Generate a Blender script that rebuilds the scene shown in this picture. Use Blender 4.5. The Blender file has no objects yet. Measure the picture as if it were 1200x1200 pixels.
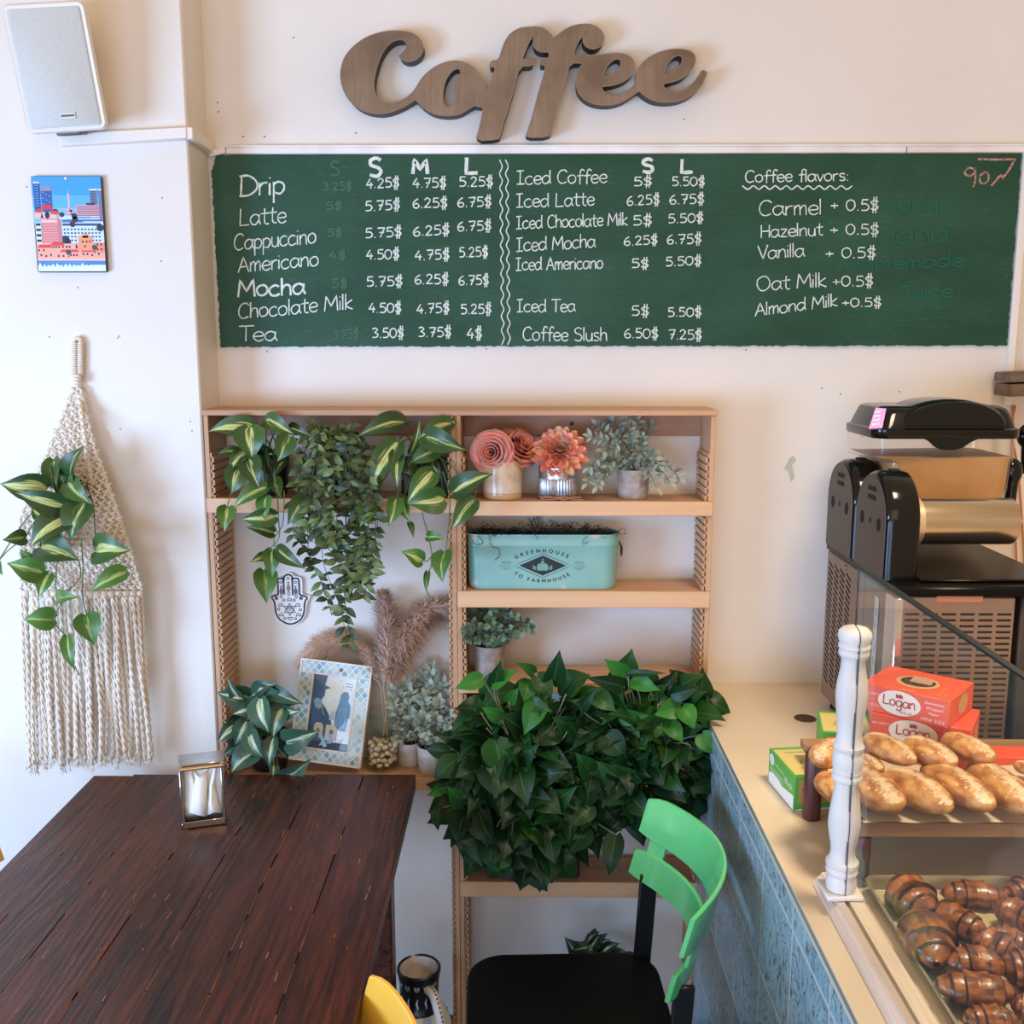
import bpy, math, random
from mathutils import Vector, Matrix, noise
from mathutils.geometry import tessellate_polygon
R = random.Random(7)
C = bpy.context.scene.collection
PI = math.pi

# ------------------------------------------------------------------ camera, world, light, exposure
CAM = Vector((0, 0, 1.72))
PITCH, YAW = math.radians(9.46), math.radians(.573)
cam = bpy.data.cameras.new('camera'); cam.sensor_width = 36; cam.lens = 36; cam.clip_start = .02
camo = bpy.data.objects.new('camera', cam); C.objects.link(camo)
camo.location = CAM; camo.rotation_euler = (PI/2-PITCH, 0, YAW)
bpy.context.scene.camera = camo
ROT = camo.rotation_euler.to_matrix()

def lin(c):
    return tuple(((v/255/12.92) if v/255 <= .04045 else ((v/255+.055)/1.055)**2.4) for v in c)

w = bpy.data.worlds.new('world'); bpy.context.scene.world = w; w.use_nodes = True
w.node_tree.nodes['Background'].inputs[0].default_value = (1, .72, .46, 1)
w.node_tree.nodes['Background'].inputs[1].default_value = .64

def area(name, loc, aim, sx, sy, col, power):
    l = bpy.data.lights.new(name, 'AREA'); l.shape = 'RECTANGLE'; l.size = sx; l.size_y = sy
    l.color = col; l.energy = power
    o = bpy.data.objects.new(name, l); C.objects.link(o); o.location = loc
    o.rotation_euler = (Vector(aim)-Vector(loc)).to_track_quat('-Z', 'Y').to_euler()
    return o
area('window_daylight', (-2.6, .1, 1.12), (-.3, 2.4, 1.0), 1.1, 1.0, (.33, .56, .92), 100)
area('room_fill_warm', (.2, -2.0, 2.2), (.2, 2.4, 1.4), 2.6, 1.4, (1.0, .76, .56), 20)  # added fill standing in for warm bounce inside the room
area('shopfront_fill', (-1.0, -2.2, .75), (-.1, 2.4, .5), 2.0, 1.0, (.40, .62, 1.0), 58)  # unseen cool fill behind the camera, added to lift low wall and shelves
lamp = area('ceiling_lamp_warm', (.80, 1.25, 2.55), (.80, 1.45, .9), .35, .35, (1, .82, .60), 9); lamp.data.spread = 1.75

vs = bpy.context.scene.view_settings
vs.view_transform = 'Standard'; vs.look = 'None'; vs.gamma = 1; vs.exposure = 0.14; vs.use_curve_mapping = False

def at(px, py, x=None, y=None, z=None):
    """world point where the camera's sight line meets a plane of the room"""
    d = ROT @ Vector(((px-600)/1200, (600-py)/1200, -1))
    t = (x-CAM.x)/d.x if x is not None else (y-CAM.y)/d.y if y is not None else (z-CAM.z)/d.z
    return CAM+d*t
def mpp(p):                                   # metres covered by one pixel at a point
    v = ROT.transposed() @ (Vector(p)-CAM)
    return -v.z/1200

# ------------------------------------------------------------------ materials
MATS = {}
def nd(nt, t, **k):
    n = nt.nodes.new(t)
    for a, b in k.items(): setattr(n, a, b)
    return n
def base_mat(name):
    m = bpy.data.materials.new(name); m.use_nodes = True
    nt = m.node_tree; b = nt.nodes['Principled BSDF']
    return m, nt, b
def ramp(nt, fac, c0, c1, p0=0., p1=1.):
    r = nd(nt, 'ShaderNodeValToRGB'); r.color_ramp.elements[0].position = p0; r.color_ramp.elements[1].position = p1
    r.color_ramp.elements[0].color = (*c0, 1); r.color_ramp.elements[1].color = (*c1, 1)
    nt.links.new(fac, r.inputs[0]); return r.outputs[0]
def mixc(nt, f, a, b, mode='MIX'):
    m = nd(nt, 'ShaderNodeMix', data_type='RGBA', blend_type=mode)
    for s, v in ((m.inputs[0], f), (m.inputs[6], a), (m.inputs[7], b)):
        if hasattr(v, 'is_linked'): nt.links.new(v, s)
        elif isinstance(v, (int, float)): s.default_value = v
        else: s.default_value = (*v, 1)
    return m.outputs[2]
def math_(nt, op, a, b=0., clamp=False):
    m = nd(nt, 'ShaderNodeMath', operation=op, use_clamp=clamp)
    for s, v in ((m.inputs[0], a), (m.inputs[1], b)):
        if hasattr(v, 'is_linked'): nt.links.new(v, s)
        else: s.default_value = v
    return m.outputs[0]
def noise_(nt, scale, sc=(1, 1, 1), detail=4, coord='Object', rough=.55):
    tc = nd(nt, 'ShaderNodeTexCoord'); mp = nd(nt, 'ShaderNodeMapping'); mp.inputs['Scale'].default_value = sc
    nt.links.new(tc.outputs[coord], mp.inputs[0])
    n = nd(nt, 'ShaderNodeTexNoise'); n.inputs['Scale'].default_value = scale; n.inputs['Detail'].default_value = detail
    n.inputs['Roughness'].default_value = rough
    nt.links.new(mp.outputs[0], n.inputs['Vector']); return n.outputs['Fac']
def bump_(nt, b, h, strength, dist=.002):
    n = nd(nt, 'ShaderNodeBump'); n.inputs['Strength'].default_value = strength; n.inputs['Distance'].default_value = dist
    nt.links.new(h, n.inputs['Height']); nt.links.new(n.outputs[0], b.inputs['Normal'])
def M(name, col, rough=.5, metal=0., var=None, vs_=8, vsc=(1, 1, 1), bump=0, bs=60, coat=0, spec=.5, attr=False, p0=.3, p1=.7, emit=None):
    if name in MATS: return MATS[name]
    m, nt, b = base_mat(name)
    b.inputs['Roughness'].default_value = rough; b.inputs['Metallic'].default_value = metal
    b.inputs['Coat Weight'].default_value = coat; b.inputs['Specular IOR Level'].default_value = spec
    b.inputs['Coat Roughness'].default_value = .08
    c = lin(col)
    b.inputs['Base Color'].default_value = (*c, 1)
    out = None
    if attr:
        a = nd(nt, 'ShaderNodeAttribute', attribute_name='Col'); out = a.outputs['Color']
    if var:
        r = ramp(nt, noise_(nt, vs_, vsc), lin(var), c, p0, p1)
        if attr:
            out = mixc(nt, 1., out, ramp(nt, noise_(nt, vs_, vsc), lin(var), (1, 1, 1), p0, p1), 'MULTIPLY')
        else: out = r
    if out: nt.links.new(out, b.inputs['Base Color'])
    if bump: bump_(nt, b, noise_(nt, bs, vsc), bump)
    MATS[name] = m; return m
def glass(name, tint=(1, 1, 1), ior=1.45, rough=.02, haze=0.):
    m = bpy.data.materials.new(name); m.use_nodes = True; nt = m.node_tree
    nt.nodes.remove(nt.nodes['Principled BSDF']); out = nt.nodes['Material Output']
    t = nd(nt, 'ShaderNodeBsdfTransparent'); t.inputs[0].default_value = (*tint, 1)
    g = nd(nt, 'ShaderNodeBsdfGlossy'); g.inputs['Roughness'].default_value = rough
    f = nd(nt, 'ShaderNodeFresnel'); ge = nd(nt, 'ShaderNodeNewGeometry')      # thin sheet: same reflectance from both sides
    mr = nd(nt, 'ShaderNodeMapRange'); mr.inputs['To Min'].default_value = ior; mr.inputs['To Max'].default_value = 1/ior
    nt.links.new(ge.outputs['Backfacing'], mr.inputs['Value']); nt.links.new(mr.outputs[0], f.inputs[0])
    mx = nd(nt, 'ShaderNodeMixShader'); nt.links.new(f.outputs[0], mx.inputs[0])
    src = t.outputs[0]
    if haze:
        d = nd(nt, 'ShaderNodeBsdfDiffuse'); d.inputs[0].default_value = (.8, .8, .8, 1)
        m2 = nd(nt, 'ShaderNodeMixShader'); m2.inputs[0].default_value = haze
        nt.links.new(t.outputs[0], m2.inputs[1]); nt.links.new(d.outputs[0], m2.inputs[2]); src = m2.outputs[0]
    nt.links.new(src, mx.inputs[1]); nt.links.new(g.outputs[0], mx.inputs[2])
    nt.links.new(mx.outputs[0], out.inputs[0]); return m
def leafmat(name, dark, light, stripe=None, vein=None, rough=.35, sw=.13, spec=.5):
    m, nt, b = base_mat(name)
    uv = nd(nt, 'ShaderNodeUVMap'); sp = nd(nt, 'ShaderNodeSeparateXYZ'); nt.links.new(uv.outputs[0], sp.inputs[0])
    at_ = nd(nt, 'ShaderNodeAttribute', attribute_name='Col'); sc = nd(nt, 'ShaderNodeSeparateColor'); nt.links.new(at_.outputs['Color'], sc.inputs[0])
    d = math_(nt, 'ABSOLUTE', math_(nt, 'SUBTRACT', sp.outputs[0], .5))
    col = mixc(nt, sc.outputs[0], lin(dark), lin(light))
    # fine side veins, swept towards the tip
    ph = math_(nt, 'SUBTRACT', math_(nt, 'MULTIPLY', sp.outputs[1], 60.), math_(nt, 'MULTIPLY', d, 60.))
    sv = math_(nt, 'POWER', math_(nt, 'ABSOLUTE', math_(nt, 'SINE', ph)), 10.)
    if vein:
        col = mixc(nt, math_(nt, 'MULTIPLY', sv, .22 if stripe else .34), col, lin(vein))
    if stripe:
        mp = nd(nt, 'ShaderNodeMapping'); mp.inputs['Scale'].default_value = (16, 1.6, 1)
        cb = nd(nt, 'ShaderNodeCombineXYZ')
        nt.links.new(sp.outputs[0], cb.inputs[0]); nt.links.new(sp.outputs[1], cb.inputs[1])
        nt.links.new(math_(nt, 'MULTIPLY', sc.outputs[2], 20.), cb.inputs[2]); nt.links.new(cb.outputs[0], mp.inputs[0])
        n = nd(nt, 'ShaderNodeTexNoise'); n.inputs['Scale'].default_value = 1.; n.inputs['Detail'].default_value = 3
        nt.links.new(mp.outputs[0], n.inputs['Vector'])
        k = math_(nt, 'ADD', d, math_(nt, 'MULTIPLY', math_(nt, 'SUBTRACT', n.outputs['Fac'], .5), .62))
        wid = math_(nt, 'MULTIPLY', sc.outputs[1], sw*2)
        f = math_(nt, 'MULTIPLY', math_(nt, 'SUBTRACT', wid, k), 9., True)
        f = math_(nt, 'MULTIPLY', f, math_(nt, 'MULTIPLY', math_(nt, 'SUBTRACT', 1.05, sp.outputs[1]), 5., True))
        col = mixc(nt, f, col, lin(stripe))
    mid = math_(nt, 'MULTIPLY', math_(nt, 'SUBTRACT', .03, d), 60., True)
    if vein: col = mixc(nt, math_(nt, 'MULTIPLY', mid, .55), col, lin(vein))
    nt.links.new(col, b.inputs['Base Color']); b.inputs['Roughness'].default_value = rough
    b.inputs['Specular IOR Level'].default_value = spec
    bump_(nt, b, math_(nt, 'ADD', math_(nt, 'MULTIPLY', sv, -.4), math_(nt, 'MULTIPLY', mid, -1.)), .25, .001)
    MATS[name] = m; return m
def woodmat(name, dark, light, axis='x', scale=9, rough=.5, bump=.15, coat=0, p0=.3, p1=.75, spec=.5, attr=False):
    m, nt, b = base_mat(name)
    s = {'x': (.6, 9, 9), 'y': (9, .6, 9), 'z': (9, 9, .6)}[axis]
    n1 = noise_(nt, scale*.5, s, 6, rough=.65); n2 = noise_(nt, scale*.12, (1, 1, 1), 3)
    col = ramp(nt, n1, lin(dark), lin(light), p0, p1)
    col = mixc(nt, math_(nt, 'MULTIPLY', n2, .35), col, lin(dark))
    if attr:
        a = nd(nt, 'ShaderNodeAttribute', attribute_name='Col'); col = mixc(nt, 1., col, a.outputs['Color'], 'MULTIPLY')
    nt.links.new(col, b.inputs['Base Color']); b.inputs['Roughness'].default_value = rough
    b.inputs['Coat Weight'].default_value = coat; b.inputs['Coat Roughness'].default_value = .15
    b.inputs['Specular IOR Level'].default_value = spec
    if bump: bump_(nt, b, n1, bump, .003)
    MATS[name] = m; return m

# ------------------------------------------------------------------ mesh builder
class MB:
    def __init__(s): s.V = []; s.F = []; s.UV = []; s.C = []; s.M = []; s.hasuv = False
    def add(s, verts, faces, uv=None, col=None, mi=0):
        o = len(s.V); s.V += [tuple(v) for v in verts]
        for k, f in enumerate(faces):
            s.F.append([i+o for i in f]); s.M.append(mi)
            if uv: s.UV.append([uv[i] for i in f]); s.hasuv = True
            else: s.UV.append([(0, 0)]*len(f))
            c = col if (col is None or not isinstance(col, list)) else col[k]
            s.C.append(c if c is not None else (1, 1, 1))
        return s
    def obox(s, o, ux, uy, uz, bev=0., col=None, mi=0):
        """box from corner o with edge vectors"""
        o, ux, uy, uz = Vector(o), Vector(ux), Vector(uy), Vector(uz)
        c = o+(ux+uy+uz)/2; h = (ux.length/2, uy.length/2, uz.length/2)
        ax = (ux.normalized(), uy.normalized(), uz.normalized())
        if bev <= 0:
            vs = []
            for i in (-1, 1):
                for j in (-1, 1):
                    for k in (-1, 1): vs.append(c+ax[0]*i*h[0]+ax[1]*j*h[1]+ax[2]*k*h[2])
            fs = [(0, 1, 3, 2), (4, 6, 7, 5), (0, 4, 5, 1), (2, 3, 7, 6), (0, 2, 6, 4), (1, 5, 7, 3)]
        else:
            b = min(bev, min(h)*.95); idx = {}; vs = []
            for i in (-1, 1):
                for j in (-1, 1):
                    for k in (-1, 1):
                        for a in range(3):
                            q = [i*(h[0]-b), j*(h[1]-b), k*(h[2]-b)]; q[a] = (i, j, k)[a]*h[a]
                            idx[(i, j, k, a)] = len(vs); vs.append(c+ax[0]*q[0]+ax[1]*q[1]+ax[2]*q[2])
            fs = []
            for a in range(3):
                u, v = [(1, 2), (2, 0), (0, 1)][a]
                for sg in (-1, 1):
                    f = []
                    for (p, q) in ((-1, -1), (1, -1), (1, 1), (-1, 1)):
                        e = [0, 0, 0]; e[a] = sg; e[u] = p; e[v] = q; f.append(idx[(*e, a)])
                    fs.append(f)
                for p in (-1, 1):
                    for q in (-1, 1):
                        e1 = [0, 0, 0]; e1[u] = p; e1[v] = q; e1[a] = -1; e2 = list(e1); e2[a] = 1
                        fs.append([idx[(*e1, u)], idx[(*e2, u)], idx[(*e2, v)], idx[(*e1, v)]])
            for i in (-1, 1):
                for j in (-1, 1):
                    for k in (-1, 1): fs.append([idx[(i, j, k, a)] for a in range(3)])
        out = []
        for f in fs:
            n = (Vector(vs[f[1]])-Vector(vs[f[0]])).cross(Vector(vs[f[2]])-Vector(vs[f[0]]))
            m = sum((Vector(vs[i]) for i in f), Vector())/len(f)-c
            out.append(f if n.dot(m) > 0 else f[::-1])
        return s.add(vs, out, None, col, mi)
    def box(s, x0, x1, y0, y1, z0, z1, bev=0., col=None, mi=0):
        return s.obox((x0, y0, z0), (x1-x0, 0, 0), (0, y1-y0, 0), (0, 0, z1-z0), bev, col, mi)
    def lathe(s, prof, o, segs=32, axis=(0, 0, 1), flute=None, col=None, mi=0, cap0=True, cap1=True, cols=None):
        a = Vector(axis).normalized(); t = a.orthogonal().normalized() if abs(a.z) < .99 else Vector((1, 0, 0)); b = a.cross(t)
        o = Vector(o); vs = []; fs = []; cl = []
        for (r, z) in prof:
            for k in range(segs):
                an = 2*PI*k/segs; rr = r*(1+(flute(an) if flute and r > 0 else 0))
                vs.append(o+a*z+(t*math.cos(an)+b*math.sin(an))*rr)
        for i in range(len(prof)-1):
            for k in range(segs):
                k2 = (k+1) % segs
                fs.append((i*segs+k, i*segs+k2, (i+1)*segs+k2, (i+1)*segs+k)); cl.append(cols[i] if cols else col)
        if cap0 and prof[0][0] > 1e-5: fs.append(tuple(range(segs))[::-1]); cl.append(cols[0] if cols else col)
        if cap1 and prof[-1][0] > 1e-5: fs.append(tuple((len(prof)-1)*segs+k for k in range(segs))); cl.append(cols[-1] if cols else col)
        return s.add(vs, fs, None, cl if (cols or col) else None, mi)
    def tube(s, pts, r, segs=8, cap=True, col=None, mi=0, closed=False, flat=None):
        pts = [Vector(p) for p in pts]; n = len(pts); vs = []; fs = []
        rs = r if isinstance(r, (list, tuple)) else [r]*n
        t0 = (pts[1]-pts[0]).normalized(); u = t0.orthogonal().normalized()
        for i in range(n):
            a = pts[max(0, i-1)] if not closed else pts[i-1]; b = pts[min(n-1, i+1)] if not closed else pts[(i+1) % n]
            t = (b-a); t = t.normalized() if t.length > 1e-9 else t0
            u = (u-t*u.dot(t)); u = u.normalized() if u.length > 1e-6 else t.orthogonal().normalized()
            v = t.cross(u)
            for k in range(segs):
                an = 2*PI*k/segs
                vs.append(pts[i]+(u*math.cos(an)+v*math.sin(an))*rs[i])
        for i in range(n if closed else n-1):
            j = (i+1) % n
            for k in range(segs):
                k2 = (k+1) % segs; fs.append((i*segs+k, i*segs+k2, j*segs+k2, j*segs+k))
        if cap and not closed:
            fs.append(tuple(range(segs))[::-1]); fs.append(tuple((n-1)*segs+k for k in range(segs)))
        return s.add(vs, fs, None, col, mi)
    def ell(s, c, rx, ry, rz, su=12, sv=8, rot=None, col=None, mi=0, f=None):
        vs = []; fs = []
        for i in range(sv+1):
            th = PI*i/sv
            for k in range(su):
                ph = 2*PI*k/su
                p = Vector((rx*math.sin(th)*math.cos(ph), ry*math.sin(th)*math.sin(ph), rz*math.cos(th)))
                if f: p = f(p)
                if rot: p = rot @ p
                vs.append(Vector(c)+p)
        for i in range(sv):
            for k in range(su):
                k2 = (k+1) % su; fs.append((i*su+k, (i+1)*su+k, (i+1)*su+k2, i*su+k2))
        return s.add(vs, fs, None, col, mi)
    def prism(s, loops, ext, col=None, mi=0, side_mi=None, back=True):
        """loops: list of 3d loops (outer first), extruded by vector ext"""
        ext = Vector(ext); loops = [[Vector(p) for p in l] for l in loops]
        flat = [p for l in loops for p in l]; n = len(flat)
        tris = [list(t) for t in tessellate_polygon(loops)]
        fr = []
        for t in tris:
            nn = (flat[t[1]]-flat[t[0]]).cross(flat[t[2]]-flat[t[0]])
            fr.append(t if nn.dot(ext) < 0 else t[::-1])
        s.add(flat, fr, None, col, mi)
        if ext.length < 1e-9: return s
        if back: s.add([p+ext for p in flat], [t[::-1] for t in fr], None, col, mi)
        sides = []; o = 0
        for l in loops:
            m = len(l)
            for i in range(m):
                j = (i+1) % m; sides.append([o+i, o+j, n+o+j, n+o+i])
            o += m
        # one consistent winding per loop
        nrm = ext.normalized(); o = 0; out = []
        for li, l in enumerate(loops):
            ar = Vector()
            for i in range(len(l)): ar += l[i].cross(l[(i+1) % len(l)])
            flip = (ar.dot(nrm) > 0) == (li == 0)
            for f in sides[o:o+len(l)]: out.append(f if flip else f[::-1])
            o += len(l)
        return s.add(flat+[p+ext for p in flat], out, None, col, side_mi if side_mi is not None else mi)
    def grid(s, fn, nu, nv, col=None, mi=0, uv=True, closed_u=False):
        vs = []; uvs = []; fs = []
        for j in range(nv+1):
            for i in range(nu+(0 if closed_u else 1)):
                vs.append(fn(i/nu, j/nv)); uvs.append((i/nu, j/nv))
        W = nu if closed_u else nu+1
        for j in range(nv):
            for i in range(nu):
                i2 = (i+1) % W if closed_u else i+1
                fs.append((j*W+i, j*W+i2, (j+1)*W+i2, (j+1)*W+i))
        return s.add(vs, fs, uvs if uv else None, col, mi)
    def build(s, name, mats, parent=None, loc=None, ang=38, local=False, kind=None):
        me = bpy.data.meshes.new(name)
        org = Vector(loc) if loc is not None else (WL[parent.name] if parent is not None else Vector())
        V = s.V if local else [(v[0]-org.x, v[1]-org.y, v[2]-org.z) for v in s.V]
        me.from_pydata(V, [], s.F)
        mats = mats if isinstance(mats, (list, tuple)) else [mats]
        for m in mats: me.materials.append(m)
        me.polygons.foreach_set('material_index', s.M)
        me.polygons.foreach_set('use_smooth', [True]*len(s.F))
        ca = me.color_attributes.new('Col', 'FLOAT_COLOR', 'CORNER')
        cc = []
        for f, c in zip(s.F, s.C): cc += [c[0], c[1], c[2], 1.]*len(f)
        ca.data.foreach_set('color', cc)
        if s.hasuv:
            ul = me.uv_layers.new(name='UVMap'); uu = []
            for q in s.UV:
                for a in q: uu += [a[0], a[1]]
            ul.data.foreach_set('uv', uu)
        me.update(); me.validate()
        if ang < 180: me.set_sharp_from_angle(angle=math.radians(ang))
        o = bpy.data.objects.new(name, me); C.objects.link(o)
        if parent is not None: o.parent = parent; WL[o.name] = WL[parent.name]
        elif loc is not None: o.location = loc; WL[o.name] = Vector(loc)
        else: WL[o.name] = Vector()
        if kind: o['kind'] = kind
        return o
WL = {}
def tag(o, label, cat, group=None):
    o['label'] = label; o['category'] = cat
    if group: o['group'] = group
    return o
def thing(name, label, cat, loc=(0, 0, 0), group=None, rz=0):
    o = bpy.data.objects.new(name, None); o.empty_display_size = .05; C.objects.link(o)
    o.location = loc; o.rotation_euler = (0, 0, rz); WL[o.name] = Vector(loc)
    return tag(o, label, cat, group)
def struct(o): o['kind'] = 'structure'; return o
def dup(root, loc, rot=None, label=None, mats=None):
    r = root.copy(); C.objects.link(r); r.location = loc
    if rot: r.rotation_euler = rot
    if label: r['label'] = label
    for ch in list(root.children):
        c = ch.copy(); C.objects.link(c); c.parent = r
        for g in list(ch.children):
            d = g.copy(); C.objects.link(d); d.parent = c
    return r

def cr(pts, n=6, closed=False):
    """Catmull-Rom through points (a doubled point keeps a corner)"""
    P = [Vector(p) for p in pts]
    out = []; m = len(P)
    for i in range(m if closed else m-1):
        p1, p2 = P[i], P[(i+1) % m]
        p0 = P[i-1] if (i > 0 or closed) else p1; p3 = P[(i+2) % m] if (i+2 < m or closed) else p2
        if (p1-p2).length < 1e-9: continue
        for k in range(n):
            t = k/n
            out.append(.5*((2*p1)+(p2-p0)*t+(2*p0-5*p1+4*p2-p3)*t*t+(3*p1-p0-3*p2+p3)*t**3))
    if not closed: out.append(P[-1])
    return out

# ---- flat marks on a plane
class Plane:
    def __init__(s, o, u, v, off=.0005):
        s.o = Vector(o); s.u = Vector(u).normalized(); v = Vector(v); s.v = (v-s.u*v.dot(s.u)).normalized()
        s.n = s.u.cross(s.v); s.off = off
    def p(s, a, b, k=1.): return s.o+s.u*a+s.v*b+s.n*s.off*k
def strip(mb, pts3, n, wd, col=None, mi=0, closed=False):
    """flat ribbon through 3d points lying on a plane of normal n"""
    pts3 = [Vector(p) for p in pts3]; m = len(pts3); n = Vector(n); vs = []
    for i in range(m):
        a = pts3[i-1] if (i > 0 or closed) else pts3[i]; b = pts3[(i+1) % m] if (i < m-1 or closed) else pts3[i]
        t = (b-a); t = t.normalized() if t.length > 1e-9 else Vector((1, 0, 0))
        sd = n.cross(t).normalized(); ww = wd[i] if isinstance(wd, list) else wd
        vs += [pts3[i]-sd*ww/2, pts3[i]+sd*ww/2]
    fs = []
    for i in range(m if closed else m-1):
        j = (i+1) % m; fs.append((2*i, 2*j, 2*j+1, 2*i+1))
    mb.add(vs, fs, None, col, mi)
def pstrip(mb, pl, pts, wd, col=None, mi=0, closed=False, smooth=0, k=1.):
    if smooth: pts = [(v[0], v[1]) for v in cr([(a, b, 0) for a, b in pts], smooth, closed)]
    strip(mb, [pl.p(a, b, k) for a, b in pts], pl.n, wd, col, mi, closed)
def ppoly(mb, pl, pts, col=None, mi=0, k=1., holes=()):
    loops = [[pl.p(a, b, k) for a, b in pts]]+[[pl.p(a, b, k) for a, b in h] for h in holes]
    flat = [q for l in loops for q in l]; fr = []
    for t in tessellate_polygon(loops):
        nn = (flat[t[1]]-flat[t[0]]).cross(flat[t[2]]-flat[t[0]])
        fr.append(list(t) if nn.dot(pl.n) > 0 else list(t)[::-1])
    mb.add(flat, fr, None, col, mi)
def circ(cx, cy, r, n=20, ry=None, a0=0, a1=2*PI):
    return [(cx+r*math.cos(a0+(a1-a0)*i/n), cy+(ry or r)*math.sin(a0+(a1-a0)*i/n)) for i in range(n+(0 if a1-a0 > 6.28 else 1))]
GLY = {}
def glyph(ch):
    if ch not in GLY:
        cu = bpy.data.curves.new('t', 'FONT'); cu.body = ch; cu.size = 1; cu.resolution_u = 3
        o = bpy.data.objects.new('t', cu); C.objects.link(o)
        bpy.context.view_layer.update()
        me = bpy.data.meshes.new_from_object(o.evaluated_get(bpy.context.evaluated_depsgraph_get()))
        GLY[ch] = ([tuple(v.co) for v in me.vertices], [tuple(p.vertices) for p in me.polygons])
        bpy.data.objects.remove(o); bpy.data.curves.remove(cu); bpy.data.meshes.remove(me)
    return GLY[ch]
def adv(ch):
    if ch == ' ': return .3
    v = glyph(ch)[0]
    return max(a[0] for a in v)-min(a[0] for a in v)+.09
def ptext(mb, pl, s, x, y, size, align='c', track=0., shear=0., col=None, mi=0, arc=None, k=1.):
    """printed lettering on a plane; arc=(cx,cy,r,updir) bends it"""
    tot = sum(adv(c)+track for c in s); cur = {'c': -tot/2, 'l': 0, 'r': -tot}[align]
    for c in s:
        a = adv(c)+track
        if c != ' ':
            vs, fs = glyph(c); x0 = min(v[0] for v in vs); out = []
            for v in vs:
                lx = (v[0]-x0+.045)+shear*v[1]; ly = v[1]
                if arc:
                    cx, cy, r, sg = arc; mid = cur+a/2; th = mid*size/r
                    dx = (lx-a/2)*size; dy = ly*size
                    if sg > 0: px = cx+(r+dy)*math.sin(th)+dx*math.cos(th); py = cy+(r+dy)*math.cos(th)-dx*math.sin(th)
                    else: px = cx+(r-dy)*math.sin(th)+dx*math.cos(th); py = cy-(r-dy)*math.cos(th)+dx*math.sin(th)
                    out.append(pl.p(px, py, k))
                else: out.append(pl.p(x+(cur+lx)*size, y+ly*size, k))
            mb.add(out, fs, None, col, mi)
        cur += a

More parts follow.
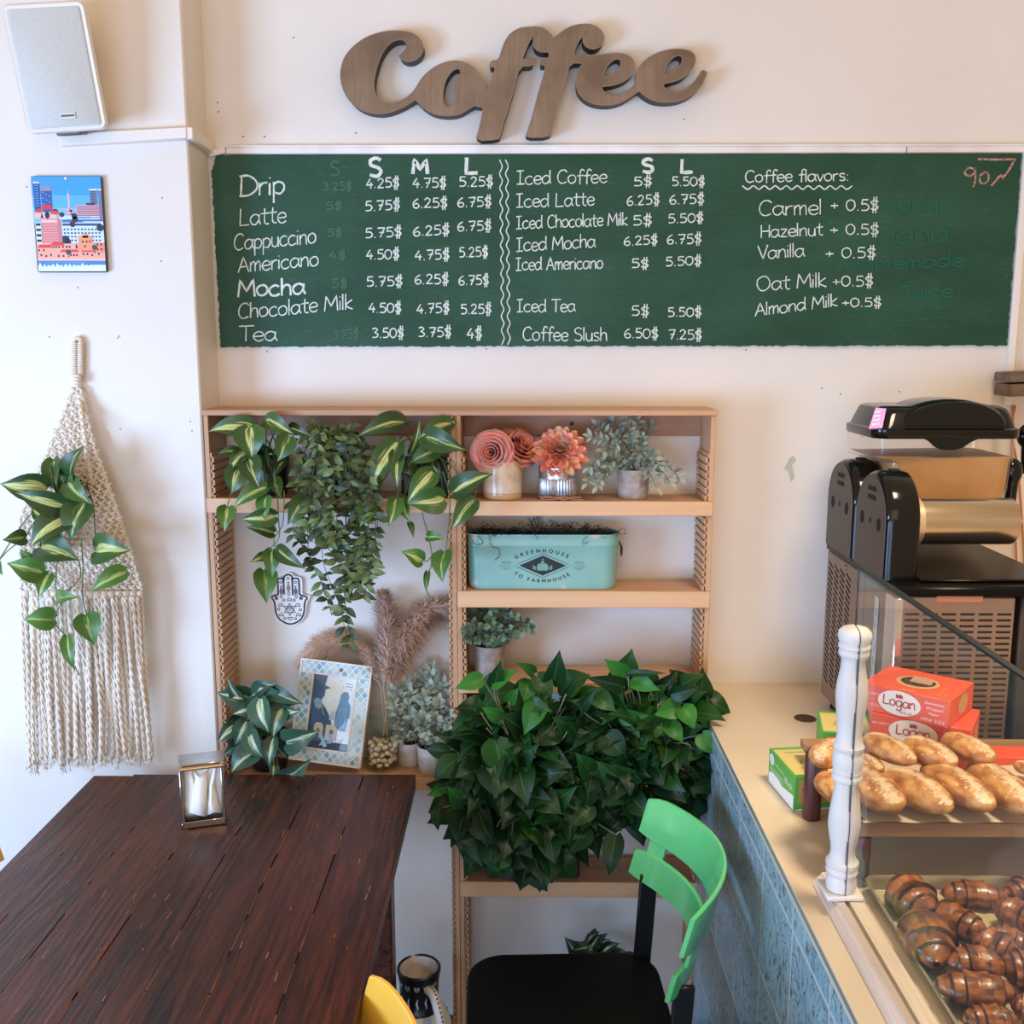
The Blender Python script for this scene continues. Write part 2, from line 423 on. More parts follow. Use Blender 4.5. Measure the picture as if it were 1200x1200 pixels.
# ---- handwriting: single-stroke letters
a_ = [(8, 8), (5, 10), (1.5, 8), (.5, 4.5), (2, 1), (5, .5), (8, 4.5)]
HW = {
 'a': (9.5, [a_, [(8.3, 10), (8, 4), (9.5, .3)]]), 'c': (8.5, [[(7.5, 8.5), (5, 10), (1.5, 8), (.5, 4.5), (2, 1), (5, .3), (8, 2)]]),
 'd': (9.5, [a_, [(8.3, 16.5), (8.2, 5), (8.8, .3)]]), 'e': (8.5, [[(1, 5), (7.5, 5.8), (7, 9), (4, 10), (1.2, 7.5), (.8, 4), (2.8, .8), (5.5, .4), (8, 2.2)]]),
 'f': (7, [[(8, 14.5), (6, 16.5), (4, 14.5), (3.5, 8), (3.3, -1)], [(.5, 9), (7, 9.5)]]), 'g': (9.5, [a_, [(8.3, 10), (8.2, 0), (7, -5), (3.5, -6), (1, -4)]]),
 'h': (8.5, [[(1, 16.5), (1, 0)], [(1, 6), (3.5, 9.8), (6.5, 9.3), (7.2, 5), (7.4, 0)]]), 'i': (2.6, [[(1, 9.5), (1, 0)], [(1, 13), (1.3, 13.8)]]),
 'k': (8, [[(1, 16.5), (1, 0)], [(7, 10), (1.2, 4.5), (7.5, 0)]]), 'l': (2.6, [[(1, 16.5), (1, 0)]]),
 'm': (11.2, [[(1, 10), (1, 0)], [(1, 6), (3, 9.7), (5, 9), (5.3, 0)], [(5.3, 6), (7.5, 9.7), (9.5, 9), (10, 0)]]),
 'n': (8.5, [[(1, 10), (1, 0)], [(1, 6), (3.8, 9.8), (6.5, 9), (7.2, 4), (7.4, 0)]]),
 'o': (9, [[(4.5, 10), (1.2, 8), (.6, 4.5), (2, 1), (4.8, .3), (7.6, 2.5), (8, 6.5), (6.5, 9.3), (4.3, 10)]]),
 'p': (8.5, [[(1, 10), (1, -6.5)], [(1, 8), (4, 10), (7.3, 8), (7.5, 4), (5, .6), (1.2, 2)]]), 'r': (6.5, [[(1, 10), (1, 0)], [(1, 6), (3, 9.3), (6, 9.8)]]),
 's': (7.5, [[(6.5, 8.8), (4, 10), (1.3, 8.6), (2, 6), (5.5, 4.4), (6.6, 2), (4, .3), (.8, 1.2)]]), 't': (7, [[(3.5, 15), (3.3, 3), (5, .3), (7, .8)], [(.3, 10), (7, 10.5)]]),
 'u': (8.5, [[(1, 10), (1.2, 3), (3.5, .3), (6.5, 2), (7.3, 10)], [(7.3, 10), (7.6, 0)]]), 'v': (8, [[(.5, 10), (4, .3), (4, .3), (7.5, 10)]]),
 'z': (8, [[(1, 9.8), (7, 10), (7, 10), (1, .5), (1, .5), (7.5, .5)]]),
 'A': (10.5, [[(0, 0), (5, 16), (5, 16), (10, 0)], [(2, 6), (8.3, 6)]]), 'C': (10.5, [[(10, 13.5), (7, 16), (3, 14.5), (.7, 9), (1.5, 3), (5, .2), (9.5, 2)]]),
 'D': (12, [[(1.5, 16), (1, 0)], [(0, 15.5), (6, 15.8), (11, 11), (11, 5), (6, .6), (0, .2)]]), 'H': (10, [[(1, 16), (1, 0)], [(9, 16), (9, 0)], [(1, 8), (9, 8.3)]]),
 'I': (8, [[(0, 15.5), (7, 16)], [(3.5, 15.7), (3.2, .3)], [(0, .2), (7.5, .5)]]), 'J': (9, [[(0, 15.5), (9, 16)], [(6, 15.7), (6, 4), (3, .5), (0, 3)]]),
 'L': (9.5, [[(1.5, 16), (1, .3), (1, .3), (9, .8)]]), 'M': (13, [[(0, 0), (1.5, 16), (1.5, 16), (6, 5), (6, 5), (11, 16), (11, 16), (12, 0)]]),
 'O': (13, [[(6, 16), (1.5, 13), (.6, 7), (3, 1.2), (7, .3), (11, 4), (11.5, 10), (9, 15), (5.7, 16)]]),
 'S': (10, [[(8.5, 14), (5.5, 16), (1.5, 14), (1.8, 10), (6.5, 7.8), (8.8, 4.5), (6, .4), (.8, 1.8)]]),
 'T': (10, [[(0, 15.5), (11, 16)], [(5.3, 15.7), (5, 0)]]), 'V': (9.5, [[(0, 16), (5, 0), (5, 0), (9.5, 16)]]),
 '0': (9.5, [[(4.5, 14), (1, 11), (.8, 4), (4, .3), (7.8, 4), (7.8, 11), (4.5, 14)]]), '2': (9, [[(1, 11), (3.5, 14), (6.8, 12), (6, 8), (1, .5), (1, .5), (8, .8)]]),
 '3': (9, [[(1, 12.5), (4, 14), (7, 11.5), (3.5, 7.8), (3.5, 7.8), (7.5, 5), (6, 1), (1, .8)]]), '4': (9.5, [[(5.5, 14), (.8, 5), (.8, 5), (8.5, 5.3)], [(6.3, 9), (6, 0)]]),
 '5': (9, [[(7.5, 14), (2, 14), (2, 14), (1.5, 8.3), (1.5, 8.3), (5, 8.8), (7.8, 5.5), (6, 1), (1, .8)]]), '6': (9, [[(6.5, 13.5), (2.5, 10), (1, 5), (2.5, .8), (6, .6), (7.5, 4), (5, 6.8), (1.5, 4.8)]]),
 '7': (9, [[(.5, 13.5), (8, 14), (8, 14), (3.5, 0)], [(2.5, 7), (7.5, 7.5)]]), '9': (9, [[(7.5, 11), (4, 14), (1, 11), (2, 7.5), (5.5, 7.5), (7.5, 11), (7, 5), (5, 0)]]),
 '$': (8.5, [[(7.5, 11), (4.5, 13), (1., 11), (2, 8.3), (5.5, 6.6), (7.2, 4), (4.5, 1.2), (.6, 2.6)], [(3.6, 17.5), (2.7, -3)], [(6.0, 17.5), (5.1, -3)]]),
 '.': (3.6, [[(1, 1.), (2, .4)]]), ':': (4, [[(1.4, 8), (2.2, 7.4)], [(1.4, 1.4), (2.2, .8)]]), '+': (9, [[(1, 6), (8, 6.2)], [(4.5, 9.6), (4.5, 2.5)]]), ' ': (6, []),
}
def hand(mb, fn, nrm, s, x0, x1, y0, y1, cap, wd, col=None, k=4):
    """write s from (x0,y0) to (x1,y1) in the frame of fn(x,y)->3d"""
    tot = sum(HW[c][0] for c in s); sx = (x1-x0)/tot; sy = cap/16; cur = 0; nrm = Vector(nrm); kk = 0
    for c in s:
        ad, st = HW[c]; jy = R.uniform(-.4, .4)
        for q in st:
            pts = cr([(a, b, 0) for a, b in q], k)
            P = []
            for v in pts:
                xx = x0+(cur+v.x)*sx; f = (xx-x0)/(x1-x0)
                P.append(fn(xx, y0+(y1-y0)*f-(v.y+jy)*sy))
            kk += 1; P = [p+nrm*(.00012*(kk % 7)) for p in P]      # later strokes lie on top of earlier ones
            strip(mb, P, nrm, [wd*R.uniform(.8, 1.15) for _ in P], col)
        cur += ad

# ---- leaves
PROF = {'heart': [(0, .30), (.06, .66), (.16, .95), (.28, 1.), (.42, .94), (.57, .77), (.72, .52), (.86, .24), (1, .01)],
        'oval': [(0, .08), (.12, .5), (.26, .85), (.42, 1.), (.58, .92), (.73, .68), (.86, .36), (.94, .14), (1, .01)],
        'lance': [(0, .1), (.25, .8), (.5, 1.), (.75, .7), (1, .02)],
        'petal': [(0, .3), (.2, .62), (.45, .95), (.65, 1.), (.8, .94), (.91, .7), (1, .2)],
        'round': [(0, .2), (.2, .8), (.5, 1.), (.8, .8), (1, .15)]}
def leaf(mb, base, tip, width, nrm, shape='heart', fold=.25, arch=.10, col=(.5, .5, .5), nu=4, twist=0):
    base, tip, nrm = Vector(base), Vector(tip), Vector(nrm); a = tip-base; L = a.length
    if L < 1e-6: return
    a /= L; n = nrm-a*nrm.dot(a); n = n.normalized() if n.length > 1e-4 else a.orthogonal().normalized(); s = a.cross(n)
    vs = []; uv = []; fs = []; pr = PROF[shape]; back = .1*L if shape == 'heart' else 0
    for j, (v, wv) in enumerate(pr):
        tw = twist*(v-.3); ss = s*math.cos(tw)+n*math.sin(tw); nn = n*math.cos(tw)-s*math.sin(tw)
        for i in range(nu+1):
            u = 2*i/nu-1
            p = base+a*(L*v-back*abs(u)**1.5*max(0, 1-v*2.2))+ss*(u*wv*width/2)
            p += nn*(fold*abs(u)**1.3*wv*width/2+arch*L*math.sin(PI*min(1, v*1.0)))
            vs.append(p); uv.append((i/nu, v))
    for j in range(len(pr)-1):
        for i in range(nu): fs.append((j*(nu+1)+i, j*(nu+1)+i+1, (j+1)*(nu+1)+i+1, (j+1)*(nu+1)+i))
    mb.add(vs, fs, uv, col)
def rc(a=.2, b=.9, g0=.35, g1=.75): return (R.uniform(a, b), R.uniform(g0, g1), R.random())

# ================================================================== the room
m_wall = M('wall_paint', (232, 225, 217), .55, var=(226, 218, 209), vs_=3, bump=.12, bs=30)
m_trim = M('trim_paint', (236, 228, 220), .4)
m_floor = M('floor_tile', (92, 82, 74), .4, var=(70, 62, 56), vs_=6)
w_back = struct(MB().box(-.7085, 2.4, 2.40, 2.52, 0, 2.95).build('wall_back', m_wall))
w_left = struct(MB().box(-2.7, -.7085, 2.26, 2.52, 0, 2.95, .004).build('wall_left', m_wall))
struct(MB().box(-2.7, 2.4, -2.6, 2.52, -.1, 0).build('floor', m_floor))
b = MB()
zt, zb = at(600, 170.5, y=2.39).z, at(600, 180, y=2.39).z
b.box(-.665, 1.118, 2.388, 2.4, zb, zt, .002); b.box(-.665, 1.118, 2.384, 2.4, zt-.004, zt+.001, .001)
b.obox((-.7, 2.386, zb-.006), (.035, 0, .008), (0, .014, 0), (-.002, 0, .012))
b.box(.853, .8545, 2.3865, 2.4, zb, zt-.004, col=(.3, .3, .3))
struct(b.build('trim_1', M('trim_paint_col', (236, 228, 220), .4, attr=True, var=(220, 210, 202), vs_=4)))
b = MB()
p0, p1 = at(75, 172.5, y=2.26), at(220, 164.5, y=2.26); hgt = .0245
b.obox((p0.x, 2.242, p0.z), (p1.x-p0.x+.004, 0, p1.z-p0.z), (0, .018, 0), (0, 0, hgt), .002)
b.obox((-.7085, 2.245, p1.z), (.016, 0, 0), (0, .15, -.004), (0, 0, hgt), .002)
struct(b.build('trim_2', m_trim))
b = MB(); b.box(1.114, 1.131, 2.384, 2.4, at(1190, 475, y=2.39).z, zt, .002)
struct(b.build('trim_3', m_trim))
# small nail holes and specks left in the paint
b = MB()
for px, py in ((58, 395), (138, 396), (141, 503), (223, 494), (225, 505), (64, 503), (31, 219), (190, 232), (189, 306), (91, 337), (140, 394)):
    p = at(px, py, y=2.2595); b.ell(p, .0018, .0006, .0014, 6, 4)
m_speck = M('speck', (110, 98, 90), .8); o = b.build('nail_holes', m_speck, w_left); o['kind'] = 'stuff'; b = MB()
for px, py in ((255, 120), (256, 131), (285, 160), (310, 160), (344, 44), (874, 410), (570, 409), (313, 412), (963, 455), (985, 462), (1054, 459), (1010, 512), (802, 140), (417, 156)):
    p = at(px, py, y=2.3995); b.ell(p, .0024, .0006, .0014, 6, 4)
o = b.build('nail_holes', m_speck, w_back); o['kind'] = 'stuff'
b = MB(); q = [(918, 552), (921, 545), (925, 537), (930, 534), (933, 539), (928, 545), (930, 553), (931, 560), (927, 565), (925, 556), (921, 549)]
b.prism([[at(*v, y=2.3990) for v in q]], (0, .0009, 0))
tag(b.build('wall_sticker', M('worn_sticker', (188, 194, 170), .7)), 'small pale green worn sticker scrap on the wall right of the shelf unit', 'sticker')

# ================================================================== chalkboard
pa, pb_ = at(252, 182, y=2.392), at(257, 408, y=2.392)
X0, X1, Z0, Z1 = -.692, 1.111, 1.7075, 2.1325
out = []
def edge(a, c, n, jx, jz):
    for i in range(n):
        t = i/n; out.append(Vector((a[0]+(c[0]-a[0])*t+R.uniform(-jx, jx), 2.392, a[1]+(c[1]-a[1])*t+R.uniform(-jz, jz))))
edge((X0-.006, Z0), (X1, Z0+.003), 240, .0006, .0016); edge((X1, Z0+.003), (X1, Z1), 70, .0016, .0006)
edge((X1, Z1), (X0+.004, Z1), 60, .0005, .0003); edge((X0+.004, Z1), (X0-.008, Z1-.035), 8, .001, .0006); edge((X0-.008, Z1-.035), (X0-.006, Z0), 70, .0016, .0006)
m, nt, bs = base_mat('chalkboard_green')
n1 = noise_(nt, 3, (1, 1, 2.2), 5); n2 = noise_(nt, 40, (1, 1, 6), 5)
c = ramp(nt, n1, lin((26, 68, 48)), lin((46, 88, 68)), .35, .75)
c = mixc(nt, math_(nt, 'MULTIPLY', ramp(nt, n2, (0, 0, 0), (1, 1, 1), .58, .8), math_(nt, 'MULTIPLY', n1, .35)), c, lin((140, 160, 145)))
nt.links.new(c, bs.inputs['Base Color']); bs.inputs['Roughness'].default_value = .55; bs.inputs['Specular IOR Level'].default_value = .3
board = thing('chalkboard', 'wide green chalkboard menu handwritten in white chalk under the coffee sign', 'chalkboard', (.21, 2.394, 1.92))
MB().prism([out], (0, .0075, 0)).build('board', m, board)
CH = lambda x, y: at(x, y, y=2.3912)
NB = Vector((0, -1, 0)); px_ = .00189
def chalk(name, items, col, wpx, smear=False):
    b = MB()
    for it in items:
        b = MB(); s, x0, x1, y0, y1, cap = it[:6]; hand(b, CH, NB, s, x0, x1, y0, y1, cap, (it[6] if len(it) > 6 else wpx)*px_); b.build(name, col, board)

m_chalk = M('white_chalk', (226, 232, 226), .9, var=(190, 205, 195), vs_=160, spec=.1, p0=.35, p1=.55)
left_names = [('Drip', 280.5, 334.5, 230, 228, 24, 2.3), ('Latte', 280, 336, 264.5, 261, 20), ('Cappuccino', 274, 371, 294, 285, 19), ('Americano', 279, 374, 320, 311, 18),
 ('Mocha', 279, 358, 348, 345, 20, 2.6), ('Chocolate Milk', 279, 414, 374, 362, 18), ('Tea', 280, 325, 400, 399.5, 18)]
heads = [('S', 432, 448.5, 207.5, 207.5, 22, 4.2), ('M', 483.6, 502.5, 203.6, 203.6, 17, 4.2), ('L', 544.5, 560.5, 203.6, 203.6, 19, 4.2), ('S', 752, 767, 202.5, 202.5, 16, 4.), ('L', 797, 812.6, 202.5, 202.5, 16, 4.)]
prices = [('4.25$', 428.5, 468.6, 221, 219.5, 13), ('4.75$', 483, 523.5, 220, 220, 13), ('5.25$', 537.6, 578.5, 219, 218.5, 13),
 ('5.75$', 427.5, 469.5, 248, 245, 13), ('6.25$', 483, 525, 244, 243.5, 13), ('6.75$', 535.5, 576.6, 243, 242, 13),
 ('5.75$', 427.5, 471.6, 279, 277.5, 13), ('6.25$', 483.6, 527.5, 277, 274.5, 13), ('6.75$', 535.5, 576.6, 271, 270, 13),
 ('4.50$', 428.5, 468.6, 304, 303.5, 13), ('4.75$', 485.5, 527.5, 305, 304, 13), ('5.25$', 537.6, 572.5, 302, 301, 13),
 ('5.75$', 429, 472.5, 336, 335.5, 13), ('6.25$', 485.5, 526.5, 333, 333, 13), ('6.75$', 537, 573.5, 334, 334, 13),
 ('4.50$', 431.5, 471, 366.5, 366.5, 13), ('4.75$', 487.5, 527.5, 368, 366, 13), ('5.25$', 539.5, 576.5, 368, 368, 13),
 ('3.50$', 435.6, 474, 396, 395.5, 13), ('3.75$', 489.6, 529.5, 395, 395, 13), ('4$', 546.6, 565.5, 397, 397, 14)]
iced = [('Iced Coffee', 605.7, 711.8, 216.5, 214.5, 16), ('Iced Latte', 605, 697, 243.5, 241, 16), ('Iced Chocolate Milk', 605, 736, 268.5, 264, 15), ('Iced Mocha', 605, 698, 295, 290, 16),
 ('Iced Americano', 604.5, 707, 317, 315, 15), ('Iced Tea', 605.7, 674.5, 366, 365.5, 15), ('Coffee Slush', 612.5, 712, 399, 400, 16),
 ('5$', 742, 765, 218, 218, 12), ('5.50$', 787, 826.6, 218, 218, 12), ('6.25$', 734, 773.7, 241, 239.5, 13), ('6.75$', 784, 826, 239.5, 239, 13),
 ('5$', 741, 765, 264.5, 264, 13), ('5.50$', 782.5, 825, 261.5, 260.5, 12), ('6.25$', 730.5, 771.3, 288, 286.5, 12), ('6.75$', 781, 822.7, 286, 285.5, 13),
 ('5$', 739.4, 761, 314, 314, 12), ('5.50$', 779.5, 822.7, 312, 310.5, 12), ('5$', 739.4, 761.5, 370, 370, 13), ('5.50$', 782, 822.7, 371, 371, 12), ('6.50$', 731, 772, 396.5, 396.5, 13), ('7.25$', 783, 823, 398, 398, 13)]
flav = [('Coffee flavors:', 873, 995.5, 214, 212, 14), ('Carmel', 889, 963.6, 253, 251.5, 18), ('+ 0.5$', 972, 1030.5, 247, 247, 15), ('Hazelnut', 891, 964.5, 278.5, 276, 15), ('+ 0.5$', 971.5, 1030.5, 275, 275.5, 14),
 ('Vanilla', 888, 943, 304, 300.5, 16), ('+ 0.5$', 966, 1027, 303, 302.5, 14), ('Oat Milk', 886.5, 969, 341.5, 336, 17), ('+0.5$', 974.5, 1024, 336, 335.5, 14), ('Almond Milk', 885, 982, 371, 358.5, 15), ('+0.5$', 985.5, 1033.5, 359.5, 359.5, 12)]
chalk('chalk_writing', left_names+heads+prices, m_chalk, 1.55)
for dx in (0, 7):
    b = MB(); pts = cr([CH(586.8+dx+(1.6 if i % 2 else -1.6)+i*.10, 187+i*8.35) for i in range(27)], 4); strip(b, pts, NB, 1.35*px_); b.build('chalk_line', m_chalk, board)
chalk('chalk_writing', iced, m_chalk, 1.45); chalk('chalk_writing', flav, m_chalk, 1.45); b = MB()
strip(b, cr([CH(870+i*6.43, 220+(2. if i % 2 else -2.4)) for i in range(21)], 3), NB, 1.6*px_)
b.build('chalk_line', m_chalk, board)
# pink scrawl, top right corner
b = MB(); Z5 = lambda q: [CH(840+u/3.333, 160+v/3.333) for u, v in q]
for q in ([(1008, 128), (985, 122), (968, 140), (985, 155), (1008, 140), (1008, 122), (1010, 165), (1002, 198)], [(1048, 138), (1028, 155), (1032, 182), (1056, 178), (1062, 150), (1046, 138)],
          [(1072, 192), (1100, 160), (1112, 150), (1112, 150), (1115, 165), (1115, 165), (1140, 132), (1165, 88), (1165, 88), (1105, 90), (1020, 88)]):
    P = cr(Z5(q), 5); strip(b, P, NB, [2.4*px_*R.uniform(.7, 1.2) for _ in P])
o = b.build('chalk_writing', M('pink_chalk', (196, 140, 126), .9, var=(120, 100, 84), vs_=220, p0=.42, p1=.55), board); o['label'] = 'pink chalk scrawl'
# half wiped old writing
b = MB()
for it in [('S', 387, 399, 206, 206, 17), ('3.25$', 378, 413, 223, 223, 11), ('5$', 381, 402, 246, 246, 10), ('5$', 383, 402, 277, 277, 10), ('4$', 385, 406, 304, 304, 11), ('5$', 388, 408, 337, 337, 11), ('3.25$', 390, 421, 398, 396, 12)]:
    b = MB(); hand(b, CH, NB, *it, 2.2*px_); o = b.build('wiped_chalk', M('ghost_chalk', (64, 104, 84), .9), board); o['label'] = 'faint half wiped chalk'
b = MB()
for it in [('mango', 1031, 1116, 249, 247, 18), ('nana', 1031, 1112, 286, 283, 22), ('Homemade', 990, 1130, 318, 312, 16), ('Juice', 1052, 1117, 352, 348, 16)]:
    b = MB(); hand(b, CH, NB, *it, 2.4*px_); o = b.build('wiped_chalk', M('teal_ghost_chalk', (30, 92, 74), .9), board); o['label'] = 'faint teal half wiped chalk'
b = MB()
strip(b, cr([CH(*q) for q in ((985, 335), (989, 348), (988, 366), (1000, 370), (1015, 362), (1025, 371))], 5), NB, 1.5*px_)
b.build('wiped_chalk', M('teal_ghost_chalk', (30, 92, 74), .9), board)['label'] = 'faint teal half wiped chalk'; b = MB()
strip(b, cr([CH(*q) for q in ((1030, 371), (1050, 376), (1085, 374), (1120, 371), (1140, 365))], 5), NB, 1.3*px_)
o = b.build('wiped_chalk', M('teal_ghost_chalk', (30, 92, 74), .9), board); o['label'] = 'faint teal half wiped chalk'

# ================================================================== coffee sign
A = lambda l: [(390+x/7.5, 20+y/7.5) for x, y in l]
B = lambda l: [(540+x/7.5, 20+y/7.5) for x, y in l]
D = lambda l: [(680+x/7.5, 20+y/7.5) for x, y in l]
outer = (A([(580, 340), (600, 370), (650, 393), (705, 388), (760, 352), (790, 305), (796, 250), (772, 198), (720, 150), (645, 126), (560, 120), (470, 125), (380, 145), (300, 175), (220, 225), (150, 290), (100, 360), (72, 450), (68, 530), (80, 600), (110, 680), (160, 750), (220, 800), (300, 836), (400, 852), (500, 840), (600, 800), (670, 762), (728, 722), (750, 752), (800, 802), (870, 845), (950, 865), (1050, 868), (1130, 848)])
 + B([(60, 810), (120, 775), (150, 785), (200, 790), (190, 850), (160, 990), (130, 1085), (330, 1075), (345, 1040), (390, 880), (430, 760), (470, 620), (515, 430), (630, 430), (634, 370), (545, 372), (545, 350), (570, 290), (600, 220), (640, 160), (674, 126), (645, 172), (635, 215), (642, 262), (668, 292), (715, 310), (780, 304), (773, 365), (705, 370), (695, 422), (748, 422), (735, 490), (690, 640), (640, 830), (590, 1000), (565, 1058), (768, 1055), (800, 1000), (830, 870), (880, 690), (930, 520), (960, 405), (1078, 402), (1040, 450), (1018, 525), (1015, 600), (1030, 660), (1070, 710), (1130, 750)])
 + D([(150, 770), (230, 776), (300, 768), (370, 745), (440, 702), (515, 645), (550, 680), (600, 715), (660, 740), (750, 750), (850, 742), (930, 715), (1000, 670), (1060, 610), (1100, 530), (1118, 485), (1070, 465), (1050, 500), (1010, 560), (960, 610), (900, 650), (840, 668), (780, 660), (745, 632), (722, 588), (800, 572), (880, 548), (950, 500), (1000, 430), (1015, 370), (1000, 322), (950, 292), (870, 280), (780, 285), (690, 310), (610, 350), (550, 400), (512, 450), (498, 500), (488, 560), (468, 602), (430, 642), (380, 676), (322, 697), (270, 698), (222, 674), (196, 644), (185, 610), (260, 605), (340, 585), (410, 550), (455, 505), (478, 450), (475, 400), (450, 355), (400, 328), (330, 317), (250, 322), (190, 332), (100, 338), (10, 338)])
 + B([(985, 345), (1010, 260), (1050, 190), (1110, 122)]) + D([(30, 160), (20, 205), (35, 248), (75, 275), (120, 284), (170, 262), (200, 222), (210, 170), (190, 125), (150, 90), (100, 68), (50, 60)])
 + B([(1020, 68), (950, 90), (880, 135), (815, 190), (790, 150), (740, 105), (680, 85), (600, 88), (520, 95), (440, 140), (390, 210), (360, 290), (335, 380), (268, 385), (250, 440), (305, 440), (290, 500), (260, 600), (233, 640), (215, 640), (205, 590), (180, 530), (140, 470), (80, 420)])
 + A([(1125, 390), (1060, 383), (980, 400), (900, 435), (830, 490), (780, 540), (745, 600), (720, 640), (690, 675), (640, 715), (580, 745), (500, 760), (440, 745), (400, 720), (370, 670), (358, 600), (365, 530), (385, 440), (420, 340), (470, 260), (530, 210), (590, 195), (632, 205), (650, 240), (642, 280), (612, 315)]))
holes = [A([(1110, 450), (1060, 462), (1010, 520), (980, 590), (965, 680), (970, 760), (1000, 800), (1050, 780), (1090, 715), (1065, 640), (1072, 580), (1105, 530), (1130, 490)]),
         D([(195, 540), (215, 470), (250, 410), (300, 370), (342, 368), (360, 395), (350, 440), (320, 485), (260, 520)]),
         D([(730, 510), (750, 440), (790, 380), (830, 345), (880, 335), (900, 360), (890, 410), (860, 450), (800, 490)])]
def chaikin(l, it=1):
    for _ in range(it):
        o = []
        for i in range(len(l)):
            a, c = l[i], l[(i+1) % len(l)]
            sharp = math.hypot(a[0]-c[0], a[1]-c[1])
            k = .25
            o += [(a[0]*(1-k)+c[0]*k, a[1]*(1-k)+c[1]*k), (a[0]*k+c[0]*(1-k), a[1]*k+c[1]*(1-k))]
        l = o
    return l
m, nt, bs = base_mat('brushed_bronze')
n1 = noise_(nt, 14, (22, 1, .7), 5); n2 = noise_(nt, 9, (1, 1, 1), 3)
c = ramp(nt, n1, lin((124, 108, 95)), lin((150, 132, 117)), .2, .8)
c = mixc(nt, ramp(nt, n2, (0, 0, 0), (1, 1, 1), .4, .7), c, lin((112, 96, 84)))
nt.links.new(c, bs.inputs['Base Color']); bs.inputs['Metallic'].default_value = .6; bs.inputs['Roughness'].default_value = .42
m_side = M('bronze_edge', (44, 37, 33), .5, .4)
YS = 2.356
loops = [[at(*q, y=YS) for q in chaikin(l)] for l in [outer]+holes]
b = MB(); b.prism(loops, (0, 2.399-YS, 0), side_mi=1)
for l in loops: strip(b, [p+Vector((0, -.0004, 0)) for p in l], NB, .0022, None, 2, True)  # rim highlight painted as a thin strip along the letter outlines
o = b.build('coffee_sign', [m, m_side, M('bronze_rim_highlight', (134, 118, 104), .4, .4)], loc=at(610, 95, y=2.38))
tag(o, 'bronze coloured metal script sign reading Coffee on the wall above the chalkboard', 'sign')

# ================================================================== wall speaker
c2, c3 = at(126, 152, y=2.172), at(32, 158, y=2.16); c0, c1 = at(8, 4, x=c3.x), at(106, 0, x=c2.x)
u = (c2-c3); v = (c0-c3+c1-c2)/2; u.normalize(); v = (v-u*v.dot(u)); H = v.length; v.normalize(); Wd = ((c1-c0).length+(c2-c3).length)/2
sp = thing('wall_speaker', 'white box loudspeaker with grey mesh grille high on the left wall', 'speaker', c3)
n = u.cross(v)
b = MB()
def rr(w_, h_, r, n_=5):
    o = []
    for cx, cy, a in ((w_/2-r, h_/2-r, 0), (-w_/2+r, h_/2-r, PI/2), (-w_/2+r, -h_/2+r, PI), (w_/2-r, -h_/2+r, 1.5*PI)):
        for i in range(n_+1): o.append((cx+r*math.cos(a+i*PI/2/n_), cy+r*math.sin(a+i*PI/2/n_)))
    return o
cc = c3+u*Wd/2+v*H/2
def loft(b, levels, mi=0, cap0=True, cap1=True, col=None):
    n_ = len(levels[0]); vs = [p for l in levels for p in l]; fs = []
    for i in range(len(levels)-1):
        for k in range(n_): fs.append((i*n_+k, i*n_+(k+1) % n_, (i+1)*n_+(k+1) % n_, (i+1)*n_+k))
    if cap0: fs.append(tuple(range(n_))[::-1])
    if cap1: fs.append(tuple((len(levels)-1)*n_+k for k in range(n_)))
    b.add(vs, fs, None, col, mi)
lv = []
for s_, dz in ((.62, -.105), (.80, -.07), (.97, -.022), (1, -.012), (1, -.003), (.975, .001), (.955, 0)):
    lv.append([cc+u*x+v*y+n*dz for x, y in rr(Wd*s_, H*(s_ if s_ > .9 else s_+.08), .014*s_)])
loft(b, lv)
b.build('cabinet', M('speaker_plastic', (232, 226, 218), .45), sp)
b = MB(); loft(b, [[cc+u*x+v*y+n*dz for x, y in rr(Wd*s_, H*s2, .006)] for s_, s2, dz in ((.87, .915, 0), (.87, .915, .0025), (.855, .905, .0035))])
m, nt, bs = base_mat('speaker_mesh')
tc = nd(nt, 'ShaderNodeTexCoord'); vo = nd(nt, 'ShaderNodeTexVoronoi'); vo.inputs['Scale'].default_value = 420; nt.links.new(tc.outputs['Object'], vo.inputs['Vector'])
nt.links.new(ramp(nt, vo.outputs['Distance'], lin((188, 190, 187)), lin((204, 206, 202)), .2, .5), bs.inputs['Base Color']); bs.inputs['Roughness'].default_value = .6
gr = b.build('grille', m, sp)
b = MB(); pl = Plane(cc+n*.0038, u, v)
b.obox(pl.p(-.006, -H*.395), u*.03, v*.012, n*.0015, .0005); b.build('badge', M('badge', (214, 212, 206), .35), gr)
b = MB(); pl2 = Plane(cc+n*.0055, u, v); ppoly(b, pl2, [(-.004, -H*.395+.004), (.022, -H*.395+.004), (.022, -H*.395+.008), (-.004, -H*.395+.008)]); 
b.build('badge_print', M('badge_dark', (90, 90, 88), .5), gr)
b = MB(); b.tube([cc-n*.06-v*.05, Vector((cc.x+.02, 2.25, cc.z-.06))], .012, 10); b.lathe([(.026, 0), (.026, .012)], (cc.x+.02, 2.247, cc.z-.06), 20, (0, 1, 0))
b.obox(cc-u*.03-v*(H*.5+.006)-n*.07, u*.05, v*.012, n*.05, .003)
b.build('bracket', M('bracket_metal', (120, 105, 100), .5, .4), sp)

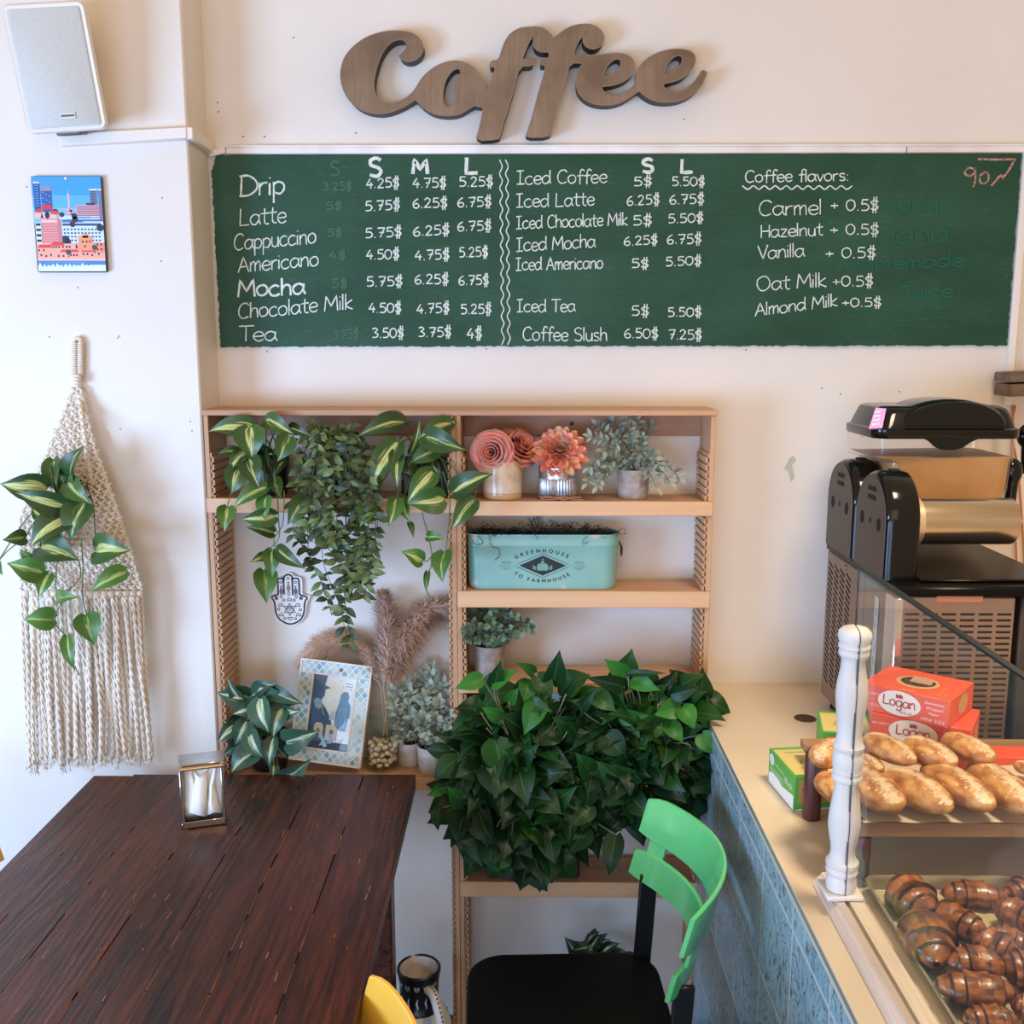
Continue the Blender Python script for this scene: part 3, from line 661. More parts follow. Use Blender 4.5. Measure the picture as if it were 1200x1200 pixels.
# ================================================================== city picture on the left wall
q0, q1, q2, q3 = at(43, 319, y=2.248), at(126, 319, y=2.248), at(118, 206, y=2.248), at(36, 206, y=2.248)
u = (q1-q0); Wp = (u.length+(q2-q3).length)/2; v = ((q3+q2)/2-(q0+q1)/2); Hp = v.length
pl = Plane((q0+q3+q1+q2)/4-u.normalized()*Wp/2-v.normalized()*Hp/2, u, v, .0002)
pic = thing('city_picture', 'small frameless picture of a pastel seaside city skyline on the left wall below the speaker', 'picture', pl.o)
b = MB(); b.obox(pl.o+Vector((0, .0, 0)), pl.u*Wp, pl.v*Hp, Vector((0, .011, 0)), .003); b.build('panel', M('panel_edge', (60, 66, 78), .5), pic)
pr = MB(); S_ = lambda x, y: ((x/730)*Wp, Hp-(y/1000)*Hp)
def rect(x0, y0, x1, y1, col, k=1.): ppoly(pr, pl, [S_(x0, y1), S_(x1, y1), S_(x1, y0), S_(x0, y0)], lin(col), 0, k)
def pg(pts, col, k=1.): ppoly(pr, pl, [S_(*p) for p in pts], lin(col), 0, k)
# sky in bands of one blue print
rect(6, 6, 724, 500, (70, 164, 222), 1); rect(6, 200, 724, 420, (98, 182, 228), 1.5); rect(6, 330, 724, 480, (130, 196, 230), 2)
rect(25, 60, 90, 360, (40, 90, 160), 3); rect(25, 60, 90, 80, (225, 200, 205), 3.5); rect(100, 105, 210, 370, (52, 100, 172), 3); rect(100, 105, 210, 155, (150, 150, 175), 3.5)
for i in range(9): rect(108+(i % 3)*32, 165+i*20, 130+(i % 3)*32, 172+i*20, (150, 170, 205), 3.5); rect(36, 95+i*26, 76, 103+i*26, (130, 160, 205), 3.5)
rect(368, 180, 392, 340, (205, 190, 205), 3); rect(355, 330, 410, 400, (215, 180, 195), 3); rect(378, 155, 384, 185, (200, 180, 190), 3); pg([(330, 400), (350, 350), (415, 350), (440, 400)], (200, 170, 190), 3)
for x in (610, 700): rect(x-8, 140, x+68 if x < 680 else 724, 300, (110, 130, 160), 3); rect(x-12, 136, x+70 if x < 680 else 724, 150, (235, 238, 240), 3.5)
for i in range(7): rect(612, 160+i*19, 660, 167+i*19, (60, 80, 110), 3.5)
rect(455, 300, 722, 450, (218, 168, 178), 4); rect(560, 280, 650, 302, (80, 60, 80), 4)
for i in range(6): rect(462, 316+i*22, 715, 325+i*22, (140, 100, 130), 4.5)
rect(690, 300, 722, 450, (150, 120, 150), 4.6)
rect(270, 410, 724, 700, (205, 226, 240), 4.2); rect(300, 450, 724, 480, (70, 120, 175), 4.8); rect(440, 420, 600, 440, (110, 160, 205), 4.8); rect(300, 490, 700, 515, (60, 90, 140), 4.8); rect(520, 470, 724, 478, (230, 240, 246), 5)
for r_ in range(4):
    for k in range(11): rect(310+k*36, 545+r_*38, 330+k*36, 560+r_*38, (50, 70, 110), 5)
for cx, cy, r_ in ((430, 415, 30), (435, 450, 32), (405, 500, 30), (300, 400, 26), (690, 535, 38), (235, 370, 30), (320, 660, 44), (350, 680, 30)): ppoly(pr, pl, [S_(cx+x, cy+y) for x, y in circ(0, 0, r_, 16)], lin((70, 58, 84) if cy < 505 else (42, 66, 84)), 0, 5.4)
rect(20, 380, 250, 440, (238, 190, 180), 5); pg([(90, 345), (115, 300), (190, 300), (215, 345)], (226, 62, 62), 5.6); pg([(15, 375), (60, 340), (90, 340), (90, 378)], (226, 70, 66), 5.6); pg([(180, 395), (200, 360), (250, 360), (285, 395)], (230, 80, 72), 5.7)
pg([(80, 435), (95, 380), (110, 435)], (50, 44, 60), 6); ppoly(pr, pl, [S_(150+x, 405+y) for x, y in circ(0, 0, 24, 16, 38)], lin((60, 50, 64)), 0, 6)
rect(85, 445, 290, 715, (232, 158, 160), 5.8); rect(250, 445, 290, 715, (205, 130, 140), 6); rect(85, 455, 250, 480, (245, 200, 196), 6.1)
for i in range(8): rect(90, 492+i*26, 248, 500+i*26, (196, 116, 126), 6.2)
rect(20, 480, 80, 700, (215, 225, 232), 5.5)
for i in range(4): rect(26, 490+i*56, 74, 515+i*56, (40, 52, 74), 6)
rect(20, 700, 724, 875, (240, 176, 160), 6.4); pg([(25, 745), (50, 712), (160, 712), (180, 745)], (226, 76, 72), 6.8); pg([(150, 720), (200, 682), (290, 690), (310, 720)], (228, 74, 70), 6.8); pg([(250, 790), (280, 762), (440, 762), (460, 790)], (232, 84, 78), 6.9); pg([(470, 790), (500, 752), (600, 752), (620, 790)], (232, 92, 84), 6.9)
rect(455, 620, 600, 770, (240, 160, 126), 7); rect(500, 600, 560, 640, (240, 160, 126), 7); rect(600, 690, 722, 800, (236, 150, 128), 6.8)
for x, y in [(40, 770), (90, 770), (190, 735), (220, 735), (250, 735), (290, 735), (330, 735), (360, 735), (60, 820), (110, 830), (160, 820), (240, 830), (290, 830), (370, 820), (400, 820), (430, 820), (500, 810), (540, 810), (590, 820), (650, 710), (690, 710), (650, 760), (690, 760), (660, 810), (500, 680), (540, 680), (575, 680), (520, 730)]: rect(x-9, y-11, x+9, y+11, (92, 60, 78), 7.4)
for cx, cy, r_ in ((620, 740, 28), (345, 790, 28)): ppoly(pr, pl, [S_(cx+x, cy+y) for x, y in circ(0, 0, r_, 16)], lin((70, 84, 98)), 0, 7.6); rect(cx-4, cy, cx+4, cy+60, (60, 60, 70), 7.5)
pg([(420, 750), (432, 690), (446, 750)], (40, 50, 62), 7.6)
rect(20, 850, 724, 885, (244, 190, 180), 7.8); rect(20, 880, 724, 992, (72, 140, 200), 8)
wav = [(20, 990)]+[(20+i*22, 950-(24 if i % 2 else 0)-R.random()*28) for i in range(33)]+[(724, 990)]; pg(wav, (226, 240, 248), 8.4)
for i in range(10): rect(R.uniform(20, 600), 895+i*6, R.uniform(100, 720), 899+i*6, (110, 172, 220), 8.2)
for q in range(7): rect(560+q*20, 922, 574+q*20, 946, (250, 250, 252), 8.8); 
for q in range(4): rect(590+q*26, 956, 608+q*26, 980, (250, 250, 252), 8.8)
ppoly(pr, pl, [S_(365+x, 28+y) for x, y in circ(0, 0, 13, 16)], lin((245, 245, 245)), 0, 9)
pr.build('print', M('glossy_print', (255, 255, 255), .25, attr=True), pic)

# ================================================================== shelf unit
m_ply = woodmat('birch_ply', (178, 132, 98), (218, 174, 134), 'x', 7, .5, .08)
m_plyz = woodmat('birch_ply_upright', (180, 136, 102), (216, 174, 134), 'z', 7, .5, .08)
m_front = woodmat('birch_ply_lipping', (210, 164, 122), (230, 188, 148), 'x', 5, .45, .05)
m_back = woodmat('birch_ply_rail', (150, 108, 84), (188, 142, 112), 'x', 4, .55, .06)
YF, YB = 2.262, 2.397
su = thing('shelf_unit', 'tall pale plywood shelf unit with notched sides against the back wall', 'shelf', (-.14, 2.33, 0))
XL, XM, XR = -.706, -.147, .4265
tp = .0105
for x in (XL, XM-tp-.0003, XM+.0003, XR-tp):
    MB().box(x, x+tp, YF, YB, 0, 1.5583, .0012).build('upright', m_plyz, su)
MB().box(XL-.003, XR+.004, YF-.004, YB, 1.5586, 1.5705, .0012).build('top_board', m_ply, su)
zr = at(700, 510.7, y=2.385).z
MB().box(XL+tp+.0002, XM-tp-.0006, 2.384, YB, zr, 1.5583, .001).build('back_rail', m_back, su)
MB().box(XM+tp+.0006, XR-tp-.0002, 2.384, YB, zr, 1.5583, .001).build('back_rail', m_back, su)
def notches(x, sgn):
    b = MB(); z = .06
    b.box(min(x, x+sgn*.0035), max(x, x+sgn*.0035), YF+.002, 2.382, .05, 1.475)
    while z < 1.47:
        b.obox((x, YF+.002, z), (sgn*.0085, 0, 0), (0, .12, 0), (0, 0, .0128), .0012); z += .0172
    b.build('notched_strip', m_plyz, su)
notches(XL+tp+.0002, 1); notches(XM-tp-.0006, -1); notches(XM+tp+.0006, 1); notches(XR-tp-.0002, -1)
def shelf(x0, x1, z0, z1):
    b = MB(); b.box(x0, x1, YF, 2.381, z0, z1, .001, mi=0); b.box(x0, x1, YF-.0075, YF-.0005, z0-.001, z1+.001, .0012, mi=1)
    b.build('shelf_board', [m_ply, m_front], su)
g = .0095
shelf(XL+.0005, XM-.0007, 1.3423, 1.3732); shelf(XL+tp+g, XM-tp-g, .684, .7116)
shelf(XM+.0007, XR-.0015, 1.3364, 1.3673); shelf(XM+.0007, XR-.0015, 1.1254, 1.1615); shelf(XM+.0007, XR-.0015, .9222, .9478); shelf(XM+.0007, XR-.0015, .4155, .4517)
b = MB(); 
p = at(670, 496.5, y=2.3836); b.lathe([(.005, 0), (.004, .002)], p, 12, (0, -1, 0)); b.build('screw', M('screw_dark', (40, 32, 30), .5), su)

# ================================================================== plants: helpers and leaf materials
ru = R.uniform
m_bras = leafmat('variegated_leaf', (16, 44, 24), (74, 122, 46), (204, 208, 130), (110, 146, 84), .36, .105)
m_bras_blue = leafmat('variegated_leaf_pale', (16, 50, 40), (52, 104, 78), (208, 216, 172), (130, 166, 136), .36, .10)
m_small = leafmat('trailing_leaf', (22, 42, 22), (108, 130, 72), None, (120, 140, 90), .45)
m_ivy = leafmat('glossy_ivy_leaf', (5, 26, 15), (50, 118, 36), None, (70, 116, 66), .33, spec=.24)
m_sage = leafmat('sage_leaf', (76, 90, 84), (158, 168, 148), None, (176, 188, 168), .65)
m_euc = leafmat('eucalyptus_leaf', (30, 52, 42), (122, 148, 112), None, (130, 158, 130), .55)
m_floorp = leafmat('dark_variegated_leaf', (16, 30, 20), (50, 74, 52), (190, 200, 180), (90, 110, 90), .4, .08)
m_stem = M('green_stem', (84, 104, 50), .5); m_stem_b = M('pale_stem', (122, 124, 96), .6); m_stem_d = M('brown_stem', (70, 66, 44), .6)
m_black = M('black_pot', (26, 27, 30), .45); m_conc = M('concrete_pot', (176, 166, 160), .8, var=(140, 128, 122), vs_=50, bump=.4, bs=160)
m_soil = M('soil', (46, 34, 26), .95, bump=.6, bs=200)
def pxleaf(b, bx, by, tx, ty, w_, Y, shape='heart', col=None, dy=.03, nr=None, fold=.34, arch=.17):
    A_ = at(bx, by, y=Y+ru(0, .012)); T = at(tx, ty, y=Y-ru(.3, 1)*dy)
    n_ = Vector(nr) if nr else Vector((ru(-.4, .4), -1, ru(.05, .6)))
    leaf(b, A_, T, w_*mpp(A_), n_, shape, fold, arch, col or rc(), 6, ru(-.3, .3)); return A_
def petiole(b, root, end, sag=.03, r=.0014):
    mid = (root+end)/2+Vector((ru(-.01, .01), -.01, sag)); b.tube(cr([root, mid, end], 5), r, 5)
def vine(b, pts, Y, r=.0013):
    b.tube(cr([at(x, y, y=Y) for x, y in pts], 6), r, 5)
def pot(name, label_part, c, r0, r1, h, mat, parent, rim=.003, segs=36):
    b = MB(); b.lathe([(r0*.96, 0), (r0, .003), (r1, h-.003), (r1-.001, h), (r1-rim, h), (r1-rim, h-.012)], c, segs, cap1=False); o = b.build(name, mat, parent)
    s = MB(); s.lathe([(0, h-.010), (r1-rim+.0005, h-.012)], c, segs, cap0=False, cap1=False); s.build('soil', m_soil, parent); return o

# ------------------------------------------------------------------ macrame hanger with its plant
mac = thing('macrame_hanger', 'cream macrame wall hanger with a knotted pocket and long rope fringe', 'macrame', at(90, 690, y=2.255))
m_rope = M('cotton_rope', (238, 226, 210), .85, var=(222, 206, 188), vs_=120, bump=.3, bs=400)
def lerp(a, c, t): return a+(c-a)*t
def tabl(t, tab):
    for (a, va), (c, vc) in zip(tab, tab[1:]):
        if t <= c: return va+(vc-va)*(t-a)/(c-a)
    return tab[-1][1]
xl = lambda t: tabl(t, [(0, 88), (.25, 64), (.5, 38), (.66, 24), (1, 26)])
xr_ = lambda t: tabl(t, [(0, 95), (.3, 112), (.55, 133), (.8, 153), (1, 167)])
def ms(s_, t):
    x = lerp(xl(t), xr_(t), s_); y = 455+t*236
    return at(x, y, y=2.246-.052*min(1, t*1.2)-.034*math.sin(PI*min(1, max(0, s_)))*min(1, t*1.5))
b = MB(); rows = 36; rr_ = .0031
for r_ in range(rows):
    t = (r_+.5)/rows; t2 = (r_+1.5)/rows; wpx = xr_(t)-xl(t); nc = max(1, round(wpx/9.5)); w2 = xr_(min(1, t2))-xl(min(1, t2)); nc2 = max(1, round(w2/9.5))
    for c_ in range(nc):
        s_ = (c_+.5+(.25 if r_ % 2 else -.25))/nc; s_ = min(.98, max(.02, s_))
        p = ms(s_, t); q = [ru(-.0008, .0008) for _ in range(3)]; p += Vector((q[0], 0, q[2]))
        k = 4.6*.00185
        b.tube([p+Vector((-k, .003, k*.75)), p+Vector((-k*.3, -.004, k*.15)), p+Vector((k*.3, -.004, -k*.2)), p+Vector((k, .003, -k*.8))], rr_, 6)
        b.tube([p+Vector((k, .002, k*.75)), p+Vector((k*.3, -.0015, k*.2)), p+Vector((-k*.3, -.0015, -k*.2)), p+Vector((-k, .002, -k*.8))], rr_*.9, 6)
for f in (lambda t: ms(0, t), lambda t: ms(1, t)):
    for i in range(46):
        t = i/46; p = f(t); p2 = f(min(1, t+.026)); sd = .0026 if i % 2 else -.0026
        b.tube([p+Vector((sd, -.002, 0)), (p+p2)/2+Vector((-sd, -.0055, 0)), p2+Vector((sd, -.002, 0))], .0034, 6)
# the upright cord that edges the pocket opening
vc = lambda t: at(lerp(93, 107, t), lerp(462, 566, t), y=2.19+.055*(1-min(1, t*2)))
for i in range(26):
    p, p2 = vc(i/26), vc((i+1.2)/26); sd = .0036 if i % 2 else -.0036
    b.tube([p+Vector((sd, 0, 0)), (p+p2)/2+Vector((-sd, -.005, 0)), p2+Vector((sd, 0, 0))], .0036, 6)
    b.tube([p+Vector((-sd, 0, 0)), (p+p2)/2+Vector((sd, -.002, 0)), p2+Vector((-sd, 0, 0))], .0033, 6)
# bottom row of tight knots
for i in range(17):
    p = ms((i+.5)/17, 1.0)
    for k in range(3): b.tube([p+Vector((-.0075, .002, -.004-k*.005)), p+Vector((0, -.004, -.006-k*.005)), p+Vector((.0075, .002, -.004-k*.005))], .0036, 6)
b.build('knotted_net', m_rope, mac, ang=180)
b = MB()
for sgn in (-1, 1):
    for k in range(15):
        p = at(91+sgn*3.6, 402+k*2.6, y=2.250); q = [p+Vector((.0052*math.cos(a), .0052*math.sin(a), 0)) for a in [2*PI*j/8 for j in range(8)]]
        b.tube(q, .0027, 6, closed=True)
b.tube(cr([at(87.4, 404, y=2.25), at(88, 398.5, y=2.25), at(91, 396.5, y=2.25), at(94, 398.5, y=2.25), at(94.6, 404, y=2.25)], 5), .0052, 8)
b.ell(at(91, 445, y=2.248), .009, .008, .012, 10, 8)
for k in range(3): b.tube([at(87, 441+k*4, y=2.238), at(91, 440+k*4, y=2.234), at(95, 442+k*4, y=2.238)], .003, 6)
b.tube([at(90, 447, y=2.245), at(88, 459, y=2.25)], .003, 6); b.tube([at(92, 447, y=2.245), at(95, 459, y=2.25)], .003, 6); b.tube([at(91, 447, y=2.243), at(91, 462, y=2.245)], .003, 6)
b.build('hanging_loop', m_rope, mac, ang=180)
b = MB(); b.lathe([(.0012, -.012), (.0012, .004), (.003, .0045), (.003, .006)], at(91, 400.5, y=2.250), 10, (0, -1, 0)); b.build('nail', M('nail', (90, 84, 80), .4, .7), mac)
for i in range(44):
    s_ = (i+.5)/44; p0 = ms(s_, 1.03)+Vector((ru(-.003, .003), ru(-.012, .012), 0)); xe = lerp(30, 181, s_)+ru(-3, 3); ye = lerp(897, 884, s_)+ru(-9, 6)
    p1 = at(xe, ye, y=2.205+ru(-.03, .012)); b = MB(); N_ = 46; ph = ru(0, 6); w1, w2 = ru(-.006, .006), ru(0, 6)
    for sg in (0, PI):
        pts = []
        for k in range(N_+1):
            t = k/N_; c_ = p0.lerp(p1, t)+Vector((w1*math.sin(t*5+w2), 0, 0)); an = ph+sg+t*2*PI*9
            pts.append(c_+Vector((.0024*math.cos(an), .0024*math.sin(an), 0)))
        b.tube(pts, .0027, 5)
    for k in range(7): b.tube([p1, p1+Vector((ru(-.007, .007), ru(-.006, .004), -ru(.008, .02)))], [.0016, .0006], 4)
    b.build('fringe_strand', m_rope, mac, ang=180)

pl_m = thing('trailing_philodendron', 'green and yellow variegated philodendron in the macrame hanger on the left wall', 'plant', at(90, 600, y=2.21))
b = MB(); st = MB(); root = at(88, 585, y=2.19); Zm = lambda x, y: (x/2.222, 380+y/2.222)
for (bx, by, tx, ty, w_, Y, g) in [(140, 352, 150, 440, 50, 2.165, .3), (120, 430, 0, 415, 72, 2.13, .9), (170, 475, 40, 438, 62, 2.12, .75), (186, 408, 222, 316, 66, 2.16, .3), (178, 412, 240, 470, 56, 2.13, .5),
        (218, 466, 186, 562, 78, 2.115, .55), (178, 500, 78, 582, 76, 2.11, .8), (108, 578, 208, 615, 84, 2.10, .55), (250, 588, 342, 588, 80, 2.13, .75), (328, 645, 238, 694, 52, 2.12, .5), (108, 648, 18, 622, 62, 2.11, .45),
        (66, 556, 6, 562, 42, 2.13, .3), (150, 716, 206, 712, 42, 2.10, .3), (142, 768, 62, 768, 60, 2.10, .35), (225, 757, 246, 836, 66, 2.10, .3), (176, 812, 196, 902, 34, 2.10, .25), (-8, 622, 8, 654, 22, 2.12, .2),
        (124, 502, 82, 470, 42, 2.15, .9), (104, 624, 52, 584, 46, 2.14, .2), (130, 650, 100, 712, 42, 2.12, .6), (196, 452, 130, 360, 60, 2.175, .15), (200, 520, 150, 500, 60, 2.14, .3), (150, 585, 120, 520, 56, 2.15, .2), (232, 480, 205, 430, 46, 2.15, .3)]:
    e = pxleaf(b, *Zm(bx, by), *Zm(tx, ty), w_/2.222*1.05, Y, 'heart', (ru(.05, .5) if by < 600 else ru(.5, .95), g, R.random()))
    if by < 640: petiole(st, root+Vector((ru(-.03, .03), 0, ru(-.02, .04))), e)
vine(st, [Zm(150, 610), Zm(145, 680), Zm(160, 720), Zm(140, 768), Zm(160, 800), Zm(178, 815)], 2.105); vine(st, [Zm(212, 560), Zm(216, 640), Zm(214, 700), Zm(225, 757)], 2.108); vine(st, [Zm(60, 560), Zm(20, 590), Zm(-8, 622)], 2.13); vine(st, [Zm(195, 890), Zm(205, 915)], 2.09)
vine(st, [Zm(205, 615), Zm(208, 660), Zm(170, 700), Zm(150, 716)], 2.105)
b.build('foliage', m_bras, pl_m, ang=180); st.build('stem', m_stem, pl_m, ang=180)
b = MB(); b.lathe([(.03, 0), (.042, .075), (.039, .075)], at(88, 600, y=2.235)-Vector((0, .0, .0)), 24); b.build('pot', m_black, pl_m)

# ------------------------------------------------------------------ two philodendrons on the top left shelf
Zt = lambda x, y: (230+x/3.636, 470+y/3.636)
def shelf_phil(label, potpx, leaves, vines, kind):
    c_ = at(potpx, 575, y=2.335); c_.z = 1.3737
    th = thing('potted_philodendron', label, 'plant', c_); b = MB(); st = MB(); root = c_+Vector((0, 0, .085))
    if kind == 'round': pot('pot', '', c_, .036, .044, .085, m_black, th)
    else:
        p = MB(); p.obox(c_+Vector((-.055, -.03, 0)), (.11, 0, 0), (0, .06, 0), (0, 0, .085), .006); p.build('pot', m_black, th)
    for (bx, by, tx, ty, w_, Y, lt, g) in leaves:
        e = pxleaf(b, *Zt(bx, by), *Zt(tx, ty), w_/3.636*1.05, Y, 'heart', (lt+ru(-.1, .1), g, R.random()))
        if by < 440: petiole(st, root+Vector((ru(-.02, .02), ru(-.02, .02), 0)), e, .035)
    for Y, pts in vines: vine(st, [Zt(*q) for q in pts], Y)
    b.build('foliage', m_bras, th, ang=180); st.build('stem', m_stem, th, ang=180)
shelf_phil('variegated philodendron at the left end of the top left shelf', 318, [
    (245, 112, 52, 130, 92, 2.25, .35, .95), (300, 78, 418, 142, 78, 2.24, .3, .7), (232, 112, 236, 252, 128, 2.225, .35, .6), (396, 152, 345, 258, 88, 2.22, .3, .3), (216, 214, 138, 302, 70, 2.225, .35, .8),
    (222, 244, 268, 374, 98, 2.215, .25, .35), (186, 284, 148, 398, 98, 2.21, .3, .5), (296, 368, 160, 456, 78, 2.205, .5, .7), (136, 452, 120, 556, 80, 2.205, .8, .4), (300, 408, 295, 508, 72, 2.20, .85, .4),
    (472, 418, 388, 528, 90, 2.20, .2, .3), (338, 490, 192, 503, 80, 2.20, .4, .7), (330, 562, 212, 540, 66, 2.205, .45, .5), (326, 634, 324, 752, 76, 2.20, .6, .35), (348, 634, 468, 716, 70, 2.20, .3, .4),
    (296, 664, 228, 688, 46, 2.205, .6, .8), (290, 722, 300, 862, 98, 2.195, .8, .3), (398, 115, 492, 148, 52, 2.26, .1, .3), (182, 215, 92, 226, 44, 2.24, .2, .3), (330, 300, 300, 200, 70, 2.27, .1, .2), (330, 330, 360, 420, 60, 2.25, .5, .4), (300, 220, 250, 160, 60, 2.28, .1, .3), (380, 250, 330, 330, 60, 2.26, .1, .2)],
    [(2.205, [(330, 300), (345, 400), (350, 500), (352, 580), (310, 640), (292, 722)]), (2.205, [(300, 330), (300, 408)]), (2.208, [(200, 260), (140, 420), (136, 452)]), (2.205, [(375, 380), (368, 520), (330, 590), (345, 634)]), (2.2, [(372, 560), (400, 540), (450, 545)])], 'round')
shelf_phil('variegated philodendron at the right end of the top left shelf', 500, [
    (885, 92, 688, 150, 98, 2.25, .25, .45), (858, 178, 748, 374, 114, 2.21, .3, .75), (850, 218, 856, 368, 66, 2.20, .35, .6), (914, 218, 952, 78, 38, 2.25, .7, .8), (1085, 96, 945, 160, 80, 2.24, .35, .7),
    (978, 150, 1154, 210, 102, 2.215, .2, .35), (1032, 203, 902, 268, 84, 2.215, .2, .3), (1006, 302, 898, 434, 96, 2.205, .6, .75), (1054, 418, 900, 438, 112, 2.20, .45, .6), (736, 438, 698, 534, 82, 2.205, .8, .4),
    (852, 418, 820, 536, 74, 2.20, .7, .5), (880, 428, 912, 518, 58, 2.205, .7, .5), (908, 518, 926, 584, 28, 2.205, .4, .2), (1098, 385, 1268, 310, 100, 2.19, .2, .6), (1184, 424, 1088, 545, 88, 2.19, .3, .55),
    (1060, 644, 1050, 774, 92, 2.195, .75, .3), (962, 682, 872, 640, 74, 2.20, .8, .7), (984, 578, 1064, 585, 48, 2.205, .7, .5), (986, 728, 984, 824, 28, 2.205, .6, .2), (1080, 90, 1110, 100, 50, 2.26, .3, .6), (960, 330, 870, 300, 70, 2.26, .15, .3), (1000, 260, 1050, 340, 60, 2.27, .1, .3), (900, 260, 940, 340, 60, 2.27, .2, .3)],
    [(2.205, [(990, 320), (962, 440), (968, 500), (985, 560), (1002, 640), (1003, 690), (984, 760), (985, 820), (1012, 842)]), (2.2, [(1050, 300), (1078, 400), (1076, 520), (1062, 644)]), (2.2, [(1003, 660), (985, 680), (962, 682)]), (2.195, [(1090, 250), (1130, 330), (1190, 370), (1180, 424)])], 'box')

# ------------------------------------------------------------------ trailing small-leaf plant, centre of that shelf
c_ = at(390, 575, y=2.33); c_.z = 1.3737
th = thing('trailing_vine_plant', 'small leaved green vine spilling from the middle of the top left shelf', 'plant', c_)
pot('pot', '', c_, .04, .05, .095, m_black, th)
b = MB(); st = MB()
for i in range(27):
    x0 = lerp(346, 446, (i+.5)/27)+ru(-6, 6); frac = R.random()**1.15
    yend = lerp(585, 772, frac); xb = lerp(x0, lerp(388, 446, R.random()), min(1, max(0, (yend-560)/190)))
    a0 = c_+Vector((ru(-.035, .035), ru(-.03, .01), .088)); yy = 2.205+ru(-.03, .03)
    lip = at(lerp(x0, 397, .25), 560+ru(-30, 10), y=yy+.01); top = a0.lerp(lip, .5)+Vector((0, 0, ru(.03, .075)))
    e1 = at(x0, lerp(590, yend, .35), y=yy); e2 = at((x0+xb)/2+ru(-6, 6), lerp(590, yend, .7), y=yy+ru(-.01, .01)); e3 = at(xb, yend, y=yy+ru(-.02, .01))
    pts = cr([a0, top, lip, e1, e2, e3] if yend > 600 else [a0, top, lip, e1], 9); st.tube(pts, .0009, 4)
    for k in range(4, len(pts)-1, 2 if yend > 640 else 3):
        t = (pts[k+1]-pts[k]).normalized()
        for sg in (-1, 1):
            if R.random() < .12: continue
            d = (Vector((sg*ru(.5, 1), ru(-.7, .2), ru(-.7, .35)))+t*.3).normalized(); L = ru(.02, .036)
            leaf(b, pts[k], pts[k]+d*L, L*ru(.38, .52), Vector((ru(-.7, .7), -1, ru(-.2, .9))), 'oval', .3, .12, (R.random()**1.7, .5, R.random()), 2)
for i in range(85):        # the dense crown over the pot
    p = at(ru(345, 450), ru(510, 590), y=ru(2.215, 2.30)); d = Vector((ru(-1, 1), ru(-1, 0), ru(-.8, .5))).normalized(); L = ru(.02, .034)
    leaf(b, p, p+d*L, L*ru(.42, .55), Vector((ru(-.5, .5), -1, ru(.2, 1))), 'oval', .2, .12, (R.random()**1.8*.9, .5, R.random()), 2)
b.build('foliage', m_small, th, ang=180); st.build('stem', m_stem_d, th, ang=180)

# ------------------------------------------------------------------ flower pots on the top right shelf
def petal_layers(b, c, ax, spec, tone, deep):
    ax = Vector(ax).normalized(); t = ax.orthogonal().normalized(); s = ax.cross(t)
    for (n_, r, h, curl, z0) in spec:
        a0 = ru(0, 6)
        for k in range(n_):
            an = a0+2*PI*k/n_+ru(-.12, .12); jr = ru(.95, 1.05); wob = ru(0, 6); cl = tuple(x*ru(.9, 1.06) for x in tone); hw = PI/n_*1.35
            def fn(u, v):
                uu = 2*u-1; a = an+uu*hw; rad = r*jr*(.50+.50*v**.8)*(1+.05*uu)+curl*max(0, v-.6)**2*6
                z = z0+h*v*(1-.30*uu*uu)-curl*max(0, v-.7)**2*5+.0012*math.sin(uu*5+wob)*v
                return c+(t*math.cos(a)+s*math.sin(a))*rad+ax*z
            cols = [lin(tuple(deep[q]+(cl[q]-deep[q])*min(1, (j+.5)/8*1.15) for q in range(3))) for j in range(9) for i in range(10)]  # petal bases darkened in the colour, shading the gaps between petals
            b.grid(fn, 10, 9, cols, uv=False)
c_ = at(589, 586.5, y=2.312); c_.z = 1.3678
rp = thing('rose_pot', 'cream ceramic cup holding two coral roses on the top right shelf', 'flower pot', c_)
b = MB(); rad = .0447
b.lathe([(rad*.95, 0), (rad, .004), (rad, .013), (rad*1.012, .0135), (rad*1.012, .0155), (rad, .016), (rad, .083), (rad*.98, .086), (rad*.93, .086), (rad*.93, .07)], c_, 40, cap1=False,
        cols=[lin((206, 172, 130))]*3+[lin((196, 166, 136))]*2+[lin((222, 206, 186))]*8)
b.build('cup', M('cream_glaze', (255, 255, 255), .22, attr=True, var=(225, 212, 200), vs_=30), rp)
m_pet = M('petal', (255, 255, 255), .6, attr=True, var=(240, 226, 220), vs_=40)
spec = [(2, .0055, .031, .001, .0), (3, .0115, .032, .0015, -.001), (4, .018, .032, .002, -.002), (5, .025, .030, .003, -.003), (5, .032, .027, .005, -.006), (6, .039, .020, .007, -.008), (6, .044, .012, .008, -.010)]
b = MB(); petal_layers(b, at(577, 530, y=2.285), (-.16, -.97, .10), spec, (242, 170, 156), (150, 52, 46)); b.build('rose_bloom', m_pet, rp, ang=180)
b = MB(); petal_layers(b, at(608, 524, y=2.312), (.50, -.55, .50), spec, (232, 156, 130), (150, 56, 40)); b.build('rose_bloom', m_pet, rp, ang=180)
b = MB(); b.tube([c_+Vector((0, 0, .07)), at(583, 545, y=2.31), at(577, 531, y=2.30)], .003, 6); b.tube([c_+Vector((.005, 0, .07)), at(606, 535, y=2.32), at(610, 524, y=2.318)], .003, 6); b.build('stem', m_stem, rp)
c_ = at(654, 584, y=2.312); c_.z = 1.3678
dp = thing('dahlia_pot', 'ribbed galvanised tin with coral dahlia and twine on the top right shelf', 'flower pot', c_)
b = MB(); fl = lambda an: .022*math.cos(an*40)
rad = .0445
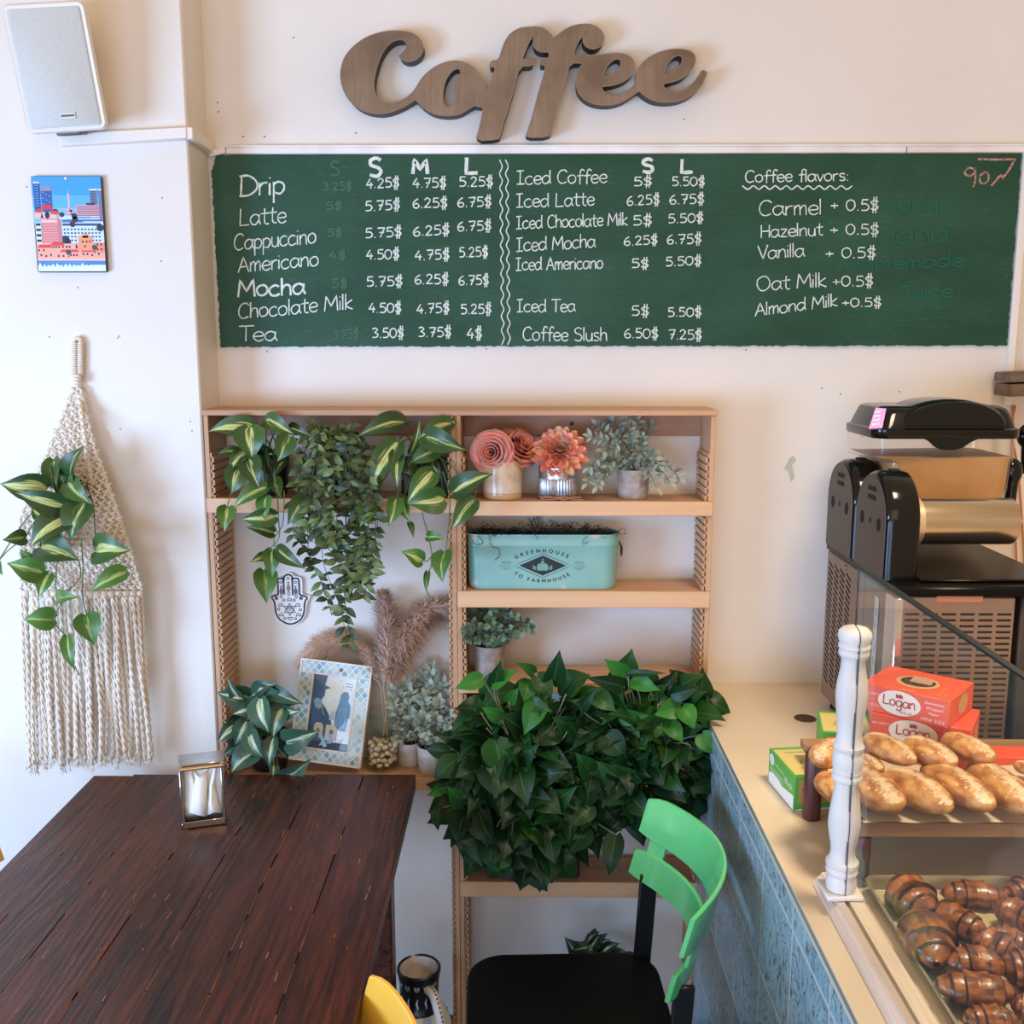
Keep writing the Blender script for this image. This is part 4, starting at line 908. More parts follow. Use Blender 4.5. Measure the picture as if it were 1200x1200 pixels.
b.lathe([(rad*.96, 0), (rad*.98, .002), (rad*.98, .008)], c_, 80); b.lathe([(rad*.97, .008), (rad, .010), (rad, .046), (rad*.98, .048)], c_, 240, flute=fl, cap0=False, cap1=False)
b.lathe([(rad*.985, .048), (rad*.985, .068), (rad*1.01, .069), (rad*1.01, .073), (rad*.95, .073), (rad*.95, .06)], c_, 80, cap0=False, cap1=False)
b.build('tin', M('galvanised', (206, 208, 212), .32, .85, var=(150, 152, 158), vs_=40), dp)
b = MB(); hd = at(656, 531, y=2.30); ax = Vector((.0, -.80, .60)).normalized(); t = Vector((1, 0, 0)); s = ax.cross(t)
for (n_, el, L, w_) in ((5, 1.40, .026, .016), (7, 1.20, .033, .019), (10, .95, .043, .020), (13, .68, .053, .021), (15, .40, .061, .0215), (16, .12, .066, .022), (14, -.15, .066, .022)):
    a0 = ru(0, 6)
    for k in range(n_):
        an = a0+2*PI*k/n_+ru(-.1, .1); d = (t*math.cos(an)+s*math.sin(an))*math.cos(el)+ax*math.sin(el); cl = tuple(min(250, x*ru(.9, 1.08)) for x in ((240, 172, 138) if R.random() < .6 else (226, 144, 134)))
        leaf(b, hd+d*.006, hd+d*L*ru(.92, 1.06), w_, ax-d*.2, 'petal', .6, -.10, lin(tuple(q*(1.04-.16*(el > .9)) for q in cl)), 4)  # inner petals darkened to paint in the shade at their bases
pdn = [(hd+Vector((.0, -.03, -.012)), Vector((.002, -.006, -.03))), (hd+Vector((-.02, -.03, -.006)), Vector((-.006, -.008, -.016)))]
for p, d in pdn: leaf(b, p, p+d, .013, (0, -1, .3), 'oval', .3, .1, lin((206, 128, 104)), 4)
b.build('dahlia_bloom', m_pet, dp, ang=180)
b = MB(); b.tube([c_+Vector((0, 0, .05)), hd], .004, 6); b.build('stem', m_stem, dp)
b = MB(); tw = []
for i in range(61):
    an = i/60*4*PI; tw.append(c_+Vector(((rad+.002)*math.cos(an), (rad+.002)*math.sin(an), .004+.004*(i/60)+.0008*math.sin(an*3))))
b.tube(tw, .0017, 6)
bow = lambda l: [c_+Vector((x, -rad-.004-.003*abs(math.sin(x*90)), z)) for x, z in l]
b.tube(cr(bow([(0, .006), (-.02, .010), (-.034, .009), (-.04, .005), (-.03, .003), (-.012, .0035), (0, .005)]), 6), .0017, 6)
b.tube(cr(bow([(0, .006), (.018, .008), (.03, .004), (.045, .0035), (.056, .0022)]), 6), .0017, 6); b.tube(cr(bow([(0, .005), (.012, .003), (.03, .008), (.05, .009)]), 6), .0017, 6)
b.build('twine', M('jute_twine', (176, 128, 92), .9, var=(130, 92, 64), vs_=300, bump=.5, bs=600), dp)

# ------------------------------------------------------------------ sprigs in concrete pots
def sprigs(label, name, c_, r0, r1, h, stems, mat, leafL, aspect, shape, tones, potmat=None, lpitch=.011, env=None, cat='plant'):
    th = thing(name, label, cat, c_); pot('pot', '', c_, r0, r1, h, potmat or m_conc, th)
    b = MB(); st = MB(); top = c_+Vector((0, 0, h-.01))
    for (tx, ty, Y, sag) in stems:
        e = at(tx, ty, y=Y); s_ = top+Vector((ru(-r1, r1)*.5, ru(-r1, r1)*.5, 0)); mid = s_.lerp(e, .55)+Vector((0, 0, sag))
        pts = cr([s_, mid, e], 14); st.tube(pts, [.0014]*(len(pts)-1)+[.0006], 5); acc = 0
        for k in range(3, len(pts)):
            acc += (pts[k]-pts[k-1]).length
            if acc < lpitch: continue
            acc = 0; t = (pts[k]-pts[k-1]).normalized(); sd = t.cross(Vector((ru(-.3, .3), -1, ru(-.3, .3)))).normalized()
            for sg in (-1, 1):
                d = (sd*sg+t*ru(.3, .9)+Vector((ru(-.3, .3), ru(-.6, .3), ru(-.3, .3)))).normalized(); L = leafL*ru(.75, 1.15)
                leaf(b, pts[k], pts[k]+d*L, L*aspect*ru(.85, 1.1), Vector((ru(-.6, .6), -1, ru(.1, .9))), shape, .25, .1, (tones[0]+(tones[1]-tones[0])*R.random(), .5, R.random()), 3)
        leaf(b, pts[-1], pts[-1]+(pts[-1]-pts[-2]).normalized()*leafL, leafL*aspect, (ru(-.4, .4), -1, .5), shape, .25, .1, (tones[1], .5, .5), 3)
    b.build('foliage', mat, th, ang=180); st.build('stem', m_stem_b, th, ang=180); return th
c_ = at(741.5, 586.5, y=2.318); c_.z = 1.3678
sprigs('grey green sage sprigs in a concrete pot at the right of the flower pots', 'potted_sage', c_, .034, .037, .066,
       [(700, 498, 2.31, .02), (716, 493, 2.33, .02), (732, 490, 2.30, .02), (748, 492, 2.32, .02), (762, 498, 2.34, .02), (692, 512, 2.29, .02), (690, 548, 2.27, .035), (688, 566, 2.27, .04), (700, 570, 2.26, .04), (765, 530, 2.29, .02), (772, 545, 2.27, .03), (796, 560, 2.28, .035), (786, 566, 2.27, .035), (770, 572, 2.26, .03),
        (725, 530, 2.26, .01), (745, 535, 2.25, .01), (712, 545, 2.25, .02), (754, 512, 2.27, .02), (720, 512, 2.28, .02), (738, 508, 2.27, .02), (706, 528, 2.27, .02)], m_sage, .021, .45, 'oval', (0., .9))
c_ = at(574, 792, y=2.318); c_.z = .9483
sprigs('dark eucalyptus sprigs in a concrete pot on the shelf under the tin planter', 'potted_eucalyptus', c_, .034, .037, .072,
       [(548, 722, 2.29, .01), (556, 714, 2.31, .01), (566, 711, 2.33, .01), (580, 713, 2.30, .01), (592, 714, 2.31, .01), (604, 722, 2.28, .02), (620, 730, 2.28, .02), (623, 736, 2.27, .02), (608, 744, 2.26, .02), (546, 738, 2.26, .02), (549, 750, 2.26, .02), (560, 752, 2.25, .02), (574, 752, 2.245, .02), (588, 748, 2.25, .02), (566, 734, 2.25, .01), (582, 732, 2.25, .01), (596, 736, 2.26, .01), (555, 730, 2.27, .01), (575, 722, 2.28, .01)], m_euc, .016, .85, 'round', (0., .75), lpitch=.009)
c_ = at(507, 889, y=2.305); c_.z = .7121
m_white_pot = M('whitewashed_pot', (206, 202, 202), .75, var=(172, 166, 166), vs_=40, bump=.3, bs=120)
sprigs('frosty sage sprigs in a whitewashed pot beside the middle upright on the low left shelf', 'potted_sage', c_, .033, .037, .064,
       [(520, 800, 2.31, .02), (508, 793, 2.33, .02), (524, 815, 2.28, .02), (527, 835, 2.26, .02), (526, 852, 2.25, .03), (518, 868, 2.245, .03), (500, 862, 2.24, .03), (490, 850, 2.25, .02), (498, 838, 2.25, .01), (512, 838, 2.25, .01), (496, 815, 2.28, .01), (515, 820, 2.27, .01), (505, 805, 2.30, .01), (527, 870, 2.25, .03), (488, 836, 2.26, .01)], m_sage, .023, .5, 'oval', (.2, 1.), m_white_pot)
c_ = at(480, 880, y=2.345); c_.z = .7121
sprigs('frosty sage sprigs in a whitewashed pot against the glass pebble vase', 'potted_sage', c_, .028, .031, .058,
       [(497, 784, 2.36, .01), (506, 782, 2.36, .01), (474, 800, 2.33, .01), (462, 808, 2.31, .02), (458, 818, 2.30, .02), (464, 835, 2.29, .02), (468, 852, 2.29, .02), (466, 868, 2.29, .03), (482, 812, 2.32, .01), (476, 826, 2.30, .01), (484, 840, 2.29, .01), (478, 860, 2.285, .02), (470, 815, 2.32, .01), (486, 798, 2.35, .01)], m_sage, .023, .5, 'oval', (.2, 1.), m_white_pot)

# ------------------------------------------------------------------ enamel tin planter
zt_ = 1.1620; yf = 2.2735; xa, xb_ = at(547, 688, y=yf+.035).x, at(724.5, 660, y=yf+.035).x; ztop = at(640, 626.7, y=yf).z
th = thing('tin_planter', 'oblong teal tin planter lettered Greenhouse to Farmhouse on the shelf below the flower pots', 'planter', ((xa+xb_)/2, yf+.04, zt_))
Lx, Ly = xb_-xa, .082; cx, cy = (xa+xb_)/2, yf+Ly/2
def stad(k, z, e=0.): return [Vector((cx+x, cy+y, z)) for x, y in rr((Lx+e)*k, Ly*k+e, min(.034, Ly*k/2.05), 8)]
H = ztop-zt_
b = MB(); lv = [stad(.955, zt_), stad(.965, zt_+.002), stad(.975, zt_+.015), stad(.985, zt_+H*.55), stad(.99, zt_+H*.78), stad(1., zt_+H*.79), stad(1., zt_+H*.815), stad(.992, zt_+H*.825), stad(.995, zt_+H*.97), stad(1.006, zt_+H*.98), stad(1.006, zt_+H), stad(.985, zt_+H), stad(.98, zt_+H*.8)]
loft(b, lv, cap1=False)
m, nt, bs = base_mat('worn_teal_enamel')
n1 = noise_(nt, 28, (1, 1, 1), 5); n2 = noise_(nt, 4, (1, 1, 1), 3)
c = ramp(nt, n2, lin((112, 160, 154)), lin((142, 188, 180)), .3, .7)
tc = nd(nt, 'ShaderNodeTexCoord'); sx = nd(nt, 'ShaderNodeSeparateXYZ'); nt.links.new(tc.outputs['Object'], sx.inputs[0])
edg = math_(nt, 'MULTIPLY', math_(nt, 'ABSOLUTE', math_(nt, 'SUBTRACT', sx.outputs[2], H*.52)), 1/(H*.52))
wear = math_(nt, 'MULTIPLY', math_(nt, 'SUBTRACT', math_(nt, 'ADD', n1, math_(nt, 'MULTIPLY', math_(nt, 'POWER', edg, 5.), .16)), .70), 14., True)
c = mixc(nt, wear, c, lin((196, 184, 172)))
nt.links.new(c, bs.inputs['Base Color']); bs.inputs['Roughness'].default_value = .32
tin = b.build('tin', m, th)
pl = Plane((cx, yf-.0002+Ly*.012*.5, zt_+H*.44), (1, 0, 0), (0, -(Ly*.01)/H, 1), .0005); u_ = .00189; b = MB()

for dx_ in (-.00018, .00018): ptext(b, pl, 'GREENHOUSE', 0, 0, .0122, track=.44, arc=(dx_, -52*u_, 68*u_, 1)); ptext(b, pl, 'TO FARMHOUSE', 0, 0, .0116, track=.38, arc=(dx_, 44*u_, 65*u_, -1))
ppoly(b, pl, [(-28*u_, 0), (0, -12.3*u_), (28*u_, 0), (0, 12.3*u_)])
pstrip(b, pl, [(-31*u_, 1.5*u_), (0, 15*u_), (31*u_, 1.5*u_)], .0009); pstrip(b, pl, [(-31*u_, -1.5*u_), (0, -15*u_), (31*u_, -1.5*u_)], .0009)
for sg in (-1, 1):
    for k, (y, l) in enumerate(((4.5, 5), (3, 6), (-3, 6), (-4.5, 3))): pstrip(b, pl, [(sg*(44-l)*u_, y*u_), (sg*(44+l)*u_, y*u_)], .0005)
    ppoly(b, pl, circ(sg*34*u_, 0, .0009, 8))
ptext(b, pl, 'MIDSTATE', -45*u_, -.0011, .0032, track=.3); ptext(b, pl, 'NEW JERSEY', 46*u_, -.0011, .0032, track=.22)
b.build('print', M('black_print', (18, 24, 26), .5), tin)
b = MB()
for i in range(5): x = (-6+i*3)*u_; pstrip(b, pl, [(x*.55, -6*u_), (x, -3*u_), (x, 0), (x*.6, 2.5*u_)], .0005, k=2.4)
pstrip(b, pl, [(-7*u_, -3.5*u_), (7*u_, -3.5*u_)], .0005, k=2.4); pstrip(b, pl, [(-7*u_, .5*u_), (7*u_, .5*u_)], .0005, k=2.4)
ppoly(b, pl, [(-6*u_, -6*u_), (6*u_, -6*u_), (7*u_, -1*u_), (5*u_, 2.5*u_), (-5*u_, 2.5*u_), (-7*u_, -1*u_)], k=2.); ppoly(b, pl, [(-3*u_, 3*u_), (3*u_, 3*u_), (0, 6.5*u_)], k=2.); ppoly(b, pl, circ(0, 7.5*u_, 1.*u_, 8), k=2.)
for sg in (-1, 1): ppoly(b, pl, [(sg*7*u_, -4*u_), (sg*9*u_, -1*u_), (sg*12*u_, 1*u_), (sg*11*u_, -2*u_)], k=2.); ppoly(b, pl, [(sg*7*u_, -5*u_), (sg*10*u_, -5*u_), (sg*13*u_, -2.5*u_), (sg*10*u_, -3*u_)], k=2.)
b.build('emblem', M('teal_print', (112, 160, 152), .5), tin)
b = MB(); p = Vector((xb_+.0005, cy, zt_+H*.8))
b.tube(cr([p+Vector((0, -.018, 0)), p+Vector((.006, -.016, -.006)), p+Vector((.007, -.012, -.024)), p+Vector((.007, 0, -.030)), p+Vector((.007, .012, -.024)), p+Vector((.006, .016, -.006)), p+Vector((0, .018, 0))], 5), .0014, 6); b.build('handle', M('dark_wire', (50, 46, 44), .4, .6), th)
b = MB(); 
b.add(stad(.97, zt_+H-.006), [tuple(range(len(stad(1, 0))))])
for i in range(240):
    x = cx+ru(-.47, .47)*Lx; hh = .012+.030*math.exp(-((x-cx+.008)/.022)**2)+.008*math.exp(-((x-cx-.055)/.03)**2)
    p = Vector((x, cy+ru(-.035, .03), ztop-.004)); pts = [p]
    for k in range(4): pts.append(pts[-1]+Vector((ru(-.012, .012), ru(-.009, .008), ru(-.1, .55)*hh)))
    b.tube(cr(pts, 3), .0006, 3, False)
for l in ([(553, 632), (558, 638), (566, 636), (560, 628)], [(573, 628), (576, 640), (584, 643), (585, 652), (580, 656)], [(688, 628), (683, 634), (684, 638), (690, 634)], [(725, 622), (731, 619), (733, 626)], [(617, 612), (624, 622), (630, 632)]):
    b.tube(cr([at(x, y, y=yf-.004) for x, y in l], 5), .0007, 4)
b.build('moss', M('dried_moss', (44, 38, 32), .9, var=(24, 20, 18), vs_=80), th, ang=180)

# ------------------------------------------------------------------ big glossy ivy bushes on the lower right shelf
Zb = lambda x, y: (500+x/3.333, 750+y/3.333)
def bush(label, cpx, Yc, rx, ry, rz, n_, expl, potx, seedtone):
    c_ = at(*cpx, y=Yc); f = Vector((at(potx, 900, y=2.31).x, 2.315, .4523)); th = thing('artificial_ivy', label, 'plant', f); b = MB(); st = MB()
    p = MB(); p.obox(f+Vector((-.05, -.045, 0)), (.10, 0, 0), (0, .09, 0), (0, 0, .10), .006); p.build('planter', M('brown_wicker', (74, 52, 38), .8, var=(40, 28, 22), vs_=60, vsc=(1, 1, 4), bump=.8, bs=90), th)
    top = f+Vector((0, 0, .10))
    for i in range(n_):
        th_ = ru(-PI, PI); el = math.asin(ru(-1, 1)); sh = R.choice((1., 1., .86, .7)); d = Vector((math.cos(el)*math.cos(th_), -abs(math.cos(el)*math.sin(th_)), math.sin(el)))
        p = c_+Vector((d.x*rx, d.y*ry, d.z*rz))*sh*ru(.85, 1.)
        if p.y > 2.245 and not (p.y < 2.37 and p.z > .47 and p.z < .88): continue
        dr = (d*.55+Vector((ru(-1, 1), ru(-.6, .1), ru(-1.1, .6)))).normalized(); L = ru(.058, .098)
        q = p+dr*L
        if q.y > 2.25 or p.y > 2.25: p.y = min(p.y, 2.245); q.y = min(q.y, 2.235)
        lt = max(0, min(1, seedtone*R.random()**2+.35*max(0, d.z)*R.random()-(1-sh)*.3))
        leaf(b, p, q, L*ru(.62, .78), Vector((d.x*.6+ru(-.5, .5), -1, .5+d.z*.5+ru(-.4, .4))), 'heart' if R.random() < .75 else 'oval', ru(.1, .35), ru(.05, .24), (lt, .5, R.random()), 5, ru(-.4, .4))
    for (bx, by, tx, ty, w_, lt) in expl:
        e = pxleaf(b, *Zb(bx, by), *Zb(tx, ty), w_/3.333*1.05, Yc-ry-.005, 'heart', (lt, .5, R.random()), .03, None, .22, .1)
        petiole(st, e.lerp(c_, .55), e, .0, .0016)
    for i in range(40):
        an = ru(0, 2*PI); k = ru(.5, .98); e = c_+Vector((math.cos(an)*rx*k, -ry*math.sqrt(max(0, 1-k*k))-.018, math.sin(an)*rz*k)); e.y = min(e.y, 2.24)
        s_ = e.lerp(c_, ru(.25, .6)); s_.y = min(s_.y, 2.24); st.tube(cr([s_, (s_+e)/2+Vector((ru(-.01, .01), -.012, ru(-.01, .015))), e], 5), .0017, 5)
    for i in range(14):
        e = c_+Vector((ru(-rx, rx)*.6, -ry*.3, ru(-rz, rz)*.5)); st.tube(cr([top+Vector((ru(-.03, .03), ru(-.03, .03), -.01)), top.lerp(e, .5)+Vector((0, 0, .02)), e], 5), .002, 5)
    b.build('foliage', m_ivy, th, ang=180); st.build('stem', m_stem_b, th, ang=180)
bush('large dark ivy bush in front of the middle upright, hanging low beside the table', (621, 905), 2.215, .185, .085, .215, 250,
     [(490, 170, 520, 38, 84, .1), (215, 152, 110, 190, 68, .9), (265, 178, 290, 78, 62, .15), (258, 172, 355, 118, 66, .85), (420, 130, 350, 90, 46, .6), (400, 160, 380, 240, 80, .5), (430, 140, 490, 230, 80, .2), (290, 555, 285, 692, 104, .05), (640, 648, 560, 736, 80, .1), (268, 392, 290, 532, 130, .3),
      (492, 750, 392, 738, 52, .8), (740, 762, 712, 922, 84, .05), (440, 230, 380, 370, 90, .6), (390, 235, 490, 280, 60, .25), (320, 240, 360, 185, 50, .6), (290, 300, 215, 260, 60, .65), (150, 640, 80, 570, 80, .35), (50, 660, 45, 745, 60, .1), (210, 280, 200, 220, 40, .4), (560, 330, 490, 300, 70, .2), (545, 210, 582, 138, 34, .1), (500, 760, 600, 770, 70, .25), (250, 850, 330, 880, 70, .35), (335, 770, 440, 760, 40, .5), (60, 580, 0, 610, 44, .5)], 596, .30)
bush('ivy bush with pale tips against the counter corner, right of the larger bush', (752, 872), 2.215, .168, .08, .165, 180,
     [(776, 132, 694, 74, 68, .9), (804, 150, 912, 196, 70, .85), (788, 132, 938, 130, 28, .05), (770, 182, 618, 144, 62, .0), (958, 212, 1066, 184, 62, .05), (998, 262, 1046, 348, 80, .9), (992, 258, 888, 292, 84, .8), (1074, 368, 1132, 452, 78, .7), (1168, 462, 1150, 558, 52, .75), (1152, 555, 982, 588, 62, .1), (804, 562, 662, 472, 134, .28),
      (760, 300, 868, 292, 66, .45), (945, 330, 1000, 400, 70, .7), (770, 590, 830, 560, 60, .1), (640, 520, 580, 440, 84, .25), (700, 370, 780, 460, 100, .1), (790, 620, 800, 720, 80, .25), (830, 400, 880, 440, 60, .75), (650, 210, 740, 280, 80, .3), (1100, 320, 1060, 300, 50, .7), (890, 440, 960, 570, 130, .15), (600, 270, 660, 190, 50, .05)], 655, .26)
# dark plant on the floor behind the green chair
c_ = Vector((at(695, 1115, y=2.24).x, 2.24, 0)); th = thing('floor_plant', 'dark variegated bushy plant on the floor under the shelf behind the green chair', 'plant', c_)
b = MB(); st = MB(); pot('pot', '', c_, .06, .075, .15, m_black, th)
for i in range(90):
    an = ru(0, 2*PI); el = ru(-.2, 1.5); d = Vector((math.cos(an)*math.cos(el), math.sin(an)*math.cos(el)*.8, math.sin(el))); p = c_+Vector((0, 0, .225))+d*ru(.03, .075); L = ru(.04, .06)
    q = p+(d+Vector((ru(-.6, .6), ru(-.6, .2), ru(-1.1, -.1)))).normalized()*L; q.y = min(q.y, 2.38)
    leaf(b, p, q, L*.62, d+Vector((0, -.4, .6)), 'heart', .2, .12, (R.random()**2*.8, ru(.2, .7), R.random()), 4); st.tube([c_+Vector((d.x*.03, d.y*.03, .13)), p], .0015, 4)
b.build('foliage', m_floorp, th, ang=180); st.build('stem', m_stem_d, th, ang=180)

# ------------------------------------------------------------------ low left shelf: philodendron, frame, vase
c_ = at(316, 878, y=2.325); c_.z = .7121
th = thing('potted_philodendron', 'bushy striped philodendron on the low left shelf behind the napkin dispenser', 'plant', c_)
pot('pot', '', c_, .04, .048, .085, m_black, th); b = MB(); st = MB(); root = c_+Vector((0, 0, .08)); Z1 = lambda x, y: (230+x/3.636, 680+y/3.636)
for (bx, by, tx, ty, w_, Y, lt, g) in [(222, 500, 88, 478, 100, 2.25, .35, .5), (205, 520, 130, 410, 60, 2.26, .3, .5), (250, 478, 350, 440, 70, 2.25, .3, .6), (240, 490, 452, 522, 100, 2.24, .25, .45), (310, 470, 458, 528, 66, 2.235, .2, .4), (278, 505, 310, 652, 112, 2.22, .6, .8), (252, 540, 155, 572, 66, 2.235, .4, .7),
        (215, 602, 165, 702, 80, 2.225, .35, .5), (172, 618, 92, 692, 66, 2.24, .3, .8), (366, 540, 328, 672, 78, 2.22, .4, .7), (372, 562, 442, 556, 76, 2.23, .4, .8), (384, 690, 528, 640, 112, 2.19, .35, .4), (228, 648, 292, 762, 86, 2.21, .5, .6), (332, 672, 312, 802, 66, 2.205, .35, .6), (262, 720, 148, 822, 112, 2.20, .4, .5),
        (358, 838, 492, 758, 92, 2.17, .6, .35), (330, 792, 322, 852, 44, 2.17, .4, .4), (200, 580, 110, 640, 70, 2.27, .05, .2), (300, 560, 240, 600, 80, 2.26, .1, .3), (340, 700, 390, 760, 60, 2.26, .05, .2), (190, 700, 120, 740, 70, 2.26, .05, .3), (260, 660, 220, 760, 70, 2.25, .1, .3)]:
    e = pxleaf(b, *Z1(bx, by), *Z1(tx, ty), w_/3.636*1.06, Y, 'heart', (lt+ru(-.1, .1), g, R.random())); petiole(st, root+Vector((ru(-.02, .02), ru(-.02, .02), 0)), e, .02)
b.build('foliage', m_bras_blue, th, ang=180); st.build('stem', m_stem, th, ang=180)
# picture frame
BL, BR, TL = at(338, 889.5, y=2.292), at(422, 901, y=2.275), at(353.7, 770.6, y=2.345)
dz = .7121-BL.z; u = BR-BL; Wf = u.length; u.normalize(); v = TL-BL; v -= u*v.dot(u); Hf = v.length; v.normalize(); n = u.cross(v)
th = thing('photo_frame', 'picture frame with pale blue diamond mosaic border leaning on the low left shelf', 'photo frame', BL)
bw = Wf*.205; pl = Plane(BL, u, v, .0006)
b = MB()
for (x0, x1, y0, y1) in ((0, Wf, 0, bw*.95), (0, Wf, Hf-bw*.95, Hf), (0, bw, bw*.95, Hf-bw*.95), (Wf-bw, Wf, bw*.95, Hf-bw*.95)): b.obox(pl.p(x0, y0, 0), u*(x1-x0), v*(y1-y0), -n*.014, .0008)
for (x0, x1, y0, y1) in ((0, Wf, 0, .004), (0, Wf, Hf-.004, Hf), (0, .004, 0, Hf), (Wf-.004, Wf, 0, Hf), (bw-.003, Wf-bw+.003, bw*.95-.003, bw*.95), (bw-.003, Wf-bw+.003, Hf-bw*.95, Hf-bw*.95+.003), (bw-.003, bw, bw*.95, Hf-bw*.95), (Wf-bw, Wf-bw+.003, bw*.95, Hf-bw*.95)): b.obox(pl.p(x0, y0, 0)+n*.0001, u*(x1-x0), v*(y1-y0), n*.002, .0005)
fr = b.build('frame', M('frame_cream', (232, 224, 214), .45), th)
b = MB(); dx, dyy = Wf/9.6, Wf/9.6*1.0
for j in range(-1, int(Hf/dyy*2)+2):
    for i in range(-1, 12):
        x = i*dx+(dx/2 if j % 2 else 0); y = j*dyy/2*1.18; hx, hy = dx*.40, dyy*.46
        q = [(x-hx, y), (x, y-hy), (x+hx, y), (x, y+hy)]; xs = [a[0] for a in q]; ys = [a[1] for a in q]
        def clip(poly, x0, x1, y0, y1):
            for ax_, lim, sg in ((0, x0, 1), (0, x1, -1), (1, y0, 1), (1, y1, -1)):
                o_ = []
                for k in range(len(poly)):
                    a, c2 = poly[k], poly[(k+1) % len(poly)]; ia, ic = (a[ax_]-lim)*sg >= 0, (c2[ax_]-lim)*sg >= 0
                    if ia: o_.append(a)
                    if ia != ic:
                        t = (lim-a[ax_])/(c2[ax_]-a[ax_]); o_.append((a[0]+(c2[0]-a[0])*t, a[1]+(c2[1]-a[1])*t))
                poly = o_
                if len(poly) < 3: return []
            return poly
        cl = R.choice(((150, 196, 214), (168, 208, 220), (132, 184, 206), (176, 206, 206), (142, 186, 190), (112, 170, 196), (186, 214, 222)))
        for (x0, x1, y0, y1) in ((.005, Wf-.005, .005, bw*.95-.004), (.005, Wf-.005, Hf-bw*.95+.004, Hf-.005), (.005, bw-.004, bw*.95-.002, Hf-bw*.95+.002), (Wf-bw+.004, Wf-.005, bw*.95-.002, Hf-bw*.95+.002)):
            pq = clip(q, x0, x1, y0, y1)
            if len(pq) >= 3:
                ar = abs(sum(pq[k][0]*pq[(k+1) % len(pq)][1]-pq[(k+1) % len(pq)][0]*pq[k][1] for k in range(len(pq))))
                if ar > 4e-6: ppoly(b, pl, pq, lin(cl))
o = b.build('mosaic', M('mosaic_tile', (255, 255, 255), .22, attr=True), fr)
b = MB(); b.lathe([(.004, 0), (.0042, .002), (.002, .004)], pl.p(Wf*.5+.012, Hf-bw*.5, 1), 16, n); b.build('hook', M('hook_pewter', (150, 128, 120), .35, .6), fr)
b = MB(); X0f, X1f, Y0f, Y1f = bw, Wf-bw, bw*.95, Hf-bw*.95; pw, ph_ = X1f-X0f, Y1f-Y0f; pl3 = Plane(BL-n*.006, u, v, .0003)
P_ = lambda l: [(X0f+a*pw, Y0f+(1-c2)*ph_) for a, c2 in l]
ppoly(b, pl3, P_([(0, 0), (1, 0), (1, 1), (0, 1)]), lin((222, 242, 252)))
ppoly(b, pl3, P_([(.35, 0), (1, 0), (1, .18), (.8, .3), (.5, .3), (.4, .4), (.32, .2)]), lin((236, 248, 252)), k=2)
ppoly(b, pl3, P_([(0, 0), (.32, 0), (.28, .14), (.42, .17), (.3, .2), (.30, .28), (.22, .36), (.36, .45), (.50, .58), (.55, .68), (.6, .72), (.62, 1), (0, 1)]), lin((66, 100, 136)), k=3)
ppoly(b, pl3, P_([(.06, .36), (.12, .32), (.24, .34), (.27, .42), (.22, .47), (.12, .46)]), lin((140, 168, 184)), k=4); pstrip(b, pl3, P_([(.24, .38), (.3, .5), (.34, .55)]), .0012, lin((190, 210, 220)), k=4)
ppoly(b, pl3, P_([(.68, .24), (.74, .2), (.84, .2), (.88, .26), (.86, .32), (.93, .38), (.94, .5), (.88, .74), (.62, .72), (.6, .5), (.66, .36)]), lin((96, 150, 192)), k=4)
for q in range(4): pstrip(b, pl3, P_([(.68+q*.055, .42), (.66+q*.055, .68)]), .0012, lin((160, 200, 226)), k=5)
ppoly(b, pl3, P_([(.5, .52), (.54, .46), (.58, .54), (.6, .6), (.46, .6)]), lin((180, 205, 225)), k=5)
ppoly(b, pl3, P_([(0, .9), (1, .9), (1, 1), (0, 1)]), lin((40, 62, 84)), k=5)
for k_, (x, y) in enumerate(((.66, .06), (.68, .12), (.72, .15), (.9, .17))): ptext(b, pl3, 'ninA'[k_], *P_([(x, y)])[0], .006, col=lin((70, 140, 170)), k=6)
pstrip(b, pl3, P_([(.76, .08), (.94, .09)]), .0012, lin((70, 140, 180)), k=6); pstrip(b, pl3, P_([(.78, .12), (.94, .125)]), .0012, lin((70, 140, 180)), k=6)
b.build('photo_print', M('photo_print', (255, 255, 255), .3, attr=True), th)
b = MB()
for x, sx_ in ((.16, 1), (.5, 1)):
    q = [(.14, .84), (.14, .69), (.2, .65), (.3, .65), (.36, .69), (.36, .86), (.27, .86), (.27, .74), (.23, .72), (.22, .84)] if x < .3 else [(.42, .88), (.42, .67), (.62, .66), (.70, .72), (.70, .88), (.62, .88), (.61, .74), (.52, .73), (.52, .88)]
    ppoly(b, pl3, P_(q), lin((206, 196, 176)), k=7)
ppoly(b, pl3, P_([(.28, .82), (.36, .80), (.5, .96), (.42, .98), (.38, .95), (.3, .97), (.36, .9)]), lin((150, 210, 236)), k=8)
b.build('photo_lettering', M('photo_print', (255, 255, 255), .3, attr=True), th)
b = MB(); b.obox(pl.p(Wf*.4, Hf*.55, 0)-n*.0145, u*.05, -n*.003, -v*(Hf*.5)-n*.02, .001); b.build('easel_leg', M('frame_back', (60, 48, 40), .7), th)
b = MB(); ppoly(b, Plane(BL-n*.004, u, v, .0), P_([(0, 0), (1, 0), (1, 1), (0, 1)])); b.build('glass_pane', glass('frame_glass', (1, 1, 1), 1.45, .02), th)
